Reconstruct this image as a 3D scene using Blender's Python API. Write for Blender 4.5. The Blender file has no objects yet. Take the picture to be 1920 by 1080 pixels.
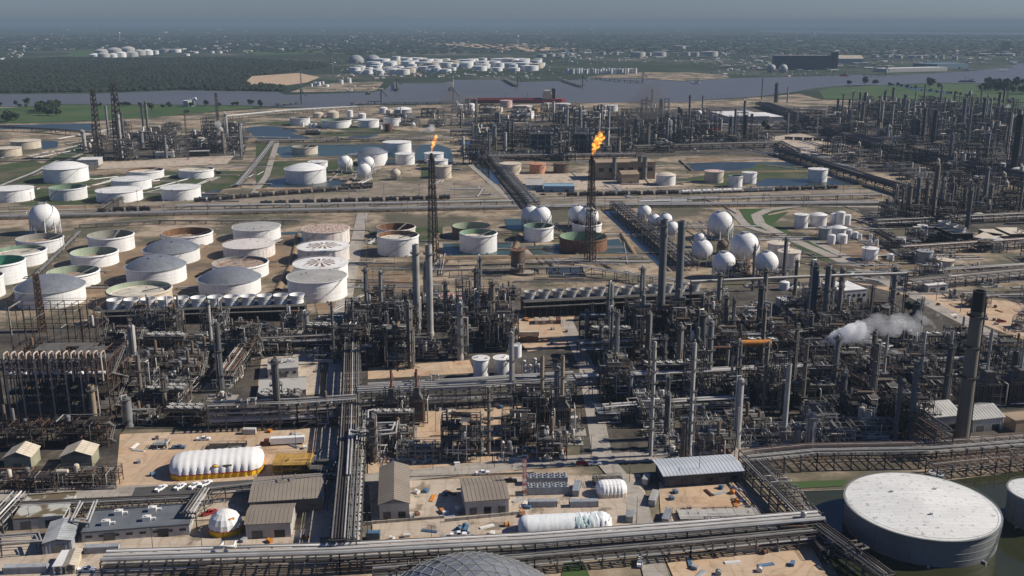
import bpy, bmesh, math, random
from mathutils import Vector, Matrix, geometry
R = math.radians
rnd = random.Random(7)
sc = bpy.context.scene
COL = sc.collection

# ---------------------------------------------------------------- camera
CAM_H, PITCH, FOC = 190.0, R(15.0), 1867.0
ct, st = math.cos(PITCH), math.sin(PITCH)
def _ray(x, y):
    u, v = (x - 960) / FOC, (540 - y) / FOC
    return u, ct + v * st, -st + v * ct
def P(x, y, z=0.0):
    """point at height z seen at photo pixel x, y"""
    dx, dy, dz = _ray(x, y)
    t = (CAM_H - z) / -dz
    return Vector((t * dx, t * dy, z))
def PPM(x, y):
    """photo pixels per metre at that ground point"""
    return FOC * -_ray(x, y)[2] / CAM_H
def HT(x, yb, yt):
    """height of a thing standing at pixel x, yb whose top is seen at row yt"""
    Y = P(x, yb).y
    v = (540 - yt) / FOC
    return CAM_H + Y * (v * ct - st) / (ct + v * st)
def SCR(p):
    X, Y, Z = p[0], p[1], p[2] - CAM_H
    d = max(Y * ct - Z * st, 1.0)
    return 960 + FOC * X / d, 540 - FOC * (Y * st + Z * ct) / d

cd = bpy.data.cameras.new('camera')
cam = bpy.data.objects.new('camera', cd)
COL.objects.link(cam)
cam.location = (0, 0, CAM_H)
cam.rotation_euler = (R(90) - PITCH, 0, 0)
cd.sensor_width = 36.0
cd.lens = 36.0 * FOC / 1920.0
cd.clip_start, cd.clip_end = 1.0, 200000.0
sc.camera = cam

# ---------------------------------------------------------------- materials
MATS = {}
def mat(name, c1, c2=None, rough=0.7, metal=0.0, scale=0.2, streak=0.0, c3=None, detail=4.0, var=0.12, zs=1.0, lo=0.38, hi=0.66, bump=0.0, emit=None, bands=0.0):
    """weathered surface: c1 with noise patches of c2, optional downward streaks of c3"""
    if name in MATS:
        return MATS[name]
    m = bpy.data.materials.new(name)
    m.use_nodes = True
    nt = m.node_tree
    N, L = nt.nodes, nt.links
    b = N['Principled BSDF']
    b.inputs['Roughness'].default_value = rough
    b.inputs['Metallic'].default_value = metal
    b.inputs['Specular IOR Level'].default_value = 0.3
    tc = N.new('ShaderNodeTexCoord')
    oi = N.new('ShaderNodeObjectInfo')
    mp = N.new('ShaderNodeMapping')
    mp.inputs['Scale'].default_value = (1, 1, zs)
    L.new(tc.outputs['Object'], mp.inputs[0])
    add = N.new('ShaderNodeVectorMath')
    sc3 = N.new('ShaderNodeVectorMath'); sc3.operation = 'SCALE'
    cmb = N.new('ShaderNodeCombineXYZ')
    for i in range(3):
        L.new(oi.outputs['Random'], cmb.inputs[i])
    L.new(cmb.outputs[0], sc3.inputs[0]); sc3.inputs['Scale'].default_value = 173.0
    L.new(mp.outputs[0], add.inputs[0]); L.new(sc3.outputs[0], add.inputs[1])
    nz = N.new('ShaderNodeTexNoise')
    nz.inputs['Scale'].default_value = scale
    nz.inputs['Detail'].default_value = detail
    L.new(add.outputs[0], nz.inputs['Vector'])
    rp = N.new('ShaderNodeValToRGB')
    rp.color_ramp.elements[0].position = lo
    rp.color_ramp.elements[1].position = hi
    rp.color_ramp.elements[0].color = (*c1, 1)
    rp.color_ramp.elements[1].color = (*(c2 or [x * 0.75 for x in c1]), 1)
    L.new(nz.outputs['Fac'], rp.inputs[0])
    out = rp.outputs[0]
    if streak > 0:
        m2 = N.new('ShaderNodeMapping'); m2.inputs['Scale'].default_value = (0.9, 0.9, 0.045)
        L.new(add.outputs[0], m2.inputs[0])
        n2 = N.new('ShaderNodeTexNoise'); n2.inputs['Scale'].default_value = 1.0; n2.inputs['Detail'].default_value = 3.0
        L.new(m2.outputs[0], n2.inputs['Vector'])
        r2 = N.new('ShaderNodeValToRGB')
        r2.color_ramp.elements[0].position = 0.5; r2.color_ramp.elements[1].position = 0.72
        r2.color_ramp.elements[0].color = (0, 0, 0, 1); r2.color_ramp.elements[1].color = (streak,) * 3 + (1,)
        L.new(n2.outputs['Fac'], r2.inputs[0])
        mx = N.new('ShaderNodeMix'); mx.data_type = 'RGBA'
        L.new(r2.outputs[0], mx.inputs['Factor']); L.new(out, mx.inputs['A'])
        mx.inputs['B'].default_value = (*(c3 or (0.25, 0.14, 0.08)), 1)
        out = mx.outputs['Result']
    if bands > 0:       # plate courses: a thin dirty line at every weld round the wall
        sp = N.new('ShaderNodeSeparateXYZ'); L.new(tc.outputs['Object'], sp.inputs[0])
        fr = N.new('ShaderNodeMath'); fr.operation = 'FRACT'; dv = N.new('ShaderNodeMath'); dv.operation = 'DIVIDE'; dv.inputs[1].default_value = bands
        lt = N.new('ShaderNodeMath'); lt.operation = 'LESS_THAN'; lt.inputs[1].default_value = 0.09
        L.new(sp.outputs['Z'], dv.inputs[0]); L.new(dv.outputs[0], fr.inputs[0]); L.new(fr.outputs[0], lt.inputs[0])
        ml = N.new('ShaderNodeMath'); ml.operation = 'MULTIPLY'; ml.inputs[1].default_value = 0.55; L.new(lt.outputs[0], ml.inputs[0])
        mb_ = N.new('ShaderNodeMix'); mb_.data_type = 'RGBA'; L.new(ml.outputs[0], mb_.inputs['Factor']); L.new(out, mb_.inputs['A'])
        mb_.inputs['B'].default_value = (*[v * .6 for v in c1], 1); out = mb_.outputs['Result']
    if var > 0:
        mr = N.new('ShaderNodeMapRange')
        mr.inputs['To Min'].default_value = 1 - var; mr.inputs['To Max'].default_value = 1 + var * 0.5
        L.new(oi.outputs['Random'], mr.inputs[0])
        hv = N.new('ShaderNodeHueSaturation')
        L.new(mr.outputs[0], hv.inputs['Value']); L.new(out, hv.inputs['Color'])
        out = hv.outputs[0]
    L.new(out, b.inputs['Base Color'])
    if bump:
        bp = N.new('ShaderNodeBump'); bp.inputs['Strength'].default_value = bump; bp.inputs['Distance'].default_value = 0.3
        L.new(nz.outputs['Fac'], bp.inputs['Height']); L.new(bp.outputs[0], b.inputs['Normal'])
    if emit:
        b.inputs['Emission Color'].default_value = (*emit[0], 1)
        b.inputs['Emission Strength'].default_value = emit[1]
    MATS[name] = m
    return m

W = lambda: mat('white_paint', (0.80, 0.79, 0.765), (0.71, 0.70, 0.675), 0.55, scale=0.12, bands=2.6, streak=0.4, c3=(0.45, 0.41, 0.36))
CREAM = lambda: mat('cream_paint', (0.62, 0.55, 0.43), (0.52, 0.45, 0.35), 0.6, scale=0.12, bands=2.6, streak=0.3)
GREYP = lambda: mat('grey_paint', (0.34, 0.35, 0.35), (0.26, 0.27, 0.27), 0.6, scale=0.15, streak=0.3, c3=(0.16, 0.14, 0.12))
RUSTW = lambda: mat('rusted_white', (0.66, 0.63, 0.59), (0.58, 0.50, 0.44), 0.7, scale=0.3, streak=0.7, c3=(0.34, 0.17, 0.11), lo=0.5, hi=0.75)
RUST = lambda: mat('rust', (0.20, 0.10, 0.055), (0.12, 0.06, 0.04), 0.85, scale=0.4, streak=0.4, c3=(0.30, 0.20, 0.13))
ORUST = lambda: mat('orange_rust', (0.45, 0.15, 0.06), (0.5, 0.33, 0.22), 0.8, scale=0.25, zs=4.0)
BROWN = lambda: mat('brown_paint', (0.16, 0.115, 0.075), (0.10, 0.075, 0.055), 0.7, scale=0.2, streak=0.4)
PINK = lambda: mat('salmon_paint', (0.62, 0.33, 0.28), (0.55, 0.28, 0.23), 0.7, scale=0.2)
PALEPINK = lambda: mat('pale_pink_paint', (0.66, 0.46, 0.42), (0.6, 0.42, 0.38), 0.7, scale=0.2)
GREENI = lambda: mat('green_lining', (0.20, 0.30, 0.21), (0.14, 0.22, 0.15), 0.7, scale=0.12, streak=0.4, c3=(0.10, 0.13, 0.09))
PALEGR = lambda: mat('pale_green_lining', (0.36, 0.42, 0.31), (0.28, 0.34, 0.24), 0.7, scale=0.12, streak=0.4, c3=(0.15, 0.15, 0.10))
TEALI = lambda: mat('bright_green_lining', (0.08, 0.36, 0.22), (0.06, 0.27, 0.18), 0.6, scale=0.12, streak=0.3, c3=(0.06, 0.15, 0.1))
GREYI = lambda: mat('grey_lining', (0.30, 0.30, 0.26), (0.22, 0.22, 0.19), 0.7, scale=0.12, streak=0.4, c3=(0.13, 0.11, 0.09))
RUSTI = lambda: mat('rust_lining', (0.20, 0.105, 0.05), (0.10, 0.05, 0.03), 0.8, scale=0.2, streak=0.5, c3=(0.30, 0.18, 0.1))
ALU = lambda: mat('dome_aluminium', (0.29, 0.30, 0.315), (0.235, 0.245, 0.26), 0.42, metal=0.4, scale=0.08)
ALU2 = lambda: mat('dome_panel_dull', (0.255, 0.265, 0.28), (0.205, 0.215, 0.23), 0.42, metal=0.4, scale=0.08)
FLOORW = lambda: mat('floating_roof_pale', (0.60, 0.55, 0.46), (0.42, 0.38, 0.31), 0.8, scale=0.15)
FLOORD = lambda: mat('floating_roof_dirty', (0.40, 0.31, 0.24), (0.22, 0.15, 0.11), 0.8, scale=0.2)
ROOFG = lambda: mat('roof_grey', (0.42, 0.40, 0.37), (0.34, 0.32, 0.29), 0.7, scale=0.15)
ROOFT = lambda: mat('roof_tan', (0.26, 0.22, 0.175), (0.22, 0.185, 0.15), 0.7, scale=0.1)
ROOFB = lambda: mat('roof_slate', (0.15, 0.165, 0.18), (0.11, 0.12, 0.135), 0.75, scale=0.15)
def plates(name, c1, c2, seam, w_, h_, ms=.06):
    if name in MATS: return MATS[name]
    m = mat(name, c1, c2, .6, scale=.06, detail=6); nt = m.node_tree; N, L = nt.nodes, nt.links; b = N['Principled BSDF']
    src = b.inputs['Base Color'].links[0].from_socket
    tc = N.new('ShaderNodeTexCoord'); bk = N.new('ShaderNodeTexBrick'); bk.inputs['Scale'].default_value = 1.0; bk.inputs['Brick Width'].default_value = w_; bk.inputs['Row Height'].default_value = h_; bk.inputs['Mortar Size'].default_value = ms
    bk.inputs['Color1'].default_value = (1, 1, 1, 1); bk.inputs['Color2'].default_value = (.93, .93, .92, 1); bk.inputs['Mortar'].default_value = (seam, seam, seam, 1); bk.inputs['Mortar Smooth'].default_value = .5
    n = N.new('ShaderNodeTexNoise'); n.inputs['Scale'].default_value = .5; n.inputs['Detail'].default_value = 6
    r = N.new('ShaderNodeValToRGB'); r.color_ramp.elements[0].position = .30; r.color_ramp.elements[1].position = .42; r.color_ramp.elements[0].color = (.55, .54, .52, 1)
    L.new(tc.outputs['Object'], bk.inputs['Vector']); L.new(tc.outputs['Object'], n.inputs['Vector']); L.new(n.outputs['Fac'], r.inputs[0])
    for q in (bk.outputs['Color'], r.outputs[0]):
        mx = N.new('ShaderNodeMix'); mx.data_type = 'RGBA'; mx.blend_type = 'MULTIPLY'; mx.inputs['Factor'].default_value = 1.0
        L.new(src, mx.inputs['A']); L.new(q, mx.inputs['B']); src = mx.outputs['Result']
    L.new(src, b.inputs['Base Color']); return m
PLATES = lambda: plates('roof_plates', (0.78, 0.775, 0.74), (0.70, 0.69, 0.655), .58, 9.0, 2.4)
GPLATES = lambda: plates('grey_roof_plates', (0.44, 0.42, 0.39), (0.36, 0.345, 0.32), .7, 7.0, 2.2)
ROOFR = lambda: mat('roof_rusted', (0.56, 0.48, 0.41), (0.24, 0.11, 0.065), 0.8, scale=0.5, detail=8, lo=0.42, hi=0.6)
ROOFW = lambda: mat('roof_white', (0.74, 0.73, 0.70), (0.60, 0.58, 0.54), 0.6, scale=0.1)
STEEL = lambda: mat('dark_steel', (0.034, 0.032, 0.030), (0.052, 0.04, 0.033), 0.7, metal=0.0, scale=0.3)
STEELR = lambda: mat('rusty_steel', (0.115, 0.068, 0.045), (0.065, 0.048, 0.038), 0.8, scale=0.3)
STEELG = lambda: mat('grey_steel', (0.135, 0.128, 0.116), (0.085, 0.076, 0.067), 0.7, scale=0.3)
STEELP = lambda: mat('pale_steel', (0.27, 0.27, 0.255), (0.18, 0.175, 0.16), 0.65, scale=0.3)
PIPEA = lambda: mat('pipe_aluminium', (0.50, 0.49, 0.46), (0.36, 0.34, 0.31), 0.45, metal=0.25, scale=0.15, lo=0.4, hi=0.7)
PIPEG = lambda: mat('pipe_grey', (0.19, 0.18, 0.165), (0.115, 0.105, 0.095), 0.6, scale=0.15)
PIPED = lambda: mat('pipe_dark', (0.05, 0.046, 0.042), (0.075, 0.058, 0.048), 0.6, scale=0.15)
PIPER = lambda: mat('pipe_rust', (0.20, 0.115, 0.075), (0.13, 0.08, 0.055), 0.75, scale=0.3)
PIPEW = lambda: mat('pipe_white', (0.70, 0.68, 0.64), (0.58, 0.55, 0.5), 0.5, scale=0.1)
DARKB = lambda: mat('dark_louvre', (0.022, 0.021, 0.02), (0.04, 0.034, 0.03), 0.8, scale=0.4, zs=3)
BLACK = lambda: mat('black_paint', (0.02, 0.02, 0.022), (0.035, 0.032, 0.03), 0.6, scale=0.3)
CONC = lambda: mat('concrete', (0.36, 0.33, 0.285), (0.27, 0.245, 0.21), 0.85, scale=0.08, streak=0.35, c3=(0.16, 0.14, 0.12))
CHIM = lambda: mat('chimney_concrete', (0.17, 0.15, 0.12), (0.13, 0.115, 0.092), 0.85, scale=0.06, streak=0.45, c3=(0.08, 0.07, 0.058))
YELL = lambda: mat('yellow_cloth', (0.80, 0.47, 0.02), (0.7, 0.4, 0.02), 0.7, scale=0.3)
ORANGE = lambda: mat('orange_paint', (0.62, 0.24, 0.035), (0.45, 0.17, 0.04), 0.6, scale=0.5)
REDP = lambda: mat('red_paint', (0.40, 0.06, 0.045), (0.30, 0.06, 0.05), 0.6, scale=0.3)
BLUEP = lambda: mat('blue_paint', (0.10, 0.19, 0.30), (0.07, 0.13, 0.2), 0.6, scale=0.3)
BLUESH = lambda: mat('blue_wall', (0.22, 0.34, 0.42), (0.18, 0.28, 0.35), 0.6, scale=0.3)
BEIGEW = lambda: mat('beige_wall', (0.34, 0.255, 0.17), (0.28, 0.21, 0.14), 0.7, scale=0.1)
WALLG = lambda: mat('wall_panel_grey', (0.48, 0.47, 0.44), (0.40, 0.385, 0.36), 0.65, scale=0.2, streak=0.2)
GLASS = lambda: mat('dark_glass', (0.02, 0.025, 0.03), (0.03, 0.035, 0.04), 0.12, scale=0.5)
RUBBER = lambda: mat('rubber', (0.018, 0.018, 0.018), (0.03, 0.03, 0.03), 0.85, scale=1)
CARW = lambda: mat('car_white', (0.80, 0.80, 0.79), (0.76, 0.76, 0.75), 0.3, scale=0.5, var=0.02)
CARR = lambda: mat('car_red', (0.30, 0.03, 0.03), (0.26, 0.03, 0.03), 0.3, scale=0.5)
CARD = lambda: mat('car_dark', (0.025, 0.028, 0.04), (0.03, 0.03, 0.04), 0.3, scale=0.5)
BARK = lambda: mat('bark', (0.07, 0.05, 0.035), (0.045, 0.035, 0.025), 0.9, scale=1)
LEAF = lambda: mat('leaves', (0.022, 0.040, 0.014), (0.045, 0.068, 0.022), 0.85, scale=0.35, detail=3, lo=0.42, hi=0.62)
VESG = lambda: mat('vessel_grey', (0.17, 0.17, 0.165), (0.11, 0.105, 0.10), 0.6, scale=0.3, streak=0.4, c3=(0.07, 0.06, 0.05))
BIGW = lambda: mat('weathered_big_wall', (0.22, 0.225, 0.22), (0.17, 0.175, 0.17), 0.6, scale=0.08, streak=0.6, c3=(0.15, 0.145, 0.135))
CONTG = lambda: mat('container_grey', (0.33, 0.36, 0.385), (0.25, 0.27, 0.29), 0.65, scale=0.4, streak=0.4)

# ---------------------------------------------------------------- mesh building
class MB:
    def __init__(s):
        s.v, s.f, s.mi, s.cur = [], [], [], 0
    def _add(s, vs, fs):
        o = len(s.v)
        s.v.extend(vs)
        for f in fs:
            s.f.append(tuple(i + o for i in f)); s.mi.append(s.cur)
        return s
    def box(s, c, d, rz=0.0, bottom=True):
        hx, hy, hz = d[0] / 2, d[1] / 2, d[2] / 2
        co, si = math.cos(rz), math.sin(rz)
        vs = []
        for z in (-hz, hz):
            for x, y in ((-hx, -hy), (hx, -hy), (hx, hy), (-hx, hy)):
                vs.append((c[0] + x * co - y * si, c[1] + x * si + y * co, c[2] + z))
        return s._add(vs, [(4, 5, 6, 7), (0, 1, 5, 4), (1, 2, 6, 5), (2, 3, 7, 6), (3, 0, 4, 7)] + ([(3, 2, 1, 0)] if bottom else []))
    def tube(s, a, b, r, n=6, r2=None, caps=True):
        a, b = Vector(a), Vector(b)
        d = b - a
        if d.length < 1e-6: return s
        d.normalize()
        u = d.orthogonal().normalized() if abs(d.z) < 0.99 else Vector((1, 0, 0))
        if abs(d.z) < 0.99:
            u = Vector((0, 0, 1)).cross(d).normalized()
        w = d.cross(u)
        r2 = r if r2 is None else r2
        vs = []
        for p, q in ((a, r), (b, r2)):
            for i in range(n):
                t = 2 * math.pi * (i + 0.5) / n
                vs.append(tuple(p + u * (q * math.cos(t)) + w * (q * math.sin(t))))
        fs = [(i, (i + 1) % n, n + (i + 1) % n, n + i) for i in range(n)]
        if caps:
            fs += [tuple(range(n - 1, -1, -1)), tuple(range(n, 2 * n))]
        return s._add(vs, fs)
    def beam(s, a, b, w):
        return s.tube(a, b, w * 0.7071, 4)
    def path(s, pts, r, n=6):
        """one mitred pipe along a polyline"""
        pts = [Vector(p) for p in pts]
        k = len(pts)
        if k < 2: return s
        rings = []
        ref = None
        for i, p in enumerate(pts):
            d0 = (p - pts[i - 1]).normalized() if i else (pts[1] - p).normalized()
            d1 = (pts[i + 1] - p).normalized() if i < k - 1 else d0
            t = (d0 + d1)
            t = t.normalized() if t.length > 1e-4 else d1
            if ref is None:
                ref = d0.orthogonal().normalized()
            u = (ref - d0 * ref.dot(d0))
            u = u.normalized() if u.length > 1e-4 else d0.orthogonal().normalized()
            w = d0.cross(u)
            ring = []
            for j in range(n):
                an = 2 * math.pi * (j + 0.5) / n
                q = u * (r * math.cos(an)) + w * (r * math.sin(an))
                den = d0.dot(t)
                q = q - d0 * (q.dot(t) / den if abs(den) > 0.2 else 0)
                ring.append(tuple(p + q))
            rings += ring
            ref = u - d1 * u.dot(d1)
            if ref.length < 1e-3: ref = w
        fs = []
        for i in range(k - 1):
            for j in range(n):
                fs.append((i * n + j, i * n + (j + 1) % n, (i + 1) * n + (j + 1) % n, (i + 1) * n + j))
        fs += [tuple(range(n - 1, -1, -1)), tuple(range((k - 1) * n, k * n))]
        return s._add(rings, fs)
    def lathe(s, prof, n=24, c=(0, 0, 0), a0=0.0, a1=None):
        """prof: list of (r, z); closed round unless a1 given"""
        full = a1 is None
        m = n if full else n + 1
        vs = []
        for r, z in prof:
            for i in range(m):
                t = a0 + (2 * math.pi if full else (a1 - a0)) * i / n
                vs.append((c[0] + r * math.cos(t), c[1] + r * math.sin(t), c[2] + z))
        fs = []
        for k in range(len(prof) - 1):
            for i in range(n):
                j = (i + 1) % m
                fs.append((k * m + i, k * m + j, (k + 1) * m + j, (k + 1) * m + i))
        return s._add(vs, fs)
    def ball(s, c, r, n=12, k=8, sq=1.0):
        return s.lathe([(max(r * math.sin(math.pi * i / k), 0.001), -r * sq * math.cos(math.pi * i / k)) for i in range(k + 1)], n, c)
    def drum(s, a, b, r, n=12):
        """horizontal or vertical vessel with dished ends"""
        a, b = Vector(a), Vector(b)
        d = (b - a).normalized()
        s.tube(a, b, r, n, caps=False)
        s.tube(a, a - d * r * 0.35, r, n, r2=r * 0.6); s.tube(b, b + d * r * 0.35, r, n, r2=r * 0.6)
        return s
    def quad(s, a, b, c, d):
        return s._add([tuple(a), tuple(b), tuple(c), tuple(d)], [(0, 1, 2, 3)])
    def poly(s, pts, z):
        tri = geometry.tessellate_polygon([[Vector((p[0], p[1], 0)) for p in pts]])
        vs = [(p[0], p[1], z) for p in pts]
        out = []
        for t in tri:
            a, b, c = (Vector(vs[i]) for i in t)
            out.append(tuple(t) if (b - a).cross(c - a).z > 0 else tuple(reversed(t)))
        return s._add(vs, out)
    def prism(s, pts, z0, z1):
        """extruded outline (convex or not), counter-clockwise"""
        n = len(pts)
        s.poly(pts, z1)
        vs = [(p[0], p[1], z) for z in (z0, z1) for p in pts]
        return s._add(vs, [(i, (i + 1) % n, n + (i + 1) % n, n + i) for i in range(n)])
    def mesh(s, name, smooth=False):
        me = bpy.data.meshes.new(name)
        me.from_pydata(s.v, [], s.f)
        if any(s.mi):
            me.polygons.foreach_set('material_index', s.mi)
        if smooth:
            me.shade_smooth()
            me.set_sharp_from_angle(angle=R(38))
        me.update()
        return me

THINGS = []
def tag(o, label=None, cat=None, group=None, kind=None, auto=False):
    if label: o['label'] = label
    if cat: o['category'] = cat
    if group: o['group'] = group
    if kind: o['kind'] = kind
    if label and cat and not kind: o['kind'] = 'thing'
    if label and cat: THINGS.append((o, auto))
    return o
def obj(name, mb, m, parent=None, loc=None, rz=0.0, smooth=False, scale=None):
    me = mb if isinstance(mb, bpy.types.Mesh) else mb.mesh(name, smooth)
    if len(me.materials) == 0:
        for x in (m if isinstance(m, (list, tuple)) else [m]):
            me.materials.append(x)
    o = bpy.data.objects.new(name, me)
    COL.objects.link(o)
    if parent: o.parent = parent
    if loc is not None: o.location = loc
    if rz: o.rotation_euler = (0, 0, rz)
    if scale is not None: o.scale = scale
    return o
def thing(name, label, cat, loc, rz=0.0, group=None, auto=True, scale=None):
    o = bpy.data.objects.new(name, None)
    COL.objects.link(o)
    o.empty_display_size = 1.0
    o.location = loc
    o.rotation_euler = (0, 0, rz)
    if scale is not None: o.scale = scale
    return tag(o, label, cat, group, None, auto)
KIDS = {}
def kids(o):
    return [c for c in COL.objects if c.parent == o]
def dup(proto, parts, loc, rz=0.0, label=None, scale=None, auto=True):
    """copy of a thing; parts = [(part, [sub-parts])]"""
    r = proto.copy(); COL.objects.link(r)
    r.location = loc; r.rotation_euler = (0, 0, rz)
    if scale is not None: r.scale = scale
    if label: r['label'] = label
    for p, subs in parts:
        c = p.copy(); COL.objects.link(c); c.parent = r
        for q in subs:
            d = q.copy(); COL.objects.link(d); d.parent = c
    THINGS.append((r, auto))
    return r
# ---------------------------------------------------------------- light, sky, air
SUN_EL, SUN_AZ = R(36), R(84)          # azimuth clockwise from the view direction
w = bpy.data.worlds.new('World'); sc.world = w; w.use_nodes = True
nt = w.node_tree
sky = nt.nodes.new('ShaderNodeTexSky'); sky.sky_type = 'NISHITA'; sky.sun_disc = False
sky.sun_elevation, sky.sun_rotation = SUN_EL, SUN_AZ
sky.altitude = 200; sky.air_density = 1.0; sky.dust_density = 0.4; sky.ozone_density = 3.0
bgn = nt.nodes['Background']; bgn.inputs['Strength'].default_value = 0.05
tint = nt.nodes.new('ShaderNodeMix'); tint.data_type = 'RGBA'; tint.blend_type = 'MULTIPLY'; tint.inputs['Factor'].default_value = 1.0
tint.inputs['B'].default_value = (0.60, 0.75, 1.14, 1)      # smoky summer air: duller, bluer than a clean sky
nt.links.new(sky.outputs[0], tint.inputs['A']); nt.links.new(tint.outputs['Result'], bgn.inputs['Color'])
sd = bpy.data.lights.new('sun', 'SUN'); sd.energy = 5.0; sd.angle = R(0.5); sd.color = (1.0, 0.93, 0.82)
so = bpy.data.objects.new('sun', sd); COL.objects.link(so)
to_sun = Vector((math.sin(SUN_AZ) * math.cos(SUN_EL), math.cos(SUN_AZ) * math.cos(SUN_EL), math.sin(SUN_EL)))
so.rotation_euler = to_sun.to_track_quat('Z', 'Y').to_euler()
sc.view_settings.view_transform = 'Standard'; sc.view_settings.look = 'None'
sc.view_settings.exposure = 0.28; sc.view_settings.gamma = 1.0
sc.render.engine = 'CYCLES'
cy = sc.cycles
cy.use_denoising = True
cy.max_bounces = 8; cy.diffuse_bounces = 2; cy.glossy_bounces = 2; cy.transmission_bounces = 2
cy.volume_bounces = 8; cy.transparent_max_bounces = 6
cy.caustics_reflective = False; cy.caustics_refractive = False

hb = MB(); hb.box((0, 19000, 111.0), (84000, 47000, 228.0))
hm = bpy.data.materials.new('haze_air'); hm.use_nodes = True
hn = hm.node_tree.nodes; hn.remove(hn['Principled BSDF'])
pv = hn.new('ShaderNodeVolumePrincipled')
HAZE_D = 0.000075
pv.inputs['Color'].default_value = (0.265, 0.355, 0.45, 1); pv.inputs['Density'].default_value = HAZE_D
pv.inputs['Anisotropy'].default_value = 0.0
hm.node_tree.links.new(pv.outputs[0], hn['Material Output'].inputs['Volume'])
tag(obj('haze', hb, hm), 'thin blue haze over the far land', None, None, 'stuff')

# ---------------------------------------------------------------- ground materials
def gmat(name, cols, scale, detail=6.0, joint=0, rough=0.9, s2=None, c2=None, f2=0.5, lo2=0.5, hi2=0.62, dist=0.0, bump=0.0, spec=0.2):
    """ground: ramp of several colours over noise, plus a second patch layer"""
    m = bpy.data.materials.new(name); m.use_nodes = True
    nt = m.node_tree; N, L = nt.nodes, nt.links
    b = N['Principled BSDF']; b.inputs['Roughness'].default_value = rough; b.inputs['Specular IOR Level'].default_value = spec
    tc = N.new('ShaderNodeTexCoord')
    nz = N.new('ShaderNodeTexNoise'); nz.inputs['Scale'].default_value = scale; nz.inputs['Detail'].default_value = detail
    nz.inputs['Roughness'].default_value = 0.62; nz.inputs['Distortion'].default_value = dist
    L.new(tc.outputs['Object'], nz.inputs['Vector'])
    rp = N.new('ShaderNodeValToRGB'); e = rp.color_ramp.elements
    ps = [0.34 + 0.34 * i / (len(cols) - 1) for i in range(len(cols))]
    e[0].position, e[1].position = ps[0], ps[-1]
    e[0].color, e[1].color = (*cols[0], 1), (*cols[-1], 1)
    for p, c in list(zip(ps, cols))[1:-1]:
        q = e.new(p); q.color = (*c, 1)
    L.new(nz.outputs['Fac'], rp.inputs[0])
    out = rp.outputs[0]
    if s2:
        n2 = N.new('ShaderNodeTexNoise'); n2.inputs['Scale'].default_value = s2; n2.inputs['Detail'].default_value = 5.0
        n2.inputs['Roughness'].default_value = 0.6
        L.new(tc.outputs['Object'], n2.inputs['Vector'])
        r2 = N.new('ShaderNodeValToRGB'); r2.color_ramp.elements[0].position = lo2; r2.color_ramp.elements[1].position = hi2
        r2.color_ramp.elements[1].color = (f2, f2, f2, 1)
        L.new(n2.outputs['Fac'], r2.inputs[0])
        mx = N.new('ShaderNodeMix'); mx.data_type = 'RGBA'
        L.new(r2.outputs[0], mx.inputs['Factor']); L.new(out, mx.inputs['A']); mx.inputs['B'].default_value = (*c2, 1)
        out = mx.outputs['Result']
    if joint:       # slab joints and tyre-darkened lanes
        bk = N.new('ShaderNodeTexBrick'); bk.inputs['Scale'].default_value = 1.0; bk.inputs['Brick Width'].default_value = joint; bk.inputs['Row Height'].default_value = joint * .8
        bk.inputs['Mortar Size'].default_value = 0.16; bk.inputs['Mortar Smooth'].default_value = .4; bk.offset = 0.0
        bk.inputs['Color1'].default_value = (1, 1, 1, 1); bk.inputs['Color2'].default_value = (.88, .875, .87, 1); bk.inputs['Mortar'].default_value = (.72, .70, .67, 1)
        L.new(tc.outputs['Object'], bk.inputs['Vector'])
        wv = N.new('ShaderNodeTexWave'); wv.inputs['Scale'].default_value = .05; wv.inputs['Distortion'].default_value = 24.0; wv.inputs['Detail'].default_value = 4; wv.inputs['Detail Scale'].default_value = .6
        L.new(tc.outputs['Object'], wv.inputs['Vector'])
        r3 = N.new('ShaderNodeValToRGB'); r3.color_ramp.elements[0].position = .0; r3.color_ramp.elements[1].position = .16; r3.color_ramp.elements[0].color = (.86, .84, .81, 1)
        L.new(wv.outputs['Fac'], r3.inputs[0])
        for src in (bk.outputs['Color'], r3.outputs[0]):
            mj = N.new('ShaderNodeMix'); mj.data_type = 'RGBA'; mj.blend_type = 'MULTIPLY'; mj.inputs['Factor'].default_value = 1.0
            L.new(out, mj.inputs['A']); L.new(src, mj.inputs['B']); out = mj.outputs['Result']
    L.new(out, b.inputs['Base Color'])
    if bump:
        bp = N.new('ShaderNodeBump'); bp.inputs['Strength'].default_value = bump; bp.inputs['Distance'].default_value = 0.15
        L.new(nz.outputs['Fac'], bp.inputs['Height']); L.new(bp.outputs[0], b.inputs['Normal'])
    return m
def wmat(name, c, c2, rough=0.12, scale=0.05, bump=0.25, bs=0.6):
    m = gmat(name, [c, c2, c], scale, rough=rough, spec=0.28)
    nt = m.node_tree; N, L = nt.nodes, nt.links
    tc = N.new('ShaderNodeTexCoord'); nz = N.new('ShaderNodeTexNoise'); nz.inputs['Scale'].default_value = bs; nz.inputs['Detail'].default_value = 3
    L.new(tc.outputs['Object'], nz.inputs['Vector'])
    bp = N.new('ShaderNodeBump'); bp.inputs['Strength'].default_value = bump; bp.inputs['Distance'].default_value = 0.1
    L.new(nz.outputs['Fac'], bp.inputs['Height']); L.new(bp.outputs[0], N['Principled BSDF'].inputs['Normal'])
    return m
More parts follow.
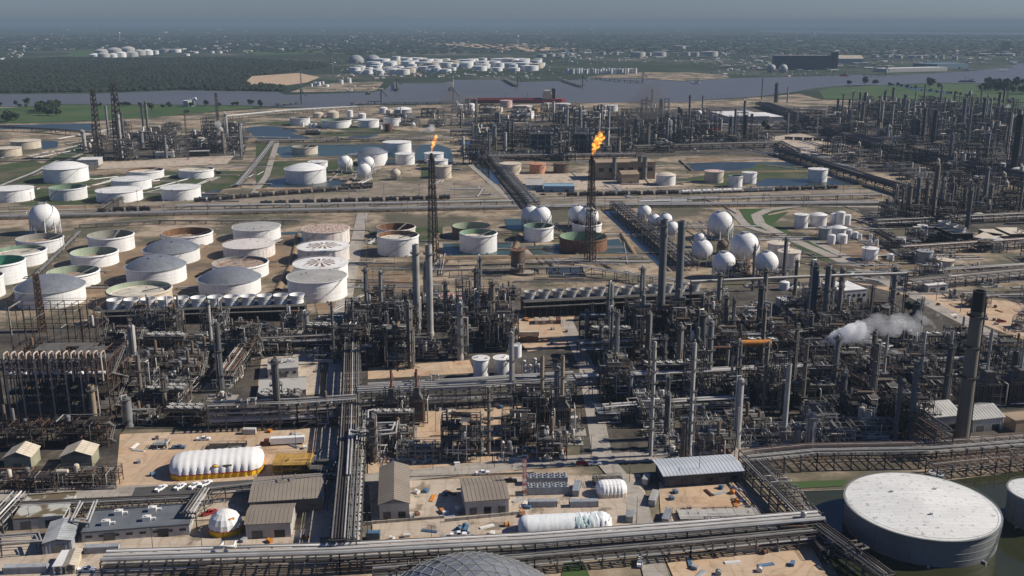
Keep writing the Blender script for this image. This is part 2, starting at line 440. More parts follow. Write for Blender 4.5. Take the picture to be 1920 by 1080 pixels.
G = {
 'far': gmat('far_land', [(0.016, 0.028, 0.012), (0.022, 0.036, 0.016), (0.03, 0.045, 0.02), (0.10, 0.10, 0.07), (0.30, 0.27, 0.21)], 0.0011, 8, s2=0.004, c2=(0.018, 0.03, 0.013), f2=0.8, lo2=0.42, hi2=0.55),
 'site': gmat('site_dirt', [(0.14, 0.10, 0.07), (0.27, 0.205, 0.14), (0.40, 0.315, 0.225), (0.20, 0.145, 0.098), (0.43, 0.35, 0.26)], 0.03, 12, s2=0.014, c2=(0.078, 0.076, 0.05), f2=0.9, lo2=0.43, hi2=0.57),
 'pad': gmat('shaded_oily_concrete', joint=9.0, cols=[(0.065, 0.058, 0.05), (0.11, 0.098, 0.082), (0.085, 0.07, 0.054), (0.19, 0.165, 0.13)], scale=0.05, detail=8, s2=0.03, c2=(0.035, 0.031, 0.027), f2=0.85, lo2=0.48, hi2=0.62),  # oil stains, with shade under the dense units painted into the colour
 'sand': gmat('bare_sand', joint=18.0, cols=[(0.46, 0.31, 0.19), (0.54, 0.39, 0.26), (0.47, 0.35, 0.24), (0.57, 0.44, 0.32)], scale=0.04, detail=8, s2=0.06, c2=(0.34, 0.19, 0.10), f2=0.7, lo2=0.55, hi2=0.7),
 'conc': gmat('yard_concrete', joint=7.0, cols=[(0.42, 0.34, 0.26), (0.50, 0.42, 0.335), (0.46, 0.375, 0.29), (0.53, 0.455, 0.37)], scale=0.06, detail=8, s2=0.09, c2=(0.17, 0.135, 0.10), f2=0.75, lo2=0.57, hi2=0.64),
 'road': gmat('grey_road', joint=11.0, cols=[(0.31, 0.275, 0.235), (0.37, 0.335, 0.29), (0.34, 0.305, 0.26)], scale=0.08, detail=8, s2=0.15, c2=(0.19, 0.175, 0.155), f2=0.6, lo2=0.55, hi2=0.7),
 'asph': gmat('asphalt', [(0.055, 0.055, 0.055), (0.08, 0.078, 0.075), (0.065, 0.063, 0.06)], 0.1, 8),
 'brown': gmat('bund_dirt', [(0.17, 0.115, 0.07), (0.25, 0.175, 0.11), (0.20, 0.145, 0.095), (0.33, 0.255, 0.175)], 0.035, 8, s2=0.02, c2=(0.11, 0.085, 0.06), f2=0.8, lo2=0.5, hi2=0.62),
 'grass': gmat('grass', [(0.030, 0.052, 0.016), (0.045, 0.068, 0.024), (0.065, 0.075, 0.034), (0.115, 0.095, 0.06)], 0.035, 10, s2=0.016, c2=(0.13, 0.105, 0.07), f2=0.8, lo2=0.52, hi2=0.66),
 'field': gmat('meadow', [(0.033, 0.068, 0.018), (0.045, 0.085, 0.024), (0.058, 0.095, 0.03), (0.075, 0.10, 0.035)], 0.006, 8, s2=0.008, c2=(0.09, 0.085, 0.045), f2=0.6, lo2=0.55, hi2=0.7),
 'rail': gmat('rail_ballast', [(0.16, 0.13, 0.10), (0.22, 0.18, 0.14), (0.30, 0.25, 0.19), (0.13, 0.11, 0.085)], 0.03, 9, s2=0.02, c2=(0.10, 0.10, 0.055), f2=0.6, lo2=0.5, hi2=0.62),
 'river': wmat('river_water', (0.098, 0.092, 0.086), (0.115, 0.106, 0.097), 0.36, 0.003, 0.35, 0.08),
 'pond': wmat('pond_water', (0.034, 0.064, 0.056), (0.046, 0.072, 0.06), 0.3, 0.02, 0.12, 0.25),
 'bluep': wmat('blue_pond_water', (0.022, 0.036, 0.036), (0.034, 0.046, 0.044), 0.3, 0.02, 0.12, 0.25),
 'murk': wmat('murky_water', (0.020, 0.026, 0.012), (0.034, 0.036, 0.016), 0.10, 0.012, 0.06, 0.3),
 'dark': wmat('canal_water', (0.018, 0.024, 0.03), (0.025, 0.03, 0.034), 0.1, 0.02, 0.1, 0.3),
}
LAY = [0]
def sheet(name, m, z, pts, kind='structure', raw=False):
    LAY[0] += 1; z += LAY[0] * 0.004
    b = MB()
    b.poly([p if raw else P(p[0], p[1]) for p in pts], 0.0)
    o = obj(name, b, G[m], loc=(0, 0, z))
    return tag(o, None, None, None, kind)
def strip(name, m, z, line, width):
    """road-like sheet of constant real width along a pixel polyline"""
    LAY[0] += 1; z += LAY[0] * 0.004
    q = [P(*p).to_2d() for p in line]
    Lp, Rp = [], []
    for i, p in enumerate(q):
        d = (q[min(i + 1, len(q) - 1)] - q[max(i - 1, 0)]).normalized()
        n = Vector((-d.y, d.x)) * width / 2
        Lp.append(p + n); Rp.append(p - n)
    b = MB()
    vs = [(p.x, p.y, 0) for p in Rp] + [(p.x, p.y, 0) for p in Lp]
    k = len(q)
    b._add(vs, [(i, i + 1, k + i + 1, k + i) for i in range(k - 1)])
    return tag(obj(name, b, G[m], loc=(0, 0, z)), None, None, None, 'structure')

sheet('ground', 'far', 0.0, [(-41000, -3500), (41000, -3500), (41000, 42000), (-41000, 42000)], raw=True)
sheet('site_ground', 'site', 0.02, [(-500, 1300), (2500, 1300), (2300, 700), (2080, 210), (1920, 210), (1700, 190), (1540, 187), (1500, 176), (1400, 184), (1300, 190), (1260, 191), (700, 197), (560, 203), (490, 204), (360, 213), (280, 221), (150, 227), (-150, 236), (-400, 700)])
river = [(-250, 178), (0, 177), (180, 176), (330, 170), (520, 172), (535, 178), (620, 175.5), (700, 173), (722, 168), (735, 157), (830, 156.5), (850, 150), (950, 149), (975, 154), (1055, 152), (1100, 148), (1180, 147), (1280, 153), (1370, 147), (1450, 145), (1520, 143.5), (1610, 140.5), (1680, 142), (1750, 138), (1830, 133), (1890, 127), (1915, 118), (2100, 112),
         (2150, 150), (1920, 153), (1850, 157), (1750, 155), (1650, 160), (1590, 160), (1530, 165), (1492, 172), (1413, 182), (1340, 186), (1280, 192), (1060, 193), (860, 193), (720, 195), (660, 197), (640, 200), (580, 203), (497, 199), (410, 197), (270, 196), (110, 195), (40, 200), (-250, 203)]
sheet('river', 'river', 0.35, river)
for pts in ([(-100, 206), (20, 203), (60, 199), (130, 198), (300, 197.5), (490, 200), (480, 203), (360, 213), (280, 221), (150, 227), (-100, 236)],
            [(1535, 170), (1560, 165.5), (1640, 161), (1700, 160.5), (1760, 157), (1860, 159), (2050, 158), (2100, 212), (1900, 204), (1800, 194), (1700, 186), (1545, 186)]):
    sheet('field', 'field', 0.55, pts)
sheet('creek', 'bluep', 0.7, [(1672, 159), (1700, 159), (1712, 163), (1730, 167), (1785, 175), (1780, 177), (1715, 169), (1690, 163)])
sheet('mud_flat', 'site', 0.6, [(1100, 147.5), (1180, 146.5), (1280, 152), (1372, 147), (1360, 141), (1290, 136), (1200, 136), (1110, 143)])
sheet('dirt_field', 'sand', 0.3, [(472, 143), (560, 137), (600, 145), (575, 155), (530, 161), (455, 160)])
sheet('dirt_field', 'site', 0.3, [(640, 155), (720, 153), (705, 171), (545, 173), (575, 161)])
sheet('far_water', 'river', 0.5, [(1430, 57), (1640, 59.5), (1940, 61), (2200, 62), (2200, 65.5), (1900, 66), (1700, 64), (1560, 63), (1420, 60)])
sheet('far_water', 'river', 0.5, [(1560, 72.5), (1800, 73), (2000, 75), (2000, 77), (1750, 75.5), (1600, 74.5)])
sheet('far_clearing', 'sand', 0.4, [(800, 81), (980, 84), (1060, 92), (1000, 97), (900, 90)])
sheet('far_clearing', 'field', 0.4, [(120, 97), (175, 93), (178, 105), (140, 108)])
sheet('far_clearing', 'field', 0.4, [(460, 96), (640, 95), (650, 101), (480, 103)])
# ponds and canals inside the works
for nm, m, pts in (
    ('pond', 'bluep', [(457, 240), (492, 236), (545, 240), (560, 246), (545, 250), (585, 258), (575, 262), (486, 262)]),
    ('pond', 'bluep', [(652, 256), (700, 251), (712, 255), (690, 258), (655, 260)]),
    ('pond', 'pond', [(510, 277), (560, 272), (820, 271), (845, 278), (850, 304), (700, 306), (660, 292), (530, 297)]),
    ('pond', 'bluep', [(486, 340), (545, 332), (620, 332), (650, 340), (640, 348), (560, 352), (500, 351)]),
    ('pond', 'bluep', [(375, 351), (405, 349), (418, 355), (398, 375), (372, 375)]),
    ('pond', 'bluep', [(75, 264), (110, 265), (108, 276), (80, 281)]),
    ('pond', 'bluep', [(1285, 307), (1340, 304), (1500, 304), (1530, 320), (1440, 322), (1300, 321)]),
    ('pond', 'bluep', [(1420, 335), (1500, 334), (1600, 334), (1612, 347), (1500, 349), (1415, 350)]),
    ('pond', 'bluep', [(-20, 234), (60, 234), (170, 231), (182, 244), (100, 243), (-20, 242)]),
    ('pond', 'pond', [(524, 436), (570, 434), (574, 470), (560, 492), (520, 488)]),
    ('pond', 'pond', [(221, 480), (262, 481), (268, 496), (225, 502)]),
    ('pond', 'pond', [(830, 457), (960, 455), (956, 478), (835, 480)]),
    ('pond', 'pond', [(985, 462), (1160, 448), (1180, 474), (1000, 478)]),
    ('pond', 'pond', [(945, 411), (990, 410), (1000, 432), (950, 430)]),
    ('pond', 'murk', [(1025, 500), (1090, 498), (1100, 520), (1030, 521)]),
    ('canal', 'dark', [(858, 262), (878, 262), (975, 385), (940, 385)]),
    ('canal', 'dark', [(1130, 395), (1150, 390), (1275, 498), (1235, 500)])):
    sheet(nm, m, 0.06, pts)
for pts in ([(0, 310), (60, 300), (110, 318), (60, 345), (0, 352)], [(35, 335), (330, 322), (470, 320), (440, 352), (300, 372), (60, 392), (10, 372)], [(480, 268), (520, 268), (500, 352), (480, 356)],
            [(560, 249), (720, 244), (745, 250), (640, 256)], [(0, 388), (130, 386), (440, 380), (500, 385), (0, 396)], [(440, 388), (960, 382), (960, 387), (440, 396)],
            [(1165, 372), (1650, 360), (1660, 366), (1170, 380)], [(1385, 392), (1490, 390), (1440, 402), (1440, 412), (1460, 432), (1438, 440), (1400, 415)],
            [(1435, 405), (1480, 397), (1450, 420), (1485, 436), (1470, 438), (1435, 418)], [(1462, 448), (1482, 450), (1600, 503), (1575, 505)], [(1490, 443), (1510, 443), (1585, 486), (1560, 487)],
            [(1690, 545), (1722, 552), (1920, 640), (1960, 664), (1960, 676), (1880, 640), (1740, 568)], [(1690, 566), (1715, 572), (1800, 618), (1920, 676), (1960, 700), (1900, 690), (1780, 628)], [(1430, 312), (1440, 335), (1390, 350), (1250, 340)],
            [(1060, 1050), (1090, 1047), (1110, 1090), (1050, 1090)], [(1475, 905), (1590, 900), (1580, 912), (1480, 918)], [(790, 306), (830, 310), (830, 330), (790, 332)], [(500, 303), (650, 298), (700, 310), (640, 330), (500, 328)], [(455, 232), (560, 226), (760, 245), (700, 250), (560, 236)], [(150, 262), (165, 300), (60, 318), (110, 290)], [(1420, 305), (1560, 322), (1500, 336), (1400, 334)], [(690, 430), (830, 425), (830, 445), (700, 460)], [(960, 432), (1060, 440), (1050, 455), (960, 452)]):
    lush = pts[0][0] in (1385, 1435, 1460, 1490, 1690, 1060, 440, 1165, 1475)
    sheet('grass_verge', 'field' if lush else 'grass', 0.1 if lush else 0.04, pts)
for pts in ([(170, 460), (560, 440), (545, 500), (420, 560), (200, 580), (120, 540)], [(590, 570), (660, 520), (660, 590), (600, 600)], [(690, 520), (770, 515), (770, 560), (690, 565)], [(1490, 458), (1620, 452), (1720, 490), (1600, 492)], [(1285, 296), (1450, 294), (1400, 302), (1290, 304)]):
    sheet('bund_floor', 'brown', 0.035, pts)
sheet('railway_bed', 'rail', 0.03, [(-200, 388), (180, 384), (420, 372), (700, 342), (860, 338), (1000, 352), (1250, 352), (1640, 348), (1700, 368), (1300, 376), (900, 392), (-200, 412)])
# process areas: oil-stained concrete, colour darkened further for the shade among the units
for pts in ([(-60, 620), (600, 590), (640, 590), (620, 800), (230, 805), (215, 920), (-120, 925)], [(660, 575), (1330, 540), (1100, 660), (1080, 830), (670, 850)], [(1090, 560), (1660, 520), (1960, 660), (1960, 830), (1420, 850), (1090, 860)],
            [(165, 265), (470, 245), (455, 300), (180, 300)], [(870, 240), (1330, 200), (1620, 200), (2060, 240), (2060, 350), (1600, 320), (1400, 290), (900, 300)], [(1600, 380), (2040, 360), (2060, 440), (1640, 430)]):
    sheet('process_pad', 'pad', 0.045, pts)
for pts in ([(225, 815), (610, 800), (610, 900), (215, 930)], [(690, 690), (880, 676), (890, 700), (690, 712)], [(770, 775), (1000, 745), (1080, 770), (900, 835), (760, 840)], [(1230, 865), (1400, 850), (1400, 865), (1300, 880)], [(1230, 1010), (1520, 1020), (1560, 1100), (1270, 1100)], [(1235, 905), (1390, 900), (1420, 975), (1240, 985)], [(690, 860), (980, 855), (960, 890), (690, 900)], [(700, 990), (960, 980), (960, 1015), (690, 1030)], [(930, 590), (1080, 585), (1060, 650), (990, 660)], [(1600, 530), (1920, 570), (1920, 640), (1720, 560)]):
    sheet('bare_yard', 'sand', 0.055, pts)
for pts in ([(-60, 1005), (420, 1010), (600, 990), (600, 1020), (240, 1090), (-60, 1100)], [(140, 955), (420, 935), (460, 960), (400, 975), (180, 985)], [(690, 905), (980, 895), (1200, 890), (1230, 1000), (960, 1000), (700, 1010)], [(490, 675), (600, 650), (600, 740), (480, 750)], [(350, 296), (440, 292), (425, 308), (180, 318), (200, 305)], [(960, 325), (1240, 325), (1280, 350), (990, 360)], [(1410, 262), (1500, 250), (1640, 286), (1580, 300), (1480, 288)], [(1240, 226), (1330, 222), (1330, 240), (1250, 244)]):
    sheet('concrete_yard', 'conc', 0.06, pts)
for line, wd in (([(600, 1010), (614, 900), (628, 800), (640, 590), (655, 520), (680, 400)], 11), ([(-100, 935), (200, 925), (640, 905), (990, 870), (1420, 845), (2000, 822)], 11),
                 ([(1235, 1100), (1190, 930), (1130, 860), (1100, 690), (1060, 600)], 9), ([(1770, 345 + 45), (1500, 386), (1440, 394), (1418, 404), (1425, 420), (1470, 443), (1620, 508), (1920, 660)], 11),
                 ([(1370, 392), (1400, 425), (1450, 440)], 9), ([(1520, 450), (1600, 490)], 9), ([(-50, 398), (400, 388), (960, 376), (1500, 372)], 7), ([(470, 372), (500, 330), (520, 265)], 8), ([(870, 300), (960, 378)], 7),
                 ([(60, 330), (200, 268)], 7), ([(1600, 130 + 70), (1500, 210), (1300, 235)], 8)):
    strip('road', 'road', 0.075, line, wd)
strip('parking_lane', 'asph', 0.08, [(250, 925), (610, 900)], 9)
# pond round the large tank
sheet('pond', 'murk', 0.07, [(1505, 925), (1700, 912), (1960, 880), (2200, 900), (2300, 1200), (1640, 1200), (1560, 1060)])
# ---------------------------------------------------------------- generators
def place(x, yb, wpx):
    """centre and radius of a round thing whose front foot is seen at x, yb and which is wpx wide"""
    f = P(x, yb).to_2d(); d = f.normalized(); r = 1.0
    for _ in range(4):
        c = f + d * r
        q = (Vector((c.x, c.y, 0)) - Vector((0, 0, CAM_H)))
        dep = q.y * ct - q.z * st
        r = wpx / 2 / (FOC / dep)
    return Vector((c.x, c.y, 0)), r
CACHE = {}
def cached(key, fn):
    if key not in CACHE: CACHE[key] = fn()
    return CACHE[key]

# --- storage tanks
def geodome(r, rise, rings=5, seg=6):
    b = MB(); rs = random.Random(int(r * 10))
    R0 = (r * r + rise * rise) / (2 * rise); amax = math.asin(min(r / R0, 1))
    rows = [[(0, 0, rise)]]
    for k in range(1, rings + 1):
        a = amax * k / rings; n = seg * k
        rows.append([(R0 * math.sin(a) * math.cos(2 * math.pi * i / n), R0 * math.sin(a) * math.sin(2 * math.pi * i / n), R0 * math.cos(a) - (R0 - rise)) for i in range(n)])
    idx = []; c = 0
    for row in rows:
        idx.append(list(range(c, c + len(row)))); c += len(row); b.v += row
    for k in range(rings):
        A, B = idx[k], idx[k + 1]
        for s in range(seg):
            for i in range(k + 1):
                b.f.append((A[(s * k + i) % len(A)], B[(s * (k + 1) + i) % len(B)], B[(s * (k + 1) + i + 1) % len(B)])); b.mi.append(int(rs.random() < 0.3) + int(rs.random() < 0.05))
                if i < k:
                    b.f.append((A[(s * k + i) % len(A)], B[(s * (k + 1) + i + 1) % len(B)], A[(s * k + i + 1) % len(A)])); b.mi.append(int(rs.random() < 0.3))
    return b
def spiral(r, h, a0, a1, w=0.8):
    b = MB(); n = max(6, int(abs(a1 - a0) * r / 2.5))
    for i in range(n):
        t0, t1 = a0 + (a1 - a0) * i / n, a0 + (a1 - a0) * (i + 1) / n
        z0, z1 = h * i / n, h * (i + 1) / n
        q = []
        for t, z in ((t0, z0), (t1, z1)):
            for rr, dz in ((r + 0.1, 0), (r + w, 0), (r + w, 1.0)):
                q.append((rr * math.cos(t), rr * math.sin(t), z + dz))
        b._add(q, [(0, 1, 4, 3), (3, 4, 1, 0)]); b.beam(q[2], q[5], .1); b.beam(q[1], q[2], .08)
    return b
def tank(x, yb, wpx, hpx, kind, label, wall, roof=None, inner=None, floor=None, depth=0.35, rise=None, group='storage tanks', auto=False, detail=True, cat='storage tank', stair=None, name='storage_tank'):
    c, r = place(x, yb, wpx)
    h = HT(x, yb, yb - hpx)
    n = 64 if wpx > 60 else 36 if wpx > 25 else 20
    t = thing(name, label, cat, c, 0, group, auto)
    far = not detail
    rim = max(0.25, r * 0.012)
    b = MB()
    if kind == 'open':
        b.lathe([(r, 0), (r, h)], n); b.lathe([(r, h), (r - 0.35, h)], n)
    else:
        k = 4
        pr = [(r, 0)]
        if wpx > 45:
            for i in range(1, k): pr += [(r, h * i / k - 0.12), (r + 0.1, h * i / k), (r, h * i / k + 0.12)]
        b.lathe(pr + [(r, h)], n)
    obj('shell', b, wall(), t, smooth=True)
    if kind == 'open':
        b = MB(); b.lathe([(r - 0.35, h), (r - 0.35, h * (1 - depth) - 0.2)], n)
        obj('inner_wall', b, inner(), t, smooth=True)
        b = MB(); zf = h * (1 - depth)
        b.lathe([(0.01, zf), (r * 0.55, zf + 0.06), (r * 0.9, zf), (r * 0.92, zf + 0.5), (r - 0.4, zf + 0.4)], n)
        for i in range(8):
            a = i * 0.785; b.box((r * 0.7 * math.cos(a), r * 0.7 * math.sin(a), zf + 0.3), (0.9, 0.9, 0.7))
        obj('floating_roof', b, floor(), t)
        b = MB()
        b.beam((r * 0.93, -r * 0.1, h), (r * 0.1, r * 0.15, zf + 0.4), 0.5); b.beam((r * 0.93, -r * 0.1 + 1.0, h), (r * 0.1, r * 0.15 + 1.0, zf + 0.4), 0.3)
        if wpx > 40: obj('ladder', b, STEELP(), t, rz=R(stair if stair else rnd.uniform(20, 100)))
    elif kind == 'alu':
        rise = rise or r * 0.34
        obj('dome_roof', geodome(r + 0.15, rise, 8 if wpx > 90 else 6), [ALU(), ALU2(), BLACK()], t, loc=(0, 0, h + 0.05))
    elif kind == 'dome':
        rise = rise or r * 0.26
        R0 = (r * r + rise * rise) / (2 * rise); am = math.asin(min(1, r / R0))
        b = MB(); b.lathe([(max(0.01, R0 * math.sin(am * i / 8)), R0 * math.cos(am * i / 8) - R0 + rise + h) for i in range(8, -1, -1)], n)
        obj('dome_roof', b, (roof or wall)(), t, smooth=True)
    else:
        rs = rise if rise is not None else r * 0.05
        b = MB(); b.lathe([(r + 0.1, h), (r + 0.1, h + 0.15), (0.01, h + 0.15 + rs)], n)
        if kind == 'star':      # roof rafters showing through as a dark star of rust
            for i in range(14):
                a = i * 2 * math.pi / 14 + 0.1; l = rnd.uniform(0.5, 0.72); b.cur = 1
                z = lambda q: h + 0.21 + rs * (1 - q)
                q0, q1, w0 = 0.12, l, 0.10
                b.quad((r * q0 * math.cos(a - w0), r * q0 * math.sin(a - w0), z(q0)), (r * q1 * math.cos(a - w0), r * q1 * math.sin(a - w0), z(q1)), (r * q1 * math.cos(a + w0), r * q1 * math.sin(a + w0), z(q1)), (r * q0 * math.cos(a + w0), r * q0 * math.sin(a + w0), z(q0)))
            b.cur = 0
        for i in range(3):
            a = rnd.uniform(0, 6.28); q = rnd.uniform(0.3, 0.85); b.box((r * q * math.cos(a), r * q * math.sin(a), h + 0.5 + rs * (1 - q)), (0.9, 0.9, 0.9))
        obj('roof', b, [(roof or wall)(), RUST()], t)
    if detail and wpx > 20:
        b = MB(); zr = h - (0.9 if kind == 'open' else 0.0)
        b.lathe([(r, zr - 0.25), (r + rim + 0.5, zr - 0.1), (r + rim + 0.5, zr + 0.12), (r, zr + 0.14)], n)
        if kind in ('flat', 'dome', 'star') and wpx > 60:
            for i in range(n):
                a0, a1 = 2 * math.pi * i / n, 2 * math.pi * (i + 1) / n
                q = r + 0.3
                b.beam((q * math.cos(a0), q * math.sin(a0), zr + 1.1), (q * math.cos(a1), q * math.sin(a1), zr + 1.1), 0.08)
        obj('rim', b, wall() if kind != 'alu' else GREYP(), t, smooth=False)
        a0 = R(stair if stair is not None else rnd.choice((-150, -120, -100, -85))); 
        obj('stair', spiral(r, h, a0, a0 + min(2.2, h * 1.5 / r)), STEELP() if wpx > 30 else GREYP(), t)
        if wpx > 60:
            for i in range(3):
                a = R(-150 + 45 * i); b = MB(); b.tube((r * math.cos(a), r * math.sin(a), 0.9), ((r + 1.6) * math.cos(a), (r + 1.6) * math.sin(a), 0.9), 0.45, 8)
                obj('nozzle', b, PIPEA(), t)
    return t, c, r, h

def sphere_tank(x, yc, rpx, yb, label, m=W, legs=9, group='pressure spheres'):
    """ball seen centred at x, yc standing on ground seen at yb"""
    c = P(x, yb); k = PPM(x, yb); r = rpx / k
    c = c + Vector((c.x, c.y, 0)).normalized() * r * 0.75
    zc = r + max(1.0, HT(x, yb, yc) - r) * 0.6
    zc = max(r * 1.12, min(zc, r * 1.6))
    t = thing('sphere_tank', label, 'sphere tank', c, rnd.uniform(0, 1), group, False)
    b = MB(); b.ball((0, 0, zc), r, 40, 24); obj('ball', b, m(), t, smooth=True)
    for i in range(legs):
        a = 2 * math.pi * i / legs
        b = MB(); b.tube((0, 0, 0), (0, 0, zc), max(0.3, r * 0.045), 8)
        obj('leg', b, m(), t, loc=(r * 0.97 * math.cos(a), r * 0.97 * math.sin(a), 0))
    b = MB()
    for i in range(legs):
        a0, a1 = 2 * math.pi * i / legs, 2 * math.pi * (i + 1) / legs; q = r * 0.97
        b.beam((q * math.cos(a0), q * math.sin(a0), 0.5), (q * math.cos(a1), q * math.sin(a1), zc * 0.85), 0.15)
        b.beam((q * math.cos(a1), q * math.sin(a1), 0.5), (q * math.cos(a0), q * math.sin(a0), zc * 0.85), 0.15)
    obj('brace', b, GREYP(), t)
    b = MB(); n = 24     # stair climbing round the ball
    for i in range(n):
        q = []
        for j in (i, i + 1):
            f = j / n; el = -0.35 + f * 1.85; a = -1.9 + f * 1.9
            for rr in (r + 0.05, r + 0.9):
                q.append((rr * math.cos(el) * math.cos(a), rr * math.cos(el) * math.sin(a), zc + rr * math.sin(el)))
        b._add(q, [(0, 1, 3, 2), (2, 3, 1, 0)])
    obj('stair', b, GREYP(), t, rz=R(20))
    b = MB(); b.box((0, 0, zc + r + 0.3), (r * 0.5, r * 0.5, 0.25)); 
    for s in (-1, 1):
        for u in (-1, 1): b.beam((s * r * 0.25, u * r * 0.25, zc + r + 0.3), (s * r * 0.25, u * r * 0.25, zc + r + 1.6), 0.12)
        b.beam((s * r * 0.25, -r * 0.25, zc + r + 1.5), (s * r * 0.25, r * 0.25, zc + r + 1.5), 0.1)
    obj('top_platform', b, GREYP(), t)
    return t

# --- columns and stacks
def platform_mesh(r, deg):
    def f():
        b = MB(); a1 = R(deg); n = max(6, int(deg / 22)); w = 1.3
        b.lathe([(r + 0.02, -0.12), (r + w, -0.12), (r + w, 0.06), (r + 0.02, 0.06)], n, a0=0, a1=a1)
        for i in range(n + 1):
            a = a1 * i / n; b.beam(((r + w) * math.cos(a), (r + w) * math.sin(a), 0), ((r + w) * math.cos(a), (r + w) * math.sin(a), 1.15), 0.09)
        for z in (0.6, 1.15):
            for i in range(n):
                p, q = a1 * i / n, a1 * (i + 1) / n
                b.beam(((r + w) * math.cos(p), (r + w) * math.sin(p), z), ((r + w) * math.cos(q), (r + w) * math.sin(q), z), 0.08)
        return b.mesh('platform')
    return cached(('plat', round(r, 1), deg), f)
def column(loc, h, r, label, m, nplat=4, pm=None, group='process columns', auto=True, cat='column', name='distillation_tower', taper=1.0, pipe=True, cap='dome', lean=True, seg=20):
    rs = random.Random(int(loc[0] * 7 + loc[1] * 13))
    t = thing(name, label, cat, (loc[0], loc[1], 0), rs.uniform(-0.6, 0.6), group, auto)
    b = MB(); r1 = r * taper
    pr = [(r * 1.18, 0), (r * 1.1, min(3, h * 0.1)), (r, min(3.2, h * 0.12))]
    if cap == 'dome': pr += [(r1, h - r1 * 0.5), (r1 * 0.86, h - r1 * 0.2), (r1 * 0.5, h - 0.03 * r1), (0.01, h)]
    else: pr += [(r1, h), (r1 * 0.82, h), (r1 * 0.82, h - 2.5), (0.01, h - 2.5)]
    b.lathe(pr, seg); obj('shell', b, m, t, smooth=True)
    pm = pm or STEELG()
    for i in range(nplat):
        f = 0.25 + 0.7 * i / max(1, nplat - 1) if nplat > 1 else 0.9
        rr = r + (r1 - r) * f
        obj('platform', platform_mesh(round(rr, 1), rs.choice((150, 210, 270, 330))), pm, t, loc=(0, 0, h * f), rz=rs.uniform(0, 6.28))
    if nplat:
        b = MB(); q = r + 0.5
        for s in (-0.25, 0.25): b.beam((q, s, 1), (r1 + 0.5, s, h * 0.95), 0.1)
        for i in range(int(h / 1.5)): b.beam((q, -0.25, 1.5 * i + 1), (q, 0.25, 1.5 * i + 1), 0.07)
        obj('ladder', b, pm, t, rz=R(-110) + rs.uniform(-0.5, 0.5))
    if pipe and r > 0.8:
        pr = max(0.22, r * 0.2); a = rs.uniform(3.3, 6.0); q = r + pr + 0.25
        b = MB(); b.path([(0, 0, h - 0.2), (0, 0, h + 1.2), (q * math.cos(a), q * math.sin(a), h + 1.2), (q * math.cos(a), q * math.sin(a), h * 0.15), ((q + 3) * math.cos(a), (q + 3) * math.sin(a), h * 0.15)], pr, 8)
        obj('overhead_pipe', b, rs.choice((PIPEA, PIPEG, PIPEA))(), t, smooth=True)
        a += 1.0
        b = MB(); b.path([(r * 0.9 * math.cos(a), r * 0.9 * math.sin(a), h * 0.6), ((q + .3) * math.cos(a), (q + .3) * math.sin(a), h * 0.6), ((q + .3) * math.cos(a), (q + .3) * math.sin(a), 1.5), ((q + 4) * math.cos(a), (q + 4) * math.sin(a), 1.5)], pr * 0.7, 8)
        obj('side_pipe', b, rs.choice((PIPEG, PIPED, PIPEA))(), t, smooth=True)
    return t
def col_px(x, yb, yt, wpx, label, m, nplat=4, **kw):
    c = P(x, yb); k = PPM(x, yb)
    return column(c, HT(x, yb, yt), wpx / 2 / k, label, m, nplat, **kw)

def lattice_mb(h, w0, w1, bays, bw, legs=4, horiz=True):
    b = MB()
    def pt(i, z):
        f = z / h; q = (w0 + (w1 - w0) * f) / 2 * 1.414 if legs == 4 else (w0 + (w1 - w0) * f) * 0.577
        a = 2 * math.pi * (i + 0.5) / legs
        return Vector((q * math.cos(a), q * math.sin(a), z))
    for i in range(legs): b.beam(pt(i, 0), pt(i, h), bw)
    for k in range(bays):
        z0, z1 = h * k / bays, h * (k + 1) / bays
        for i in range(legs):
            j = (i + 1) % legs
            b.beam(pt(i, z0), pt(j, z1), bw * 0.6); b.beam(pt(j, z0), pt(i, z1), bw * 0.6)
            if horiz: b.beam(pt(i, z1), pt(j, z1), bw * 0.6)
    return b

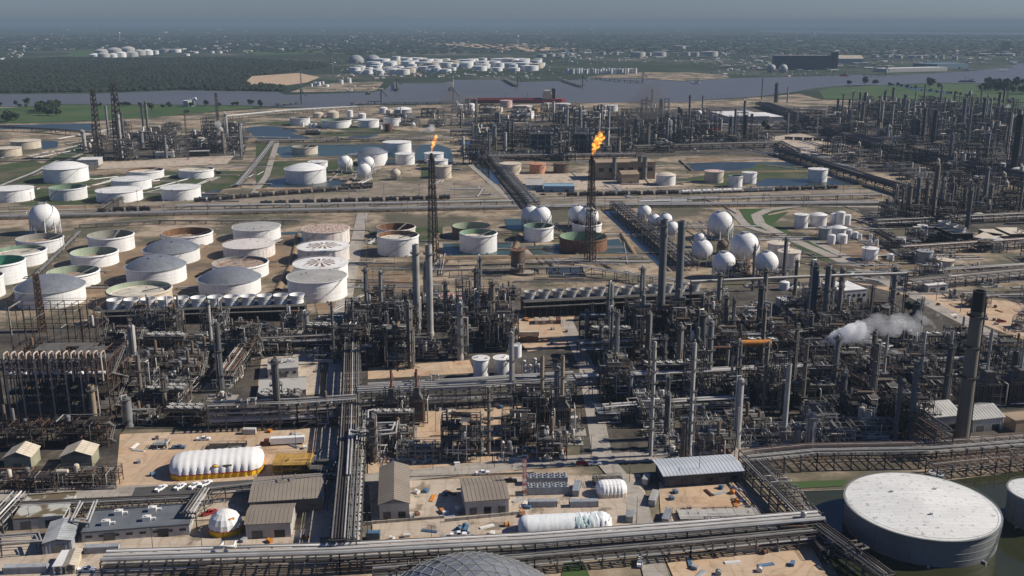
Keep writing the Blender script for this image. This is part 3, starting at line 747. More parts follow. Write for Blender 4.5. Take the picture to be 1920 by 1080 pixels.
# --- pipe racks
PIPEMATS = [PIPEA, PIPEA, PIPEG, PIPEG, PIPED, PIPER, PIPEW]
def poly_offset(pts, off):
    out = []
    for i, p in enumerate(pts):
        d0 = (p - pts[i - 1]).normalized() if i else (pts[1] - p).normalized()
        d1 = (pts[i + 1] - p).normalized() if i < len(pts) - 1 else d0
        n0, n1 = Vector((-d0.y, d0.x)), Vector((-d1.y, d1.x))
        n = (n0 + n1); n = n / max(0.3, n.dot(n0)) if n.length > 1e-3 else n0
        out.append(p + n * off)
    return out
def rack(line, width, levels, npipes, label, fm=STEELG, step=9.0, seed=0, rmax=0.4, group='pipe racks', big=None, auto=True, mats=None, bw=0.4, loops=True, name='pipe_rack', cat='pipe rack', world=False, brace=True):
    """line in photo pixels on the ground; levels = deck heights in metres"""
    rs = random.Random(seed + int(line[0][0] * 3 + line[0][1] * 7))
    q = [Vector(p) if world else P(*p).to_2d() for p in line]
    o = Vector((q[0].x, q[0].y, 0))
    q = [p - o.to_2d() for p in q]
    t = thing(name, label, cat, o, 0, group, auto)
    fb = MB(); top = levels[-1]
    Lq, Rq = poly_offset(q, width / 2), poly_offset(q, -width / 2)
    for i in range(len(q) - 1):
        Ls = (q[i + 1] - q[i]).length; n = max(1, int(Ls / step))
        for k in range(n + 1):
            f = k / n
            a, b = Lq[i].lerp(Lq[i + 1], f), Rq[i].lerp(Rq[i + 1], f)
            for p in (a, b): fb.beam((p.x, p.y, 0), (p.x, p.y, top + 0.2), bw)
            for z in levels: fb.beam((a.x, a.y, z - 0.3), (b.x, b.y, z - 0.3), bw)
            if brace and k < n and k % 3 == 0:
                a2 = Lq[i].lerp(Lq[i + 1], (k + 1) / n); b2 = Rq[i].lerp(Rq[i + 1], (k + 1) / n)
                fb.beam((b.x, b.y, 0), (b2.x, b2.y, levels[0]), bw * 0.6); fb.beam((a.x, a.y, 0), (a2.x, a2.y, levels[0]), bw * 0.6)
        for z in levels:
            for S in (Lq, Rq): fb.beam((S[i].x, S[i].y, z - 0.75), (S[i + 1].x, S[i + 1].y, z - 0.75), bw * 0.8)
    obj('steel_frame', fb, fm(), t)
    for li, z in enumerate(levels):
        m = npipes if isinstance(npipes, int) else npipes[li]
        x = -width / 2 + 0.3; slot = (width - 0.6) / max(1, m)
        for k in range(m):
            r = min(slot * 0.46, rs.uniform(0.14, rmax) if rs.random() < 0.75 else rmax)
            if big and li == len(levels) - 1 and k in big: r = big[k]
            off = x + slot * (k + 0.5)
            pl = poly_offset(q, off)
            pts = [(p.x, p.y, z + r) for p in pl]
            if loops and rs.random() < 0.3 and li == len(levels) - 1:
                a, b = Vector(pts[0]), Vector(pts[1]); f = rs.uniform(0.2, 0.7); L_ = (b - a).length
                if L_ > 40:
                    d = (b - a).normalized(); n_ = Vector((-d.y, d.x, 0)) * rs.choice((3, -3)); u = Vector((0, 0, 2.2)); e = rs.uniform(3, 6)
                    s0 = a + d * L_ * f; pts = pts[:1] + [s0, s0 + u, s0 + u + n_, s0 + u + n_ + d * e, s0 + u + d * e, s0 + d * e] + pts[1:]
            b = MB(); b.path(pts, r, 7 if r > 0.3 else 6)
            obj('pipe', b, rs.choice(mats or PIPEMATS)(), t, smooth=True)
    return t

# --- steel process structures full of equipment
def rand_path(rs, w, d, h, n=5):
    p = [rs.uniform(-w / 2, w / 2), rs.choice((-d / 2 - 0.6, d / 2 + 0.6, rs.uniform(-d / 2, d / 2))), rs.uniform(0.5, h * 0.4)]
    pts = [tuple(p)]; ax = rs.choice((0, 2))
    for _ in range(n):
        if ax == 0: p[0] = rs.uniform(-w / 2 - 1, w / 2 + 1)
        elif ax == 1: p[1] = rs.uniform(-d / 2 - 1, d / 2 + 1)
        else: p[2] = rs.uniform(0.8, h + 1.5)
        pts.append(tuple(p)); ax = rs.choice([a for a in (0, 1, 2) if a != ax])
    out = [pts[0]]
    for q in pts[1:]:
        if (Vector(q) - Vector(out[-1])).length > 0.7: out.append(q)
    return out
def structure_parts(w, d, levels, seed, fm, pipes=10, vessels=5, deck=0.6, bay=5.0, bw=0.3, cooler=False, mats=None, rail=True, vm=None, lo=False):
    rs = random.Random(seed); out = []
    nx, ny = max(1, round(w / bay)), max(1, round(d / bay)); h = levels[-1]
    X = [-w / 2 + w * i / nx for i in range(nx + 1)]; Y = [-d / 2 + d * i / ny for i in range(ny + 1)]
    b = MB()
    for x in X:
        for y in Y: b.beam((x, y, 0), (x, y, h + rs.choice((0, 0, 1.2))), bw)
    for z in levels:
        for x in X: b.beam((x, Y[0], z), (x, Y[-1], z), bw * 0.85)
        for y in Y: b.beam((X[0], y, z), (X[-1], y, z), bw * 0.85)
    z0 = 0
    for z in levels:
        for i in range(nx):
            if rs.random() < 0.35: b.beam((X[i], Y[0], z0), (X[i + 1], Y[0], z), bw * 0.6)
            if rs.random() < 0.2: b.beam((X[i], Y[-1], z0), (X[i + 1], Y[-1], z), bw * 0.6)
        for j in range(ny):
            if rs.random() < 0.35: b.beam((X[-1], Y[j], z0), (X[-1], Y[j + 1], z), bw * 0.6)
        z0 = z
    out.append(('steel_frame', b, fm()))
    for z in levels:
        b = MB()
        for i in range(nx):
            for j in range(ny):
                if rs.random() < (deck if z < h else deck * .55): b.box(((X[i] + X[i + 1]) / 2, (Y[j] + Y[j + 1]) / 2, z + 0.3), (w / nx - 0.1, d / ny - 0.1, 0.12))
        if rail and not lo:
            for zz in (0.9, 1.4):
                for y in (Y[0], Y[-1]): b.beam((X[0], y, z + zz), (X[-1], y, z + zz), 0.1)
                for x in (X[0], X[-1]): b.beam((x, Y[0], z + zz), (x, Y[-1], z + zz), 0.1)
        if lo and b.v:
            for y in (Y[0], Y[-1]): b.beam((X[0], y, z + .5), (X[-1], y, z + .5), .2)
            for x in (X[0], X[-1]): b.beam((x, Y[0], z + .5), (x, Y[-1], z + .5), .2)
        if b.v: out.append(('deck', b, STEEL() if rs.random() < 0.7 else STEELG()))
    zl = [0.0] + levels
    for k in range(vessels):
        z = rs.choice(zl); b = MB(); m = rs.choice(vm or (VESG, PIPEA, STEELG, PIPEG, BROWN, VESG))()
        if rs.random() < 0.6:
            r = rs.uniform(0.5, 1.15); L_ = rs.uniform(3.5, min(8, w * 0.7)); x = rs.uniform(-w / 2 + L_ / 2, max(-w / 2 + L_ / 2 + .1, w / 2 - L_ / 2)); y = rs.uniform(-d / 2 + 1, d / 2 - 1)
            b.drum((x - L_ / 2, y, z + r + 0.7), (x + L_ / 2, y, z + r + 0.7), r, 10)
            for s in (-0.3, 0.3): b.box((x + s * L_, y, z + 0.55), (0.5, r * 1.6, 0.9))
            out.append(('drum', b, m))
        else:
            r = rs.uniform(0.5, 1.2); hh = rs.uniform(3, 8); x = rs.uniform(-w / 2 + 2, w / 2 - 2); y = rs.uniform(-d / 2 + 1.5, d / 2 - 1.5)
            b.lathe([(r, z + 0.3), (r, z + hh - 0.5), (r * 0.7, z + hh - 0.1), (0.01, z + hh)], 12, (x, y, 0))
            out.append(('vessel', b, m))
    for k in range(pipes):
        b = MB(); r = rs.choice((0.1, 0.13, 0.16, 0.2, 0.27))
        b.path(rand_path(rs, w, d, h, rs.randint(3, 6)), r, 6)
        out.append(('pipe', b, rs.choice(mats or (PIPEA, PIPEA, PIPEW, PIPEG, PIPEG, PIPEW, PIPED, PIPER))()))
    if cooler:
        n = max(2, int(w / 5)); b = MB(); b.box((0, 0, h + 1.6), (w, d * 0.8, 1.2)); out.append(('air_cooler', b, STEELG()))
        for i in range(n):
            for j in ((-0.2, 0.2) if d > 9 else (0,)):
                b = MB(); x, y = -w / 2 + w * (i + 0.5) / n, j * d * 0.95; r = min(w / n * 0.44, d * 0.19 if d > 9 else d * 0.36)
                b.lathe([(r, h + 2.2), (r, h + 2.9), (r - 0.12, h + 2.9), (r - 0.12, h + 2.5)], 14, (x, y, 0))
                for kk in range(5):
                    a = kk * 1.2566; b.cur = 1; b.box((x + r * 0.5 * math.cos(a), y + r * 0.5 * math.sin(a), h + 2.6), (r * 0.9, r * 0.35, 0.08), a)
                b.cur = 0
                out.append(('fan', b, [STEELP(), PIPEW()]))
    elif not lo and rs.random() < 0.7:
        b = MB(); x = w / 2 + 1.0; z0 = 0     # zigzag stair on one flank
        for i, z in enumerate(levels):
            y0, y1 = (-d * 0.3, d * 0.3) if i % 2 else (d * 0.3, -d * 0.3)
            for s in (-0.5, 0.5): b.beam((x + s, y0, z0), (x + s, y1, z), 0.22)
            for k in range(8): b.box((x, y0 + (y1 - y0) * k / 8, z0 + (z - z0) * k / 8), (1.0, 0.3, 0.08))
            b.box((x, y1, z), (1.4, 1.4, 0.12)); z0 = z
        out.append(('stair', b, STEELP()))
    return out, (w, d, h)
def make_thing(name, parts, label, cat, loc, rz=0, group=None, auto=True, scale=None):
    """parts: (name, MB or mesh, material[, smooth]) ; returns the root and its children"""
    t = thing(name, label, cat, loc, rz, group, auto, scale)
    ch = []
    for p in parts:
        ch.append((obj(p[0], p[1], p[2], t, smooth=p[0] in ('pipe', 'drum', 'vessel', 'shell')), []))
    return t, ch
PROTO = {}
def stamp(key, build, name, label, cat, loc, rz=0, group=None, scale=None, auto=True):
    """first use builds the thing, later uses copy it and its parts"""
    if key not in PROTO:
        PROTO[key] = make_thing(name, build(), label, cat, loc, rz, group, auto, scale)
        return PROTO[key][0]
    r, ch = PROTO[key]
    return dup(r, ch, loc, rz, label, scale or (1, 1, 1), auto)
# ---------------------------------------------------------------- tank farms (x, foot row, width, wall height in photo pixels)
A_, M_ = True, False
for a in (
 (78, 477, 82, 24, 'open', 'white tank with open grey-lined top just in front of the lone white sphere', W, None, GREYI, FLOORD, .5),
 (42, 502, 90, 24, 'open', 'white tank with green lining and pale sandy floating roof, near the picture edge', W, None, GREENI, FLOORW, .3),
 (3, 536, 92, 38, 'open', 'white tank with vivid green lining, cut by the picture edge', W, None, TEALI, FLOORD, .6),
 (-33, 564, 82, 38, 'open', 'white tank mostly cut off by the left picture edge', W, None, GREYI, FLOORD, .5),
 (211, 475, 82, 28, 'open', 'white open tank lined pale grey, between lone sphere and rust-lined tank', W, None, GREYI, FLOORD, .75),
 (180, 503, 84, 23, 'open', 'low white open tank lined olive green, in front of the pale grey-lined one', W, None, PALEGR, FLOORD, .7),
 (141, 542, 92, 24, 'open', 'white open tank lined mint green with a ladder inside, beside the derrick dome tank', W, None, PALEGR, FLOORD, .6),
 (353, 465, 92, 21, 'open', 'white tank whose open top shows a deep rust-brown lining', W, None, RUSTI, FLOORD, .65),
 (265, 582, 116, 27, 'open', 'wide cream-lined open tank with pale floating roof behind the long white fan row', CREAM, None, PALEGR, FLOORW, .35),
 (453, 527, 102, 24, 'open', 'open tank with tan floating roof and slanting ladder, behind a silver dome', W, None, GREYI, FLOORD, .22),
 (743, 449, 72, 17, 'open', 'rust-stained open tank with dark brown lining behind the big white open tank', RUSTW, None, RUSTI, FLOORD, .8),
 (747, 482, 77, 34, 'open', 'tall white open tank with brown lining and whitish floating roof', W, None, RUSTI, FLOORW, .25),
 (884, 450, 72, 20, 'open', 'brown streaked tank with open green top behind the white green-lined tank', BROWN, None, PALEGR, FLOORD, .8),
 (897, 477, 70, 34, 'open', 'tall white open tank with teal lining and white floating roof standing in shallow water', W, None, GREENI, FLOORW, .3),
 (1010, 455, 55, 27, 'open', 'white tank with dark teal open top in front of two spheres', W, None, GREENI, FLOORD, .7),
 (1100, 438, 55, 15, 'open', 'low white open tank with rust lining behind the larger flare derrick', W, None, RUSTI, FLOORD, .7),
 (1093, 476, 89, 24, 'open', 'low rust-walled tank with wide green open top standing in shallow water', RUST, None, GREENI, FLOORD, .8),
 (130, 377, 66, 22, 'open', 'white open tank lined dull green, in front of the large domed white tank', W, None, GREENI, FLOORD, .8),
 (274, 337, 66, 14, 'open', 'low white open tank with dark lining and pinkish floating roof', W, None, RUSTI, FLOORW, .3),
 (369, 336, 64, 15, 'open', 'low white open tank with pale floating roof near the sandy lot', W, None, GREYI, FLOORW, .2),
 (572, 291, 48, 14, 'open', 'pale open tank standing at the edge of the teal pond', CREAM, None, GREYI, FLOORD, .5),
 (563, 236, 37, 14, 'open', 'white open tank beside two slim white tanks near the river', W, None, GREYI, FLOORD, .5),
 (631, 241, 56, 14, 'open', 'widest white open tank of the riverside row', W, None, GREENI, FLOORD, .5),
 (691, 240, 40, 14, 'flat', 'white flat-topped tank in the riverside row beside the brown tank', W, ROOFW, None, None, .3),
 (735, 237, 33, 15, 'open', 'white open tank behind the small brown-red tank', W, None, GREYI, FLOORW, .4),
 (1378, 352, 26, 21, 'open', 'white tank with green-lined open top, middle of three by the long pond', W, None, GREENI, FLOORD, .4),
 (99, 580, 121, 30, 'alu', 'largest silver-domed white tank, behind the thin lattice derrick', W, None, None, None, .3),
 (324, 499, 101, 23, 'alu', 'silver-domed tank directly behind another silver dome, near the rust-lined tank', W, None, None, None, .3),
 (296, 538, 107, 29, 'alu', 'silver-domed white tank with dark triangular panels, in front of another dome', W, None, None, None, .3),
 (433, 561, 113, 27, 'alu', 'silver-domed white tank with a few dark triangles behind the long white fan row', W, None, None, None, .3),
 (699, 312, 56, 23, 'alu', 'white tank with shallow grey panelled dome behind the white spheres', W, None, None, None, .3),
 (126, 344, 79, 26, 'dome', 'large white domed tank with a slanting stair, nearest the coker derricks', W, None, None, None, .3),
 (574, 346, 76, 25, 'dome', 'large white domed tank standing in dark blue water', W, None, None, None, .3),
 (756, 226, 33, 20, 'dome', 'grey domed tank, tallest of the riverside row', GREYP, W, None, None, .3),
 (1248, 349, 36, 19, 'dome', 'cream tank with tan domed top beside the tan power house', W, CREAM, None, None, .3),
 (483, 455, 87, 22, 'flat', 'white tank with clean grey flat roof behind the rust-dripped tank', W, GPLATES, None, None, .3),
 (469, 488, 94, 21, 'flat', 'low tank with pinkish white roof and rust dripping down its wall', RUSTW, RUSTW, None, None, .3),
 (613, 463, 86, 26, 'flat', 'rusted tank with blotched rust-red roof, rearmost of its column of tanks', RUSTW, ROOFR, None, None, .3),
 (608, 498, 95, 26, 'star', 'rust-streaked tank with white roof and dark star pattern, second of its column', RUSTW, ROOFW, None, None, .3),
 (603, 533, 100, 28, 'star', 'tank with dark star pattern on its roof, just behind the clean grey-roofed tank', W, ROOFW, None, None, .3),
 (597, 569, 109, 38, 'flat', 'tall clean white tank with smooth grey roof beside the long white fan row', W, GPLATES, None, None, .3),
 (27, 380, 72, 22, 'flat', 'white flat-roofed tank at the picture edge above the lone white sphere', W, ROOFW, None, None, .3),
 (248, 358, 71, 18, 'flat', 'white cone-roofed tank with a diagonal stair behind the long low white tank', W, ROOFW, None, None, .3),
 (226, 381, 82, 19, 'flat', 'long low white cone-roofed tank nearest the short black train', W, ROOFW, None, None, .3),
 (341, 377, 71, 21, 'flat', 'white flat-roofed tank with a zigzag stair shadow beside a small pond', W, ROOFW, None, None, .3),
 (15, 295, 50, 15, 'flat', 'cream flat-roofed tank touching the left picture edge', CREAM, CREAM, None, None, .3),
 (50, 280, 52, 14, 'flat', 'tan flat-roofed tank by a small blue pond, behind the cream edge tank', CREAM, CREAM, None, None, .3),
 (597, 325, 36, 20, 'flat', 'white tank half hidden behind the large domed tank in blue water', W, ROOFW, None, None, .3),
 (745, 290, 53, 21, 'flat', 'broad white tank at the back of the teal pond', W, ROOFW, None, None, .3),
 (760, 310, 36, 20, 'flat', 'small white tank in front of the broad white one by the teal pond', W, ROOFW, None, None, .3),
 (814, 307, 36, 18, 'flat', 'rearmost of three tanks lined up behind the smaller flare derrick', W, ROOFW, None, None, .3),
 (821, 319, 38, 17, 'flat', 'middle of three tanks lined up behind the smaller flare derrick', W, ROOFW, None, None, .3),
 (832, 335, 29, 22, 'flat', 'beige front one of three tanks behind the smaller flare derrick', CREAM, CREAM, None, None, .3),
 (957, 328, 41, 19, 'flat', 'cream tank beside the bright orange-banded tank', CREAM, CREAM, None, None, .3),
 (1008, 327, 31, 18, 'flat', 'orange tank with pale bands and rust between cream and brown tanks', ORUST, ORUST, None, None, .3),
 (1053, 326, 31, 18, 'flat', 'dull brown tank beside the orange-banded tank', BROWN, BROWN, None, None, .3),
 (1532, 342, 35, 23, 'flat', 'lone white tank with a ladder stair at the end of the long pond', W, ROOFW, None, None, .3),
 (1338, 344, 35, 21, 'flat', 'cream tank with reddish roof rim beside the long pond', CREAM, PALEPINK, None, None, .3),
 (1404, 345, 27, 20, 'flat', 'white tank, right one of three in the pond water', W, ROOFW, None, None, .3),
 (844, 583, 47, 21, 'flat', 'pale tank with bright salmon roof between the grey stacks', PALEPINK, PINK, None, None, .3),
 (915, 580, 31, 23, 'flat', 'pale pink tank beside the salmon-roofed tank', PALEPINK, PALEPINK, None, None, .3),
 (1458, 485, 39, 26, 'flat', 'rust-streaked cream tank behind its twin, near the largest spheres', RUSTW, CREAM, None, None, .3),
 (1478, 503, 40, 28, 'flat', 'rust-streaked cream tank with red steps beside it, in front of its twin', RUSTW, CREAM, None, None, .3),
 (902, 713, 29, 37, 'flat', 'tall clean white tank, left of a pair beside slim white vessels', W, ROOFW, None, None, .3),
 (941, 709, 29, 34, 'flat', 'tall white tank with shaded side, right of a pair beside slim vessels', W, ROOFW, None, None, .3),
 (969, 672, 18, 22, 'flat', 'small white raised tank with a spiral stair above a brown pump house', W, ROOFW, None, None, .3),
 (1714, 1060, 268, 52, 'flat', 'huge white tank with vast pale roof standing in murky water', BIGW, PLATES, None, None, .3),
 (1938, 1001, 106, 58, 'flat', 'white tank cut by the picture edge beside the huge white tank', BIGW, PLATES, None, None, .3),
 (1755, 899, 22, 8, 'flat', 'small white tank peeking out behind the huge white tank', W, ROOFW, None, None, .3),
 (1501, 430, 25, 26, 'flat', 'white tank with a dark spiral stair inside the road loop', W, ROOFW, None, None, .3),
 (1534, 425, 30, 20, 'dome', 'white dome-topped tank beside the spiral-stair tank in the road loop', W, None, None, None, .3),
 (1572, 446, 28, 17, 'dome', 'low white cone-topped tank amid the cluster of small tanks', W, None, None, None, .3),
 (1545, 451, 23, 22, 'flat', 'grey tank in the cluster of small white tanks', GREYP, GREYP, None, None, .3),
 (1630, 490, 28, 22, 'flat', 'white tank standing on brown bare ground behind the tall pipe portal', W, ROOFW, None, None, .3),
 (1732, 499, 27, 26, 'flat', 'tall grey tank beside a low cream one', GREYP, GREYP, None, None, .3),
 (1772, 501, 29, 11, 'flat', 'low cream tank beside the tall grey tank', CREAM, CREAM, None, None, .3),
 (1727, 448, 19, 24, 'flat', 'slim white tank beside the square grey cooling tower', W, ROOFW, None, None, .3),
 (1834, 416, 20, 13, 'dome', 'grey dome-topped tank at the foot of the dark column forest', GREYP, CREAM, None, None, .3),
 (728, 248, 14, 15, 'flat', 'small brown-red tank in front of the riverside row', mat and (lambda: mat('brown_red', (0.13, 0.05, 0.04), None, 0.7)), None, None, None, .3),
 (1055, 210, 28, 15, 'flat', 'white riverside tank just in front of the red ship bridge', W, ROOFW, None, None, .3),
 (985, 223, 33, 13, 'flat', 'white tank nearest the viewer among the smoky riverside tanks', W, ROOFW, None, None, .3),
 (980, 210, 35, 10, 'flat', 'white flat tank behind another white tank near the orange tan one', W, ROOFW, None, None, .3),
 (1004, 218, 16, 14, 'flat', 'mustard-coloured riverside tank beside two white ones', lambda: mat('mustard', (0.42, 0.27, 0.10), None, 0.7), None, None, None, .3),
 (949, 202, 23, 13, 'flat', 'salmon-tan tank in front of the red ship hull', PALEPINK, None, None, None, .3),
 (924, 213, 38, 10, 'flat', 'broad pale tank behind drifting flare smoke', CREAM, None, None, None, .3),
 (861, 208, 15, 11, 'dome', 'left one of two small white domed tanks behind the flare smoke', W, None, None, None, .3),
 (883, 208, 16, 12, 'dome', 'right one of two small white domed tanks behind the flare smoke', W, None, None, None, .3),
 (1147, 209, 22, 11, 'flat', 'white riverside tank farthest right of its row', W, ROOFW, None, None, .3),
 (1125, 210, 18, 7, 'flat', 'low white tank beside the farthest right riverside tank', W, ROOFW, None, None, .3),
 (1137, 216, 12, 7, 'flat', 'tiny white tank in front of the low riverside tank', W, ROOFW, None, None, .3),
 (1091, 218, 26, 9, 'flat', 'pale bluish riverside tank beside the grey one', WALLG, ROOFW, None, None, .3),
 (1120, 223, 19, 13, 'flat', 'grey riverside tank in front of the low white one', GREYP, GREYP, None, None, .3),
 (1083, 210, 17, 6, 'flat', 'low white tank behind the pale bluish riverside tank', W, ROOFW, None, None, .3),
):
    tank(a[0], a[1], a[2], a[3], a[4], a[5], a[6], a[7], a[8], a[9], a[10], detail=a[2] > 20, auto=False, stair=-60 if a[0] == 1714 else None)
sml = [(583, 240, 8, 8, W), (591, 240, 8, 8, W), (597, 222, 20, 9, CREAM), (624, 222, 23, 11, CREAM), (656, 220, 12, 12, W), (679, 223, 15, 9, W), (719, 213, 16, 10, W), (730, 221, 12, 14, CREAM), (714, 244, 6, 9, W),
 (1562, 421, 13, 19, W), (1575, 423, 16, 24, W), (1588, 422, 12, 18, W), (1558, 459, 15, 17, W), (1578, 458, 19, 16, W), (1591, 448, 11, 16, W), (1603, 448, 11, 12, W), (1612, 450, 7, 10, W), (1632, 451, 6, 11, W), (1631, 462, 7, 11, W), (1643, 462, 7, 11, W), (1669, 489, 13, 11, W), (1752, 497, 8, 9, CREAM),
 (1878, 321, 13, 14, W), (1909, 327, 24, 9, W), (1470, 546, 18, 15, W), (1490, 547, 13, 8, W), (1790, 295, 9, 8, W), (1803, 295, 9, 8, W), (1815, 296, 9, 9, W), (1825, 295, 9, 8, W), (1288, 562, 12, 14, W), (1045, 262, 8, 10, W), (1060, 262, 11, 10, W), (1003, 222, 8, 5, W), (1019, 223, 8, 5, W), (568, 238, 5, 8, W)]
for x, y, wp, hp, m in sml:
    tank(x, y, wp, hp, 'dome' if wp > 8 else 'flat', 'small %s storage tank' % ('white' if m is W else 'cream'), m, auto=True, detail=False, group='small tanks', rise=None)
# slim white vessels by the pair of tanks
for x, y, hp in ((983, 705, 30), (994, 707, 24), (1003, 703, 32), (1010, 706, 24), (1017, 704, 26)):
    col_px(x, y, y - hp, 6.5, 'slim white upright vessel', W(), 1, group='slim white vessels', name='upright_vessel', cat='vessel', pipe=False)
# brown tower in its basin and the dome in the foreground
t, c, r, h = tank(971, 513, 26, 42, 'flat', 'brown cylindrical tower with rusty top standing beside a round basin', BROWN, RUST, auto=False)
tank(985, 518, 52, 4, 'open', 'shallow round concrete basin at the foot of the brown tower', BROWN, None, BROWN, lambda: CONC(), .8, auto=False, name='round_basin', cat='basin', detail=False)
tank(885, 1310, 350, 62, 'alu', 'great silver geodesic dome tank cut by the bottom edge', W, rise=13.0, auto=False)

td = [o for o, a in THINGS if o['label'].startswith('great silver')][0]
dr = [c for c in COL.objects if c.parent == td and c.name.startswith('dome_roof')][0]
b = MB()
for e in dr.data.edges:
    p, q = dr.data.vertices[e.vertices[0]].co, dr.data.vertices[e.vertices[1]].co; b.beam(p, q, .22)
for v in dr.data.vertices: b.box((v.co.x, v.co.y, v.co.z + .1), (.7, .7, .25))
obj('seam_strips', b, STEELP(), dr)
# far tank farms across the river: each tank is its own object
def far_tank(x, y, wp, hp, label, m=W, kind='flat', group='tanks across the river', auto=True, up=.6):
    c, r = place(x, y, wp); h = HT(x, y, y - hp)
    b = MB()
    if kind == 'flat': b.lathe([(r, 0), (r, h), (0.01, h + r * 0.06)], 20)
    else:
        R0 = (r * r + (r * up) ** 2) / (2 * r * up); am = math.asin(min(1, r / R0))
        b.lathe([(r, 0), (r, h)] + [(max(.01, R0 * math.sin(am * i / 6)), R0 * math.cos(am * i / 6) - R0 + r * up + h) for i in range(5, -1, -1)], 24)
    o = obj('storage_tank', b, m(), None, loc=c, smooth=True)
    return tag(o, label, 'storage tank', group, None, auto)
far_tank(668, 118, 29, 6, 'left one of two grey hemispherical domes across the river', GREYP, 'dome', auto=False)
far_tank(700, 120, 29, 8, 'right one of two grey hemispherical domes across the river', GREYP, 'dome', auto=False)
rf = random.Random(5)
rows = [(115, 735, 800, 5), (118, 760, 1020, 11), (121, 705, 1020, 12), (125, 690, 1020, 12), (128, 690, 1010, 11), (132, 665, 860, 8), (133, 890, 1010, 4), (136, 655, 850, 9), (140, 660, 770, 5)]
for y, x0, x1, n in rows:
    for i in range(n):
        x = x0 + (x1 - x0) * (i + rf.uniform(0.1, 0.9)) / n
        far_tank(x, y + rf.uniform(-0.7, 0.7), rf.choice((16, 22, 27, 33)), rf.uniform(6, 10), 'white tank across the river', (W if rf.random() < .85 else CREAM), 'flat')
for i in range(26):
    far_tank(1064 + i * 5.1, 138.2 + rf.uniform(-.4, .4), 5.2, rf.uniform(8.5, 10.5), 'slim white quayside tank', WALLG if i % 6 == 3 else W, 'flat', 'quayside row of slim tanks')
for x, y, wp, hp in ((178, 108, 20, 5), (195, 108.5, 22, 7), (212, 108, 16, 6), (228, 107.5, 18, 8), (247, 107, 24, 8), (262, 104, 22, 8), (277, 103.5, 20, 8), (292, 102, 12, 7), (310, 98.5, 30, 6), (330, 98.5, 20, 6), (350, 105, 12, 4), (365, 100, 14, 3), (398, 100, 8, 4), (412, 100, 10, 4), (190, 100, 24, 5), (215, 99, 26, 6), (240, 97, 26, 6)):
    far_tank(x, y, wp, hp, 'pale tank beyond the wood', WALLG if x > 180 and wp > 20 else W, 'dome' if wp > 15 and x < 300 else 'flat', 'tanks beyond the wood', up=.3)
for x, y, wp, hp in ((1015, 107, 18, 5), (1033, 106, 16, 5), (1050, 105, 16, 4), (1068, 104, 18, 4), (1196, 107, 28, 9), (1236, 106, 26, 8), (1287, 105, 14, 7), (1303, 106, 16, 8), (1330, 106, 32, 9), (1275, 92, 20, 6), (1235, 104, 10, 5), (1217, 105, 8, 7), (1130, 103, 10, 6), (1155, 103, 10, 6), (1685, 110, 14, 6), (1710, 110, 18, 6), (1722, 110, 15, 6), (1662, 109, 14, 6), (1640, 108, 12, 6), (1750, 111, 10, 8), (1765, 111, 10, 8), (1790, 113, 10, 7), (1845, 104, 24, 3), (1890, 105, 24, 4)):
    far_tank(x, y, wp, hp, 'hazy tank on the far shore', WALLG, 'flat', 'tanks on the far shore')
for x, y, wp, hp in ((591, 161, 8, 7), (598, 161, 8, 7), (612, 163, 10, 4), (584, 163, 5, 6), (605, 158, 6, 5), (640, 158, 8, 8), (655, 156, 8, 9)):
    far_tank(x, y, wp, hp, 'small white tank on the spit', W, 'flat', 'tanks on the river spit')

# ---------------------------------------------------------------- spheres
for a in ((87, 413, 27, 441, 'lone white sphere at the left edge of the picture with slim legs'), (995, 403, 18, 428, 'white sphere half hidden behind its twin near the smaller flare'), (1015, 405, 19, 432, 'white sphere in front of its twin, behind the dark teal open tank'),
          (1082, 402, 18, 427, 'white sphere half hidden behind its twin beside the larger flare derrick'), (1103, 405, 19, 432, 'white sphere directly behind the larger flare derrick'), (1208, 397, 13.5, 417, 'white sphere at the far end of the diagonal row'),
          (1226, 411, 12, 431, 'second white sphere from the far end of the diagonal row'), (1247, 412, 14, 434, 'white sphere partly behind the last one of the diagonal row'), (1259, 427, 14, 449, 'nearest white sphere of the diagonal row beside the grey stacks'),
          (1349, 420, 24, 450, 'big white sphere at the back of the large cluster'), (1394, 462, 27.5, 500, 'biggest white sphere, in the middle of the large cluster'), (1315, 467, 20, 498, 'white sphere beside the thin dark column at the edge of the cluster'),
          (1311, 446, 11, 465, 'small white sphere behind the others in the large cluster'), (1356, 493, 22, 524, 'front white sphere of the large cluster, under the long pipe'), (1435, 492, 22, 523, 'front white sphere of the cluster nearest the rusty cream tanks'),
          (648, 304, 14, 324, 'white sphere standing apart by the teal pond'), (683, 318, 14, 340, 'front white sphere of the pond-side group'), (690, 305, 13.5, 326, 'rear white sphere of the pond-side group')):
    sphere_tank(*a)
sphere_tank(742, 326, 10, 338, 'small cream sphere beside the pond-side group', CREAM)
sphere_tank(1354, 458, 10.5, 477, 'small dark brown sphere among the big white ones', BROWN)
sphere_tank(775, 233, 4, 239, 'tiny white sphere near the smaller flare smoke', W, 6)
for x, y in ((1446, 130), (1468, 128)):
    sphere_tank(x, y, 8, 138, 'pale sphere on the far quay, %s' % ('left of a pair' if x < 1450 else 'right of a pair'), WALLG, 6, 'quay spheres')
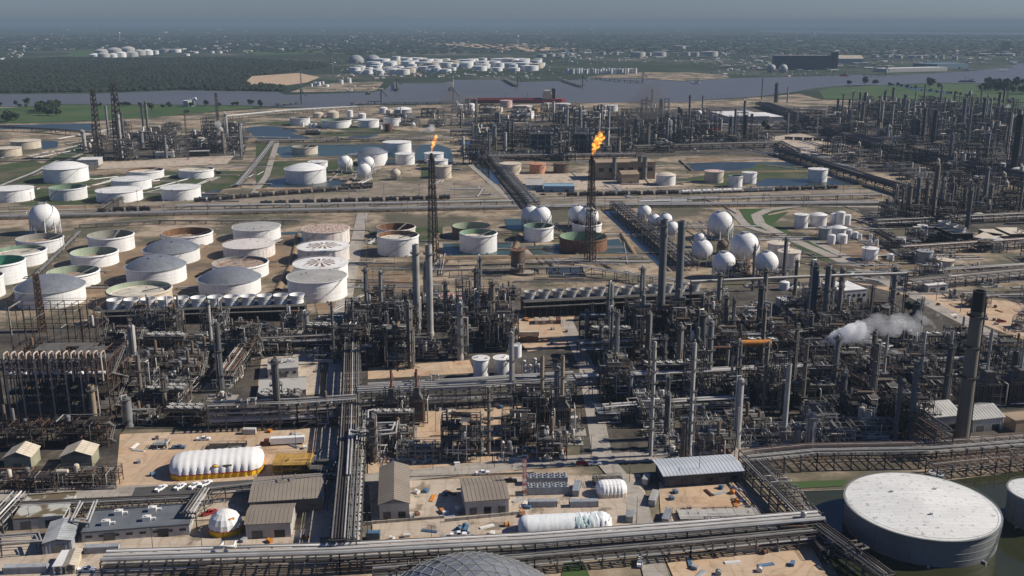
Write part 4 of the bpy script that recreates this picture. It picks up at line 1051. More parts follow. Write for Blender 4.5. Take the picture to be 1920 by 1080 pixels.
# ---------------------------------------------------------------- cooling towers
def cooling_tower(A, B, depth, h, nf, rb, rt, fh, label, fanmat=W, rows=1):
    a, b = P(*A).to_2d(), P(*B).to_2d(); L_ = (b - a).length; rz = math.atan2(b.y - a.y, b.x - a.x)
    t = thing('cooling_tower', label, 'cooling tower', (a.x, a.y, 0), rz, None, False)
    m = MB(); m.box((L_ / 2, depth / 2, h * 0.55), (L_, depth, h * 0.9))
    for i in range(int(h / 1.1)):
        z = 1.0 + i * 1.1
        m.box((L_ / 2, -0.25, z), (L_, 0.5, 0.12)); m.box((L_ / 2, depth + 0.25, z), (L_, 0.5, 0.12))
    obj('louvre_body', m, DARKB(), t)
    m = MB()
    for i in range(nf * 2 + 1): m.beam((L_ * i / nf / 2, -0.7, 0), (L_ * i / nf / 2, -0.7, h), 0.3)
    m.box((L_ / 2, depth / 2, h + 0.2), (L_ + 2, depth + 3, 0.4))
    obj('deck', m, STEELG(), t)
    m = MB()
    for z in (0.6, 1.2):
        for y in (-1.4, depth + 1.4): m.beam((-1, y, h + 0.4 + z), (L_ + 1, y, h + 0.4 + z), 0.1)
    for i in range(int(L_ / 3) + 1):
        for y in (-1.4, depth + 1.4): m.beam((-1 + 3 * i, y, h + 0.4), (-1 + 3 * i, y, h + 1.6), 0.1)
    obj('railing', m, STEELG(), t)
    m = MB(); m.tube((-2, -2.4, h * 0.75), (L_ + 2, -2.4, h * 0.75), 0.6, 10); obj('header_pipe', m, PIPEG(), t, smooth=True)
    def fan():
        m = MB(); m.lathe([(rb * 1.06, 0), (rb, 0.25 * fh), (rb * 0.98, 0.45 * fh), (rt, fh), (rt - 0.25, fh), (rb * 0.9, fh * 0.45), (rb * 0.9, 0.1)], 28)
        m.cur = 1
        for z in (0.3, 0.6, 0.85):
            q = rb + (rt - rb) * max(0, (z - 0.4) / 0.6); m.lathe([(q, z * fh - 0.1), (q + 0.13, z * fh), (q, z * fh + 0.1)], 28)
        return m
    p = None
    for i in range(nf):
        for j in range(rows):
            loc = (L_ * (i + 0.5) / nf, depth * (j + 0.5) / rows, h + 0.4)
            if p is None: p = obj('fan_stack', fan(), [fanmat(), WALLG()], t, loc=loc, smooth=True)
            else:
                q = p.copy(); COL.objects.link(q); q.location = loc
    for i in range(nf):
        m = MB()
        for k in range(6): m.box((rb * 0.45 * math.cos(k * 1.047), rb * 0.45 * math.sin(k * 1.047), 0), (rb * 0.85, 0.7, 0.12), k * 1.047)
        if i == 0: fp = m.mesh('fan_blade')
        for j in range(rows): obj('fan', fp, PIPED(), t, loc=(L_ * (i + 0.5) / nf, depth * (j + 0.5) / rows, h + 0.4 + fh * 0.45))
cooling_tower((196, 612), (572, 600), 17, 9.5, 12, 4.1, 5.0, 5.6, 'long cooling tower with twelve white flared fan stacks over dark louvred walls')
cooling_tower((985, 597), (1320, 580), 17, 11, 13, 3.5, 4.2, 4.8, 'long cooling tower with pale fan stacks behind the tall grey stack pair', WALLG)
cooling_tower((1742, 448), (1784, 466), 18, 13, 3, 4.6, 5.2, 4.0, 'square grey cooling tower with three fans near the white steam', WALLG)
cooling_tower((573, 253), (600, 253), 12, 6, 3, 3.4, 4.0, 3.0, 'small pond-side cooling tower with three pale fans', WALLG)

# ---------------------------------------------------------------- flares
def flare(x, yb, yt, wb, label, flame_pts, fw, legs=4):
    c = P(x, yb); k = PPM(x, yb); h = HT(x, yb, yt)
    t = thing('flare_stack', label, 'flare stack', c, 0.3, 'flare derricks', False)
    w0 = wb / k
    obj('lattice', lattice_mb(h * 0.97, w0, w0 * 0.42, 16, 0.42), STEEL(), t)
    m = MB(); m.tube((0, 0, 0), (0, 0, h), 0.75, 10); obj('riser_pipe', m, PIPED(), t, smooth=True)
    m = MB(); m.tube((w0 * 0.3, 0, 0), (w0 * 0.14, 0, h * .95), 0.3, 8); obj('pilot_pipe', m, STEEL(), t)
    for f in (0.3, 0.5, 0.7, 0.86, 0.95):
        q = w0 * (1 - 0.58 * f) * 0.9; m = MB(); m.box((0, 0, 0), (q + 1.6, q + 1.6, 0.25))
        for s in (-1, 1):
            m.beam((s * (q / 2 + .8), -q / 2 - .8, 1.1), (s * (q / 2 + .8), q / 2 + .8, 1.1), 0.12); m.beam((-q / 2 - .8, s * (q / 2 + .8), 1.1), (q / 2 + .8, s * (q / 2 + .8), 1.1), 0.12)
        obj('platform', m, STEEL(), t, loc=(0, 0, h * f))
    m = MB(); m.tube((0, 0, h - 4), (0, 0, h), 1.5, 12); m.tube((0, 0, h), (0, 0, h + 1.2), 1.1, 12); obj('burner_tip', m, BLACK(), t)
    return Vector((c.x, c.y, h)), c, k
def flame_mat():
    m = bpy.data.materials.new('flame_fire'); m.use_nodes = True; N, L = m.node_tree.nodes, m.node_tree.links
    N.remove(N['Principled BSDF'])
    tc = N.new('ShaderNodeTexCoord'); nz = N.new('ShaderNodeTexNoise'); nz.inputs['Scale'].default_value = 0.42; nz.inputs['Detail'].default_value = 4; nz.inputs['Distortion'].default_value = 0.8
    L.new(tc.outputs['Object'], nz.inputs['Vector'])
    rp = N.new('ShaderNodeValToRGB'); e = rp.color_ramp.elements
    e[0].position = 0.36; e[0].color = (0.9, 0.16, 0.01, 1); e[1].position = 0.62; e[1].color = (1.0, 0.50, 0.08, 1)
    q = e.new(0.48); q.color = (1.0, 0.29, 0.02, 1)
    st_ = N.new('ShaderNodeMapRange'); st_.inputs['From Min'].default_value = .40; st_.inputs['From Max'].default_value = .64; st_.inputs['To Min'].default_value = 0.012; st_.inputs['To Max'].default_value = 0.7
    L.new(nz.outputs['Fac'], st_.inputs[0])
    v = N.new('ShaderNodeVolumePrincipled'); v.inputs['Density'].default_value = 0.12; v.inputs['Color'].default_value = (0.1, 0.06, 0.04, 1)
    L.new(nz.outputs['Fac'], rp.inputs[0]); L.new(rp.outputs[0], v.inputs['Emission Color']); L.new(st_.outputs[0], v.inputs['Emission Strength'])
    L.new(v.outputs[0], N['Material Output'].inputs['Volume'])
    return m
FLM = flame_mat()
def puffs(pts, sub=2, jit=0.22, seed=1):
    """overlapping rough balls: pts = (x, y, z, r)"""
    import mathutils
    bm = bmesh.new(); rs = random.Random(seed)
    for x, y, z, r in pts:
        res = bmesh.ops.create_icosphere(bm, subdivisions=sub, radius=r)
        off = Vector((rs.uniform(0, 99), rs.uniform(0, 99), rs.uniform(0, 99)))
        for v in res['verts']:
            v.co *= 1 + jit * 1.6 * mathutils.noise.noise(v.co / r * 1.6 + off) + jit * 0.8 * mathutils.noise.noise(v.co / r * 3.7 + off)
            v.co += Vector((x, y, z))
    me = bpy.data.meshes.new('puffs'); bm.to_mesh(me); bm.free(); me.shade_smooth()
    return me
def remesh(o, vox):
    md = o.modifiers.new('join', 'REMESH'); md.mode = 'VOXEL'; md.voxel_size = vox; md.use_smooth_shade = True
    return o
f1, c1, k1 = flare(813, 493, 290, 19, 'smaller black flare derrick burning a short slanted flame', None, 0)
f2, c2, k2 = flare(1106, 492, 294, 17, 'taller black flare derrick burning the bigger bright flame', None, 0)
def flame(f, k, pts, label, seed):
    me = puffs([(x / k, rnd.uniform(-.6, .6), z / k, r / k) for x, z, r in pts], 3, 0.5, seed)
    o = remesh(obj('flame', me, FLM, None, loc=f + Vector((0, 0, 1))), 0.4)
    tag(o, label, 'flame', 'flare flames')
flame(f1, k1 / .8, [(0, 2, 2), (0.5, 6, 2.6), (2, 11, 3.2), (3.5, 17, 4.2), (6, 23, 5), (9, 30, 5.4), (11, 36, 4.2), (12.5, 41, 2.6), (4, 26, 2.6)], 'smaller orange flare flame leaning to the right', 3)
flame(f2, k2 / .88, [(1, 2, 2.2), (2, 7, 3.6), (4, 13, 5.4), (7, 20, 7.5), (10, 27, 8.5), (15, 30, 7), (16, 38, 6.5), (9, 36, 5.5), (17, 45, 5), (22, 36, 4.5), (13, 46, 3.6), (3, 20, 3)], 'larger bright orange flare flame with ragged edges', 4)

# ---------------------------------------------------------------- smoke and steam
def cloud_mat(name, col, den, an=0.0, noise=0.06):
    m = bpy.data.materials.new(name); m.use_nodes = True; N, L = m.node_tree.nodes, m.node_tree.links
    N.remove(N['Principled BSDF'])
    v = N.new('ShaderNodeVolumePrincipled'); v.inputs['Color'].default_value = (*col, 1); v.inputs['Density'].default_value = den; v.inputs['Anisotropy'].default_value = an
    L.new(v.outputs[0], N['Material Output'].inputs['Volume'])
    return m
def plume(name, base, pts, k, m, label, cat, group, seed, vox=1.0):
    me = puffs([(x / k, dy / k, z / k, r / k) for x, dy, z, r in pts], 3, 0.34, seed)
    o = remesh(obj(name, me, m, None, loc=base), vox)
    tag(o, label, cat, group)
    return o
STEAM = cloud_mat('steam_vapour', (0.99, 0.99, 0.99), 0.3)
STEAM2 = cloud_mat('thin_vapour', (0.97, 0.97, 0.97), 0.06)
SOOT = cloud_mat('soot_smoke', (0.24, 0.23, 0.23), 0.028)
rp_ = random.Random(11)
def trail(n, x0, z0, x1, z1, r0, r1, curve=0.0, spread=0.5):
    out = []
    for i in range(n):
        f = i / (n - 1); r = r0 + (r1 - r0) * f
        out.append((x0 + (x1 - x0) * f + rp_.uniform(-spread, spread) * r, rp_.uniform(-spread, spread) * r, z0 + (z1 - z0) * (f ** (1 + curve)) + rp_.uniform(-spread, spread) * r, r * rp_.uniform(0.7, 1.2)))
    return out
s0 = P(1515, 705); k = PPM(1515, 705)
plume('steam_plume', s0, trail(34, 12, 58, 92, 90, 5, 15, 0, .75), k, STEAM, 'big bright steam plume streaming rightwards over the dark units', 'steam plume', 'steam plumes', 1)
plume('steam_plume', s0 + Vector((0, 2, 0)), trail(26, 86, 88, 190, 100, 11, 13, 0, 1.1) + trail(22, 150, 96, 235, 108, 7, 5, 0, 2.4), k, STEAM2, 'thinner tail of steam drifting right of the big bright plume', 'steam plume', 'steam plumes', 2)
s0 = P(1850, 468); k = PPM(1850, 468)
plume('steam_plume', s0, [(0, 0, 6, 7), (12, 1, 8, 9), (22, 0, 10, 9), (14, 2, 16, 7), (32, 0, 6, 6), (-8, 0, 5, 5), (24, 2, 17, 6)], k, STEAM, 'low white steam cloud beside the square grey cooling tower', 'steam plume', 'steam plumes', 3)
s0 = P(52, 790); k = PPM(52, 790)
plume('steam_plume', s0, trail(9, 2, 24, 14, 34, 5, 7) + trail(7, 14, 28, 50, 16, 6, 9), k, STEAM2, 'wispy white steam in front of the rusty pipe hall', 'steam plume', 'steam plumes', 4)
s0 = P(1860, 212); k = PPM(1860, 212)
for px, py, pts, lab in ((1865, 224, trail(8, 0, 3, 20, 22, 3, 6), 'distant steam puff rising at the far right units'), (1765, 253, trail(8, 0, 0, 34, 18, 3, 6), 'distant steam puff trailing right, behind the dark columns'), (1722, 205, trail(8, 0, 2, 40, 10, 3, 5), 'distant flat steam streak below the green field'), (1905, 395, trail(6, 0, 4, 3, 24, 3, 5), 'narrow steam puff at the right picture edge'), (416, 290, trail(6, 0, 2, -4, 60, 2, 6), 'thin steam column in the coker area')):
    plume('steam_plume', P(px, py), pts, PPM(px, py), STEAM2, lab, 'steam plume', 'steam plumes', len(lab), 1.6)
for nm, px, py, pts, lab in (('grey', 790, 249, trail(8, 0, 2, 22, 8, 3, 6), 'low pale vapour beside the smaller flare flame'),):
    plume('steam_plume', P(px, py), pts, PPM(px, py), STEAM2, lab, 'steam plume', 'steam plumes', 9, 1.6)
plume('smoke_plume', f1 + Vector((0, 1, 0)), trail(16, 16, 42, 52, 105, 6, 24, -0.2, 0.5), k1, SOOT, 'dark sooty smoke drifting up from the smaller flare flame', 'smoke', 'flare smoke', 5, 2.0)
plume('smoke_plume', f2 + Vector((0, 1, 0)), trail(18, 24, 46, 105, 100, 6, 24, -0.2, 0.5), k2, SOOT, 'dark sooty smoke drifting right from the larger flare flame', 'smoke', 'flare smoke', 6, 2.0)

# ---------------------------------------------------------------- chimneys, stacks and named columns
ch = P(1802, 826); hC = HT(1802, 826, 545)
t = thing('chimney', 'tall tapering concrete chimney with black top band and two dark rings', 'chimney', ch, 0, None, False)
rC = 13.2 / PPM(1802, 826)
m = MB(); m.lathe([(rC, 0), (rC * 0.86, hC * 0.87)], 40); obj('shaft', m, CHIM(), t, smooth=True)
m = MB(); m.lathe([(rC * 0.862, hC * 0.87), (rC * 0.84, hC), (rC * 0.66, hC), (rC * 0.66, hC - 6), (0.01, hC - 6)], 40); obj('top_band', m, BLACK(), t, smooth=True)
for f in (0.44, 0.64, 0.84): obj('ring_platform', platform_mesh(round(rC * (1 - 0.16 * f), 1), 360), STEEL(), t, loc=(0, 0, hC * f))
m = MB(); m.beam((rC * .9, -rC * .55, 0), (rC * .8, -rC * .45, hC * .97), 0.35); obj('ladder', m, STEELG(), t)

GS = lambda: mat('grey_stack', (0.175, 0.18, 0.18), (0.135, 0.135, 0.13), 0.6, scale=0.1, streak=0.3, c3=(0.08, 0.075, 0.07))
DC = lambda: mat('dark_column', (0.06, 0.066, 0.075), (0.085, 0.08, 0.075), 0.6, scale=0.15)
BC = lambda: mat('brownish_column', (0.15, 0.125, 0.10), (0.11, 0.09, 0.075), 0.7, scale=0.15, streak=0.3)
PC = lambda: mat('pale_column', (0.40, 0.385, 0.36), (0.30, 0.285, 0.26), 0.6, scale=0.15, streak=0.4, c3=(0.16, 0.14, 0.12))
TC = lambda: mat('tan_stack', (0.30, 0.235, 0.165), (0.24, 0.185, 0.13), 0.75, scale=0.15, streak=0.3)
RB = lambda: mat('red_brown_stack', (0.24, 0.085, 0.05), (0.17, 0.07, 0.045), 0.75, scale=0.3)
for a in (
 (783, 622, 458, 12.5, 'left of the twin smooth grey stacks standing side by side', PC, 1, 'flat'), (807, 630, 458, 12.5, 'right of the twin smooth grey stacks standing side by side', PC, 1, 'flat'),
 (837, 616, 527, 7, 'slender dark column with platforms in front of the salmon-roofed tank', DC, 5, 'dome'), (893, 614, 503, 8, 'slender dark column beside the pale pink tank', DC, 6, 'dome'),
 (1237, 629, 411, 14, 'left of the larger grey stack pair, with dark ring platform', GS, 2, 'flat'), (1269, 633, 414, 14, 'right of the larger grey stack pair, with dark ring platform', GS, 2, 'flat'),
 (1143, 650, 530, 11, 'grey column with a bright ladder in front of the second fan row', GS, 5, 'dome'), (1100, 650, 583, 6, 'thin grey column in the open yard behind the pale containers', GS, 2, 'dome'), (1203, 597, 500, 10, 'grey column rising behind the second fan row', GS, 4, 'dome'),
 (1313, 693, 583, 16, 'broad dark column beside the rusty thin mast', DC, 2, 'dome'), (1321, 690, 562, 5, 'thin rusty mast-like column beside the broad dark one', RUST, 6, 'dome'), (1345, 612, 510, 9, 'grey column below the front spheres', GS, 4, 'dome'),
 (1518, 634, 490, 15, 'broad blue-black column left of the white warehouse', DC, 3, 'dome'), (1543, 636, 497, 11, 'dark grey banded column beside the blue-black one', GS, 6, 'dome'), (1553, 594, 502, 15, 'dark column close to the white warehouse front', DC, 3, 'dome'), (1573, 592, 502, 10, 'grey column carrying the high pipe beside the white warehouse', GS, 4, 'dome'), (1672, 580, 500, 10, 'grey column at the far end of the high pipe', GS, 4, 'dome'),
 (1430, 628, 570, 20, 'stout dark drum column near the grass road', DC, 2, 'dome'), (1292, 862, 642, 8, 'very tall pale column with cluttered platforms near the foreground road', PC, 9, 'dome'),
 (1363, 700, 645, 5, 'thin pale stack left of the orange drum', PC, 1, 'flat'), (1430, 780, 643, 7, 'tall brownish stack right of the orange drum', BC, 4, 'flat'), (1503, 778, 636, 7, 'tall grey-brown stack before the steam plume', BC, 4, 'flat'),
 (1469, 828, 682, 9.5, 'smooth pale slim stack leaning among dark units', PC, 0, 'flat'), (1519, 840, 778, 17, 'fat pale vessel column with a rough ladder, near the chimney road', PC, 2, 'dome'), (1493, 840, 797, 12, 'shorter pale vessel column beside the fat one', PC, 1, 'dome'),
 (1612, 808, 762, 13, 'pale twin silo, left one, amid dark units', CONC, 0, 'dome'), (1626, 812, 768, 13, 'pale twin silo, right one, amid dark units', CONC, 0, 'dome'),
 (3, 772, 690, 12, 'tan stack cut by the picture edge beside the rusty pipe hall', TC, 0, 'flat'), (180, 806, 722, 11, 'tan stack standing in front of the rusty pipe hall', TC, 1, 'flat'), (203, 773, 697, 9, 'tan stack just behind the other tan stack', TC, 1, 'flat'),
 (268, 770, 665, 7, 'slender brown column before the left air coolers', BC, 4, 'dome'), (311, 772, 703, 9, 'brown column beside the round silver vessels', BC, 3, 'dome'), (243, 800, 745, 15, 'squat grey column with a silver ball at its waist', GS, 3, 'dome'),
 (1016, 750, 670, 8.5, 'left of two tan furnace stacks with dark tips', TC, 1, 'flat'), (1054, 748, 670, 8.5, 'right of two tan furnace stacks with dark tips', TC, 1, 'flat'),
 (735, 730, 700, 5, 'left of two red-brown thin furnace stacks', RB, 0, 'flat'), (780, 730, 698, 5, 'right of two red-brown thin furnace stacks', RB, 0, 'flat'),
 (917, 855, 725, 6, 'tall thin brown column in front of the furnace yard', BC, 6, 'dome'), (728, 676, 640, 6, 'short brown column beside the sandy lane', BC, 2, 'dome'), (711, 622, 590, 4, 'pale blue slim column by the main rack', PC, 0, 'dome'),
 (1220, 856, 640, 6.5, 'tall lean brown-grey column at the dark unit corner', PC, 8, 'dome'), (1215, 760, 655, 5, 'thin column behind the tall lean one', BC, 4, 'dome'), (1110, 600, 570, 5, 'small grey column by the second fan row', GS, 2, 'dome'),
 (1728, 685, 628, 6, 'grey heater stack nearest the steam tail', PC, 1, 'flat'), (1712, 640, 565, 13, 'dark blue column under the steam tail', DC, 3, 'dome'), (1722, 630, 560, 5, 'black flare-like mast beside the dark blue column', BLACK, 4, 'dome'),
 (229, 297, 214, 6, 'pale stack with orange top among the coker derricks', PC, 1, 'flat'), (278, 250, 190, 5, 'grey stack with banded top behind the coker derricks', GS, 3, 'flat'), (270, 252, 193, 4, 'dark stack beside the banded grey one', DC, 1, 'flat'),
 (1063, 262, 198, 4.5, 'left of two white-banded dark stacks above the twin-bay frames', PC, 1, 'flat'), (1141, 256, 200, 4.5, 'right of two white-banded dark stacks above the twin-bay frames', PC, 1, 'flat'), (932, 240, 210, 9, 'grey column in the smoky riverside unit', GS, 3, 'dome'), (893, 245, 185, 5, 'tall dark mast in the flare smoke', DC, 4, 'dome'),
 (1238, 254, 186, 8, 'tall dark column with white steam cap beyond the larger flare', DC, 5, 'dome'), (1272, 238, 201, 4, 'thin black stack, left of two beyond the larger flare', BLACK, 1, 'flat'), (1276, 242, 204, 4, 'thin black stack, right of two beyond the larger flare', BLACK, 1, 'flat'), (1253, 276, 224, 12, 'thick grey column with red dome cap beyond the larger flare', GS, 5, 'dome'),
 (1290, 273, 178, 4, 'very thin tall mast column beside the white ball water tower', GS, 5, 'dome'), (1350, 256, 222, 6, 'pale column beside the red shed', PC, 2, 'dome'), (1369, 268, 218, 7, 'dark column group by the red shed', DC, 5, 'dome'), (1396, 265, 216, 8, 'black bottle-shaped stack right of the red shed', BLACK, 2, 'flat'),
 (1454, 192, 156, 6, 'solitary dark column near the river bank', DC, 3, 'dome'), (1428, 186, 146, 2.4, 'thin mast near the river bank', GS, 1, 'flat'), (1476, 192, 163, 3, 'pale thin mast near the river bank', PC, 1, 'flat'), (1223, 192, 167, 4, 'grey tower on the near bank below the mud flat', GS, 2, 'flat'),
 (1199, 335, 292, 9, 'left of two thick grey stacks at the tan power house', GS, 3, 'flat'), (1151, 338, 294, 8, 'grey stack between flare and tan power house', GS, 3, 'flat'), (1208, 337, 294, 9, 'right thick grey stack at the tan power house', GS, 3, 'flat'),
 (1748, 272, 205, 8, 'broad black smoking column in the far right units', BLACK, 3, 'flat'), (1710, 248, 170, 2.5, 'tall thin pale mast in the far right units', PC, 1, 'flat'), (1812, 245, 170, 2.5, 'second tall thin pale mast in the far right units', PC, 1, 'flat'), (1845, 250, 176, 2.5, 'third tall thin pale mast in the far right units', PC, 1, 'flat'),
 (1568, 232, 185, 4, 'leftmost dark stack of the far right units', BLACK, 1, 'flat'), (1590, 228, 186, 4, 'dark stack second from the white flat warehouse', DC, 1, 'flat'), (1669, 262, 196, 4, 'pale thin stack beside a fat grey vessel', PC, 2, 'flat'), (1665, 268, 236, 11, 'fat grey vessel with a bright side pipe', GS, 1, 'dome'), (1714, 262, 222, 16, 'thick dark reactor in the far right units', DC, 2, 'dome'), (1900, 322, 215, 13, 'huge black column at the right picture edge', BLACK, 4, 'flat'), (1915, 330, 240, 5, 'pale pipe-like column in front of the huge black one', PC, 2, 'flat'),
):
    col_px(a[0], a[1], a[2], a[3], a[4], a[5](), a[6], cap=a[7], auto=False, name='process_tower' if a[7] == 'dome' else 'smoke_stack', cat='column' if a[7] == 'dome' else 'stack', pipe=a[7] == 'dome', group=None, seg=32 if a[3] > 9 else 18)
# the forest of dark columns at right mid distance
for i, (x, yb, yt, wp) in enumerate(((1661, 405, 372, 6), (1676, 412, 348, 7), (1700, 408, 345, 8), (1716, 408, 332, 7), (1733, 412, 338, 8), (1748, 415, 308, 9), (1764, 402, 335, 8), (1788, 392, 345, 4), (1830, 396, 350, 3), (1853, 408, 345, 6), (1910, 405, 340, 5), (1690, 400, 352, 5), (1775, 408, 362, 5), (1806, 400, 352, 5))):
    col_px(x, yb, yt, wp, ('stout' if wp > 7 else 'thin' if wp < 6 else 'mid-size') + ' brown-grey process tower', BC() if i % 3 else GS(), 5 if wp > 5 else 2, name='process_tower', cat='column', group='dark column forest', pipe=wp > 5)
# lattice coker derricks and masts
def derrick(x, yb, yt, w0, w1, label, m=STEEL, bw=0.5, bays=14, floors=True, group=None):
    c = P(x, yb); k = PPM(x, yb); h = HT(x, yb, yt)
    t = thing('lattice_tower', label, 'lattice tower', c, 0.4, group, False)
    obj('lattice', lattice_mb(h, w0 / k, w1 / k, bays, bw), m(), t)
    if floors:
        for i in range(1, 7):
            q = (w0 + (w1 - w0) * i / 6) / k * 1.15; b = MB(); b.box((0, 0, 0), (q, q, 0.4)); obj('platform', b, m(), t, loc=(0, 0, h * i / 6.2))
        b = MB(); b.tube((0, 0, 0), (0, 0, h), 0.3 * w1 / k, 8); obj('drill_stem', b, STEELG(), t)
derrick(187, 300, 168, 17, 8, 'left of two black lattice coker derricks towering over the far unit', bw=.9)
derrick(226, 296, 157, 22, 9, 'right and taller of two black lattice coker derricks', bw=.9)
derrick(413, 287, 174, 6, 4, 'very thin lattice mast right of the coker derricks', STEELG, 0.45, 18)
derrick(80, 622, 514, 14, 9, 'thin dark lattice derrick in front of the largest silver dome', STEELR, 0.6, 12)
derrick(983, 930, 862, 5, 5, 'red and white lattice mast beside the foreground road', lambda: mat('red_white_mast', (0.36, 0.09, 0.08), (0.55, 0.53, 0.51), 0.6, scale=0.16, zs=4, var=0, lo=.47, hi=.53), 0.16, 14, False)
derrick(353, 300, 205, 3, 2, 'slim mast in front of the sandy coker lot', STEELG, 0.4, 16, False)
derrick(1888, 190, 150, 4, 1.5, 'transmission pylon by the far right trees', STEELG, 0.4, 10, False)
for x, y in ((625, 139), (565, 166)):
    derrick(x, y, y - (37 if x > 600 else 32), 2.2, 1, 'slender radio mast on the far shore, %s' % ('beside the white farm' if x > 600 else 'on the bare spit'), STEELP, 0.6, 12, False)

# ---------------------------------------------------------------- heaters
def heater(x, yb, wpx, hpx, stack, label, sm=PC, sr=2.6, auto=True, body=STEEL, group='fired heaters'):
    c = P(x, yb); k = PPM(x, yb); w_ = wpx / k; h = HT(x, yb, yb - hpx); d = w_ * 0.8
    t = thing('fired_heater', label, 'furnace', c + Vector((0, d / 2, 0)), 0, group, auto)
    b = MB()
    for i in range(4):
        for s in (-1, 1): b.beam((-w_ / 2 + w_ * i / 3, s * d / 2, 0), (-w_ / 2 + w_ * i / 3, s * d / 2, h), 0.4)
    for z in (3, h * 0.35, h * 0.65):
        for s in (-1, 1): b.beam((-w_ / 2 - 1, s * (d / 2 + 1), z), (w_ / 2 + 1, s * (d / 2 + 1), z), 0.22); b.beam((-w_ / 2 - 1, s * (d / 2 + 1), z + 1.1), (w_ / 2 + 1, s * (d / 2 + 1), z + 1.1), 0.12)
    for i in range(4):
        for z in (h * .35, h * .65, h): b.beam((-w_ / 2 + w_ * i / 3, -d / 2, z), (-w_ / 2 + w_ * i / 3, d / 2, z), 0.3)
    obj('steel_frame', b, STEELG(), t)
    b = MB(); b.box((0, 0, h * 0.38), (w_ * 0.96, d * 0.96, h * 0.56)); obj('firebox', b, body(), t)
    b = MB(); n = 9
    for i in range(n): b.tube((-w_ * 0.46 + w_ * 0.92 * i / (n - 1), -d / 2 - 0.35, h * 0.1), (-w_ * 0.46 + w_ * 0.92 * i / (n - 1), -d / 2 - 0.35, h * 0.66), 0.16, 6)
    obj('tube_bank', b, PIPEG(), t)
    b = MB(); q = [(-.46, 0.66), (.46, .66), (.2, .84), (.2, 1.0), (-.2, 1.0), (-.2, .84)]
    vs = [(u * w_, s * d * 0.4, z * h) for s in (-1, 1) for u, z in q]
    b._add(vs, [(0, 1, 2, 5), (5, 2, 3, 4), (7, 6, 11, 8), (8, 11, 10, 9), (0, 6, 7, 1), (1, 7, 8, 2), (2, 8, 9, 3), (3, 9, 10, 4), (4, 10, 11, 5), (5, 11, 6, 0)])
    obj('convection_hood', b, STEELG(), t)
    b = MB(); sh = HT(x, yb, stack) ; r = sr / k
    b.lathe([(r * 1.25, h), (r, h + 2), (r, sh), (r * 0.8, sh), (r * .8, sh - 2), (.01, sh - 2)], 18); obj('stack', b, sm(), t, smooth=True)
    obj('platform', platform_mesh(round(r, 1), 360), STEELG(), t, loc=(0, 0, h + (sh - h) * 0.45))
    b = MB(); b.path([(-w_ / 2, -d / 2 - 1.4, 2), (w_ / 2 + 2, -d / 2 - 1.4, 2), (w_ / 2 + 2, -d / 2 - 1.4, h * .7), (w_ / 2 + 2, d / 2, h * .7)], 0.35, 7); obj('pipe', b, PIPEA(), t, smooth=True)
for a in ((1657, 765, 42, 62, 632, 'dark fired heater with slim grey stack under the steam plume'), (1726, 768, 42, 62, 628, 'dark fired heater with grey stack left of the concrete chimney'), (1777, 768, 44, 64, 625, 'dark fired heater whose stack meets the concrete chimney outline'), (1851, 765, 46, 66, 622, 'dark fired heater with grey stack just right of the concrete chimney'), (1915, 762, 48, 66, 617, 'dark fired heater at the right picture edge'),
          (1300, 762, 36, 50, 648, 'dark fired heater behind the very tall pale column'), (1372, 764, 40, 56, 672, 'dark fired heater in front of the orange drum'), (1437, 768, 40, 56, 645, 'dark fired heater left of the pale slim stack'), (1507, 768, 40, 56, 640, 'dark fired heater right of the pale slim stack')):
    heater(*a, auto=False)
heater(1016, 815, 30, 68, 670, 'narrow tan-stacked heater, left of a pair facing the yard', TC, 3.2, False, STEELR)
heater(1054, 812, 30, 68, 670, 'narrow tan-stacked heater, right of a pair facing the yard', TC, 3.2, False, STEELR)
heater(735, 800, 26, 70, 698, 'rusty box heater with red-brown stack, left of a pair', RB, 2.2, False, RUST)
heater(782, 798, 26, 70, 696, 'rusty box heater with red-brown stack, right of a pair', RB, 2.2, False, RUST)
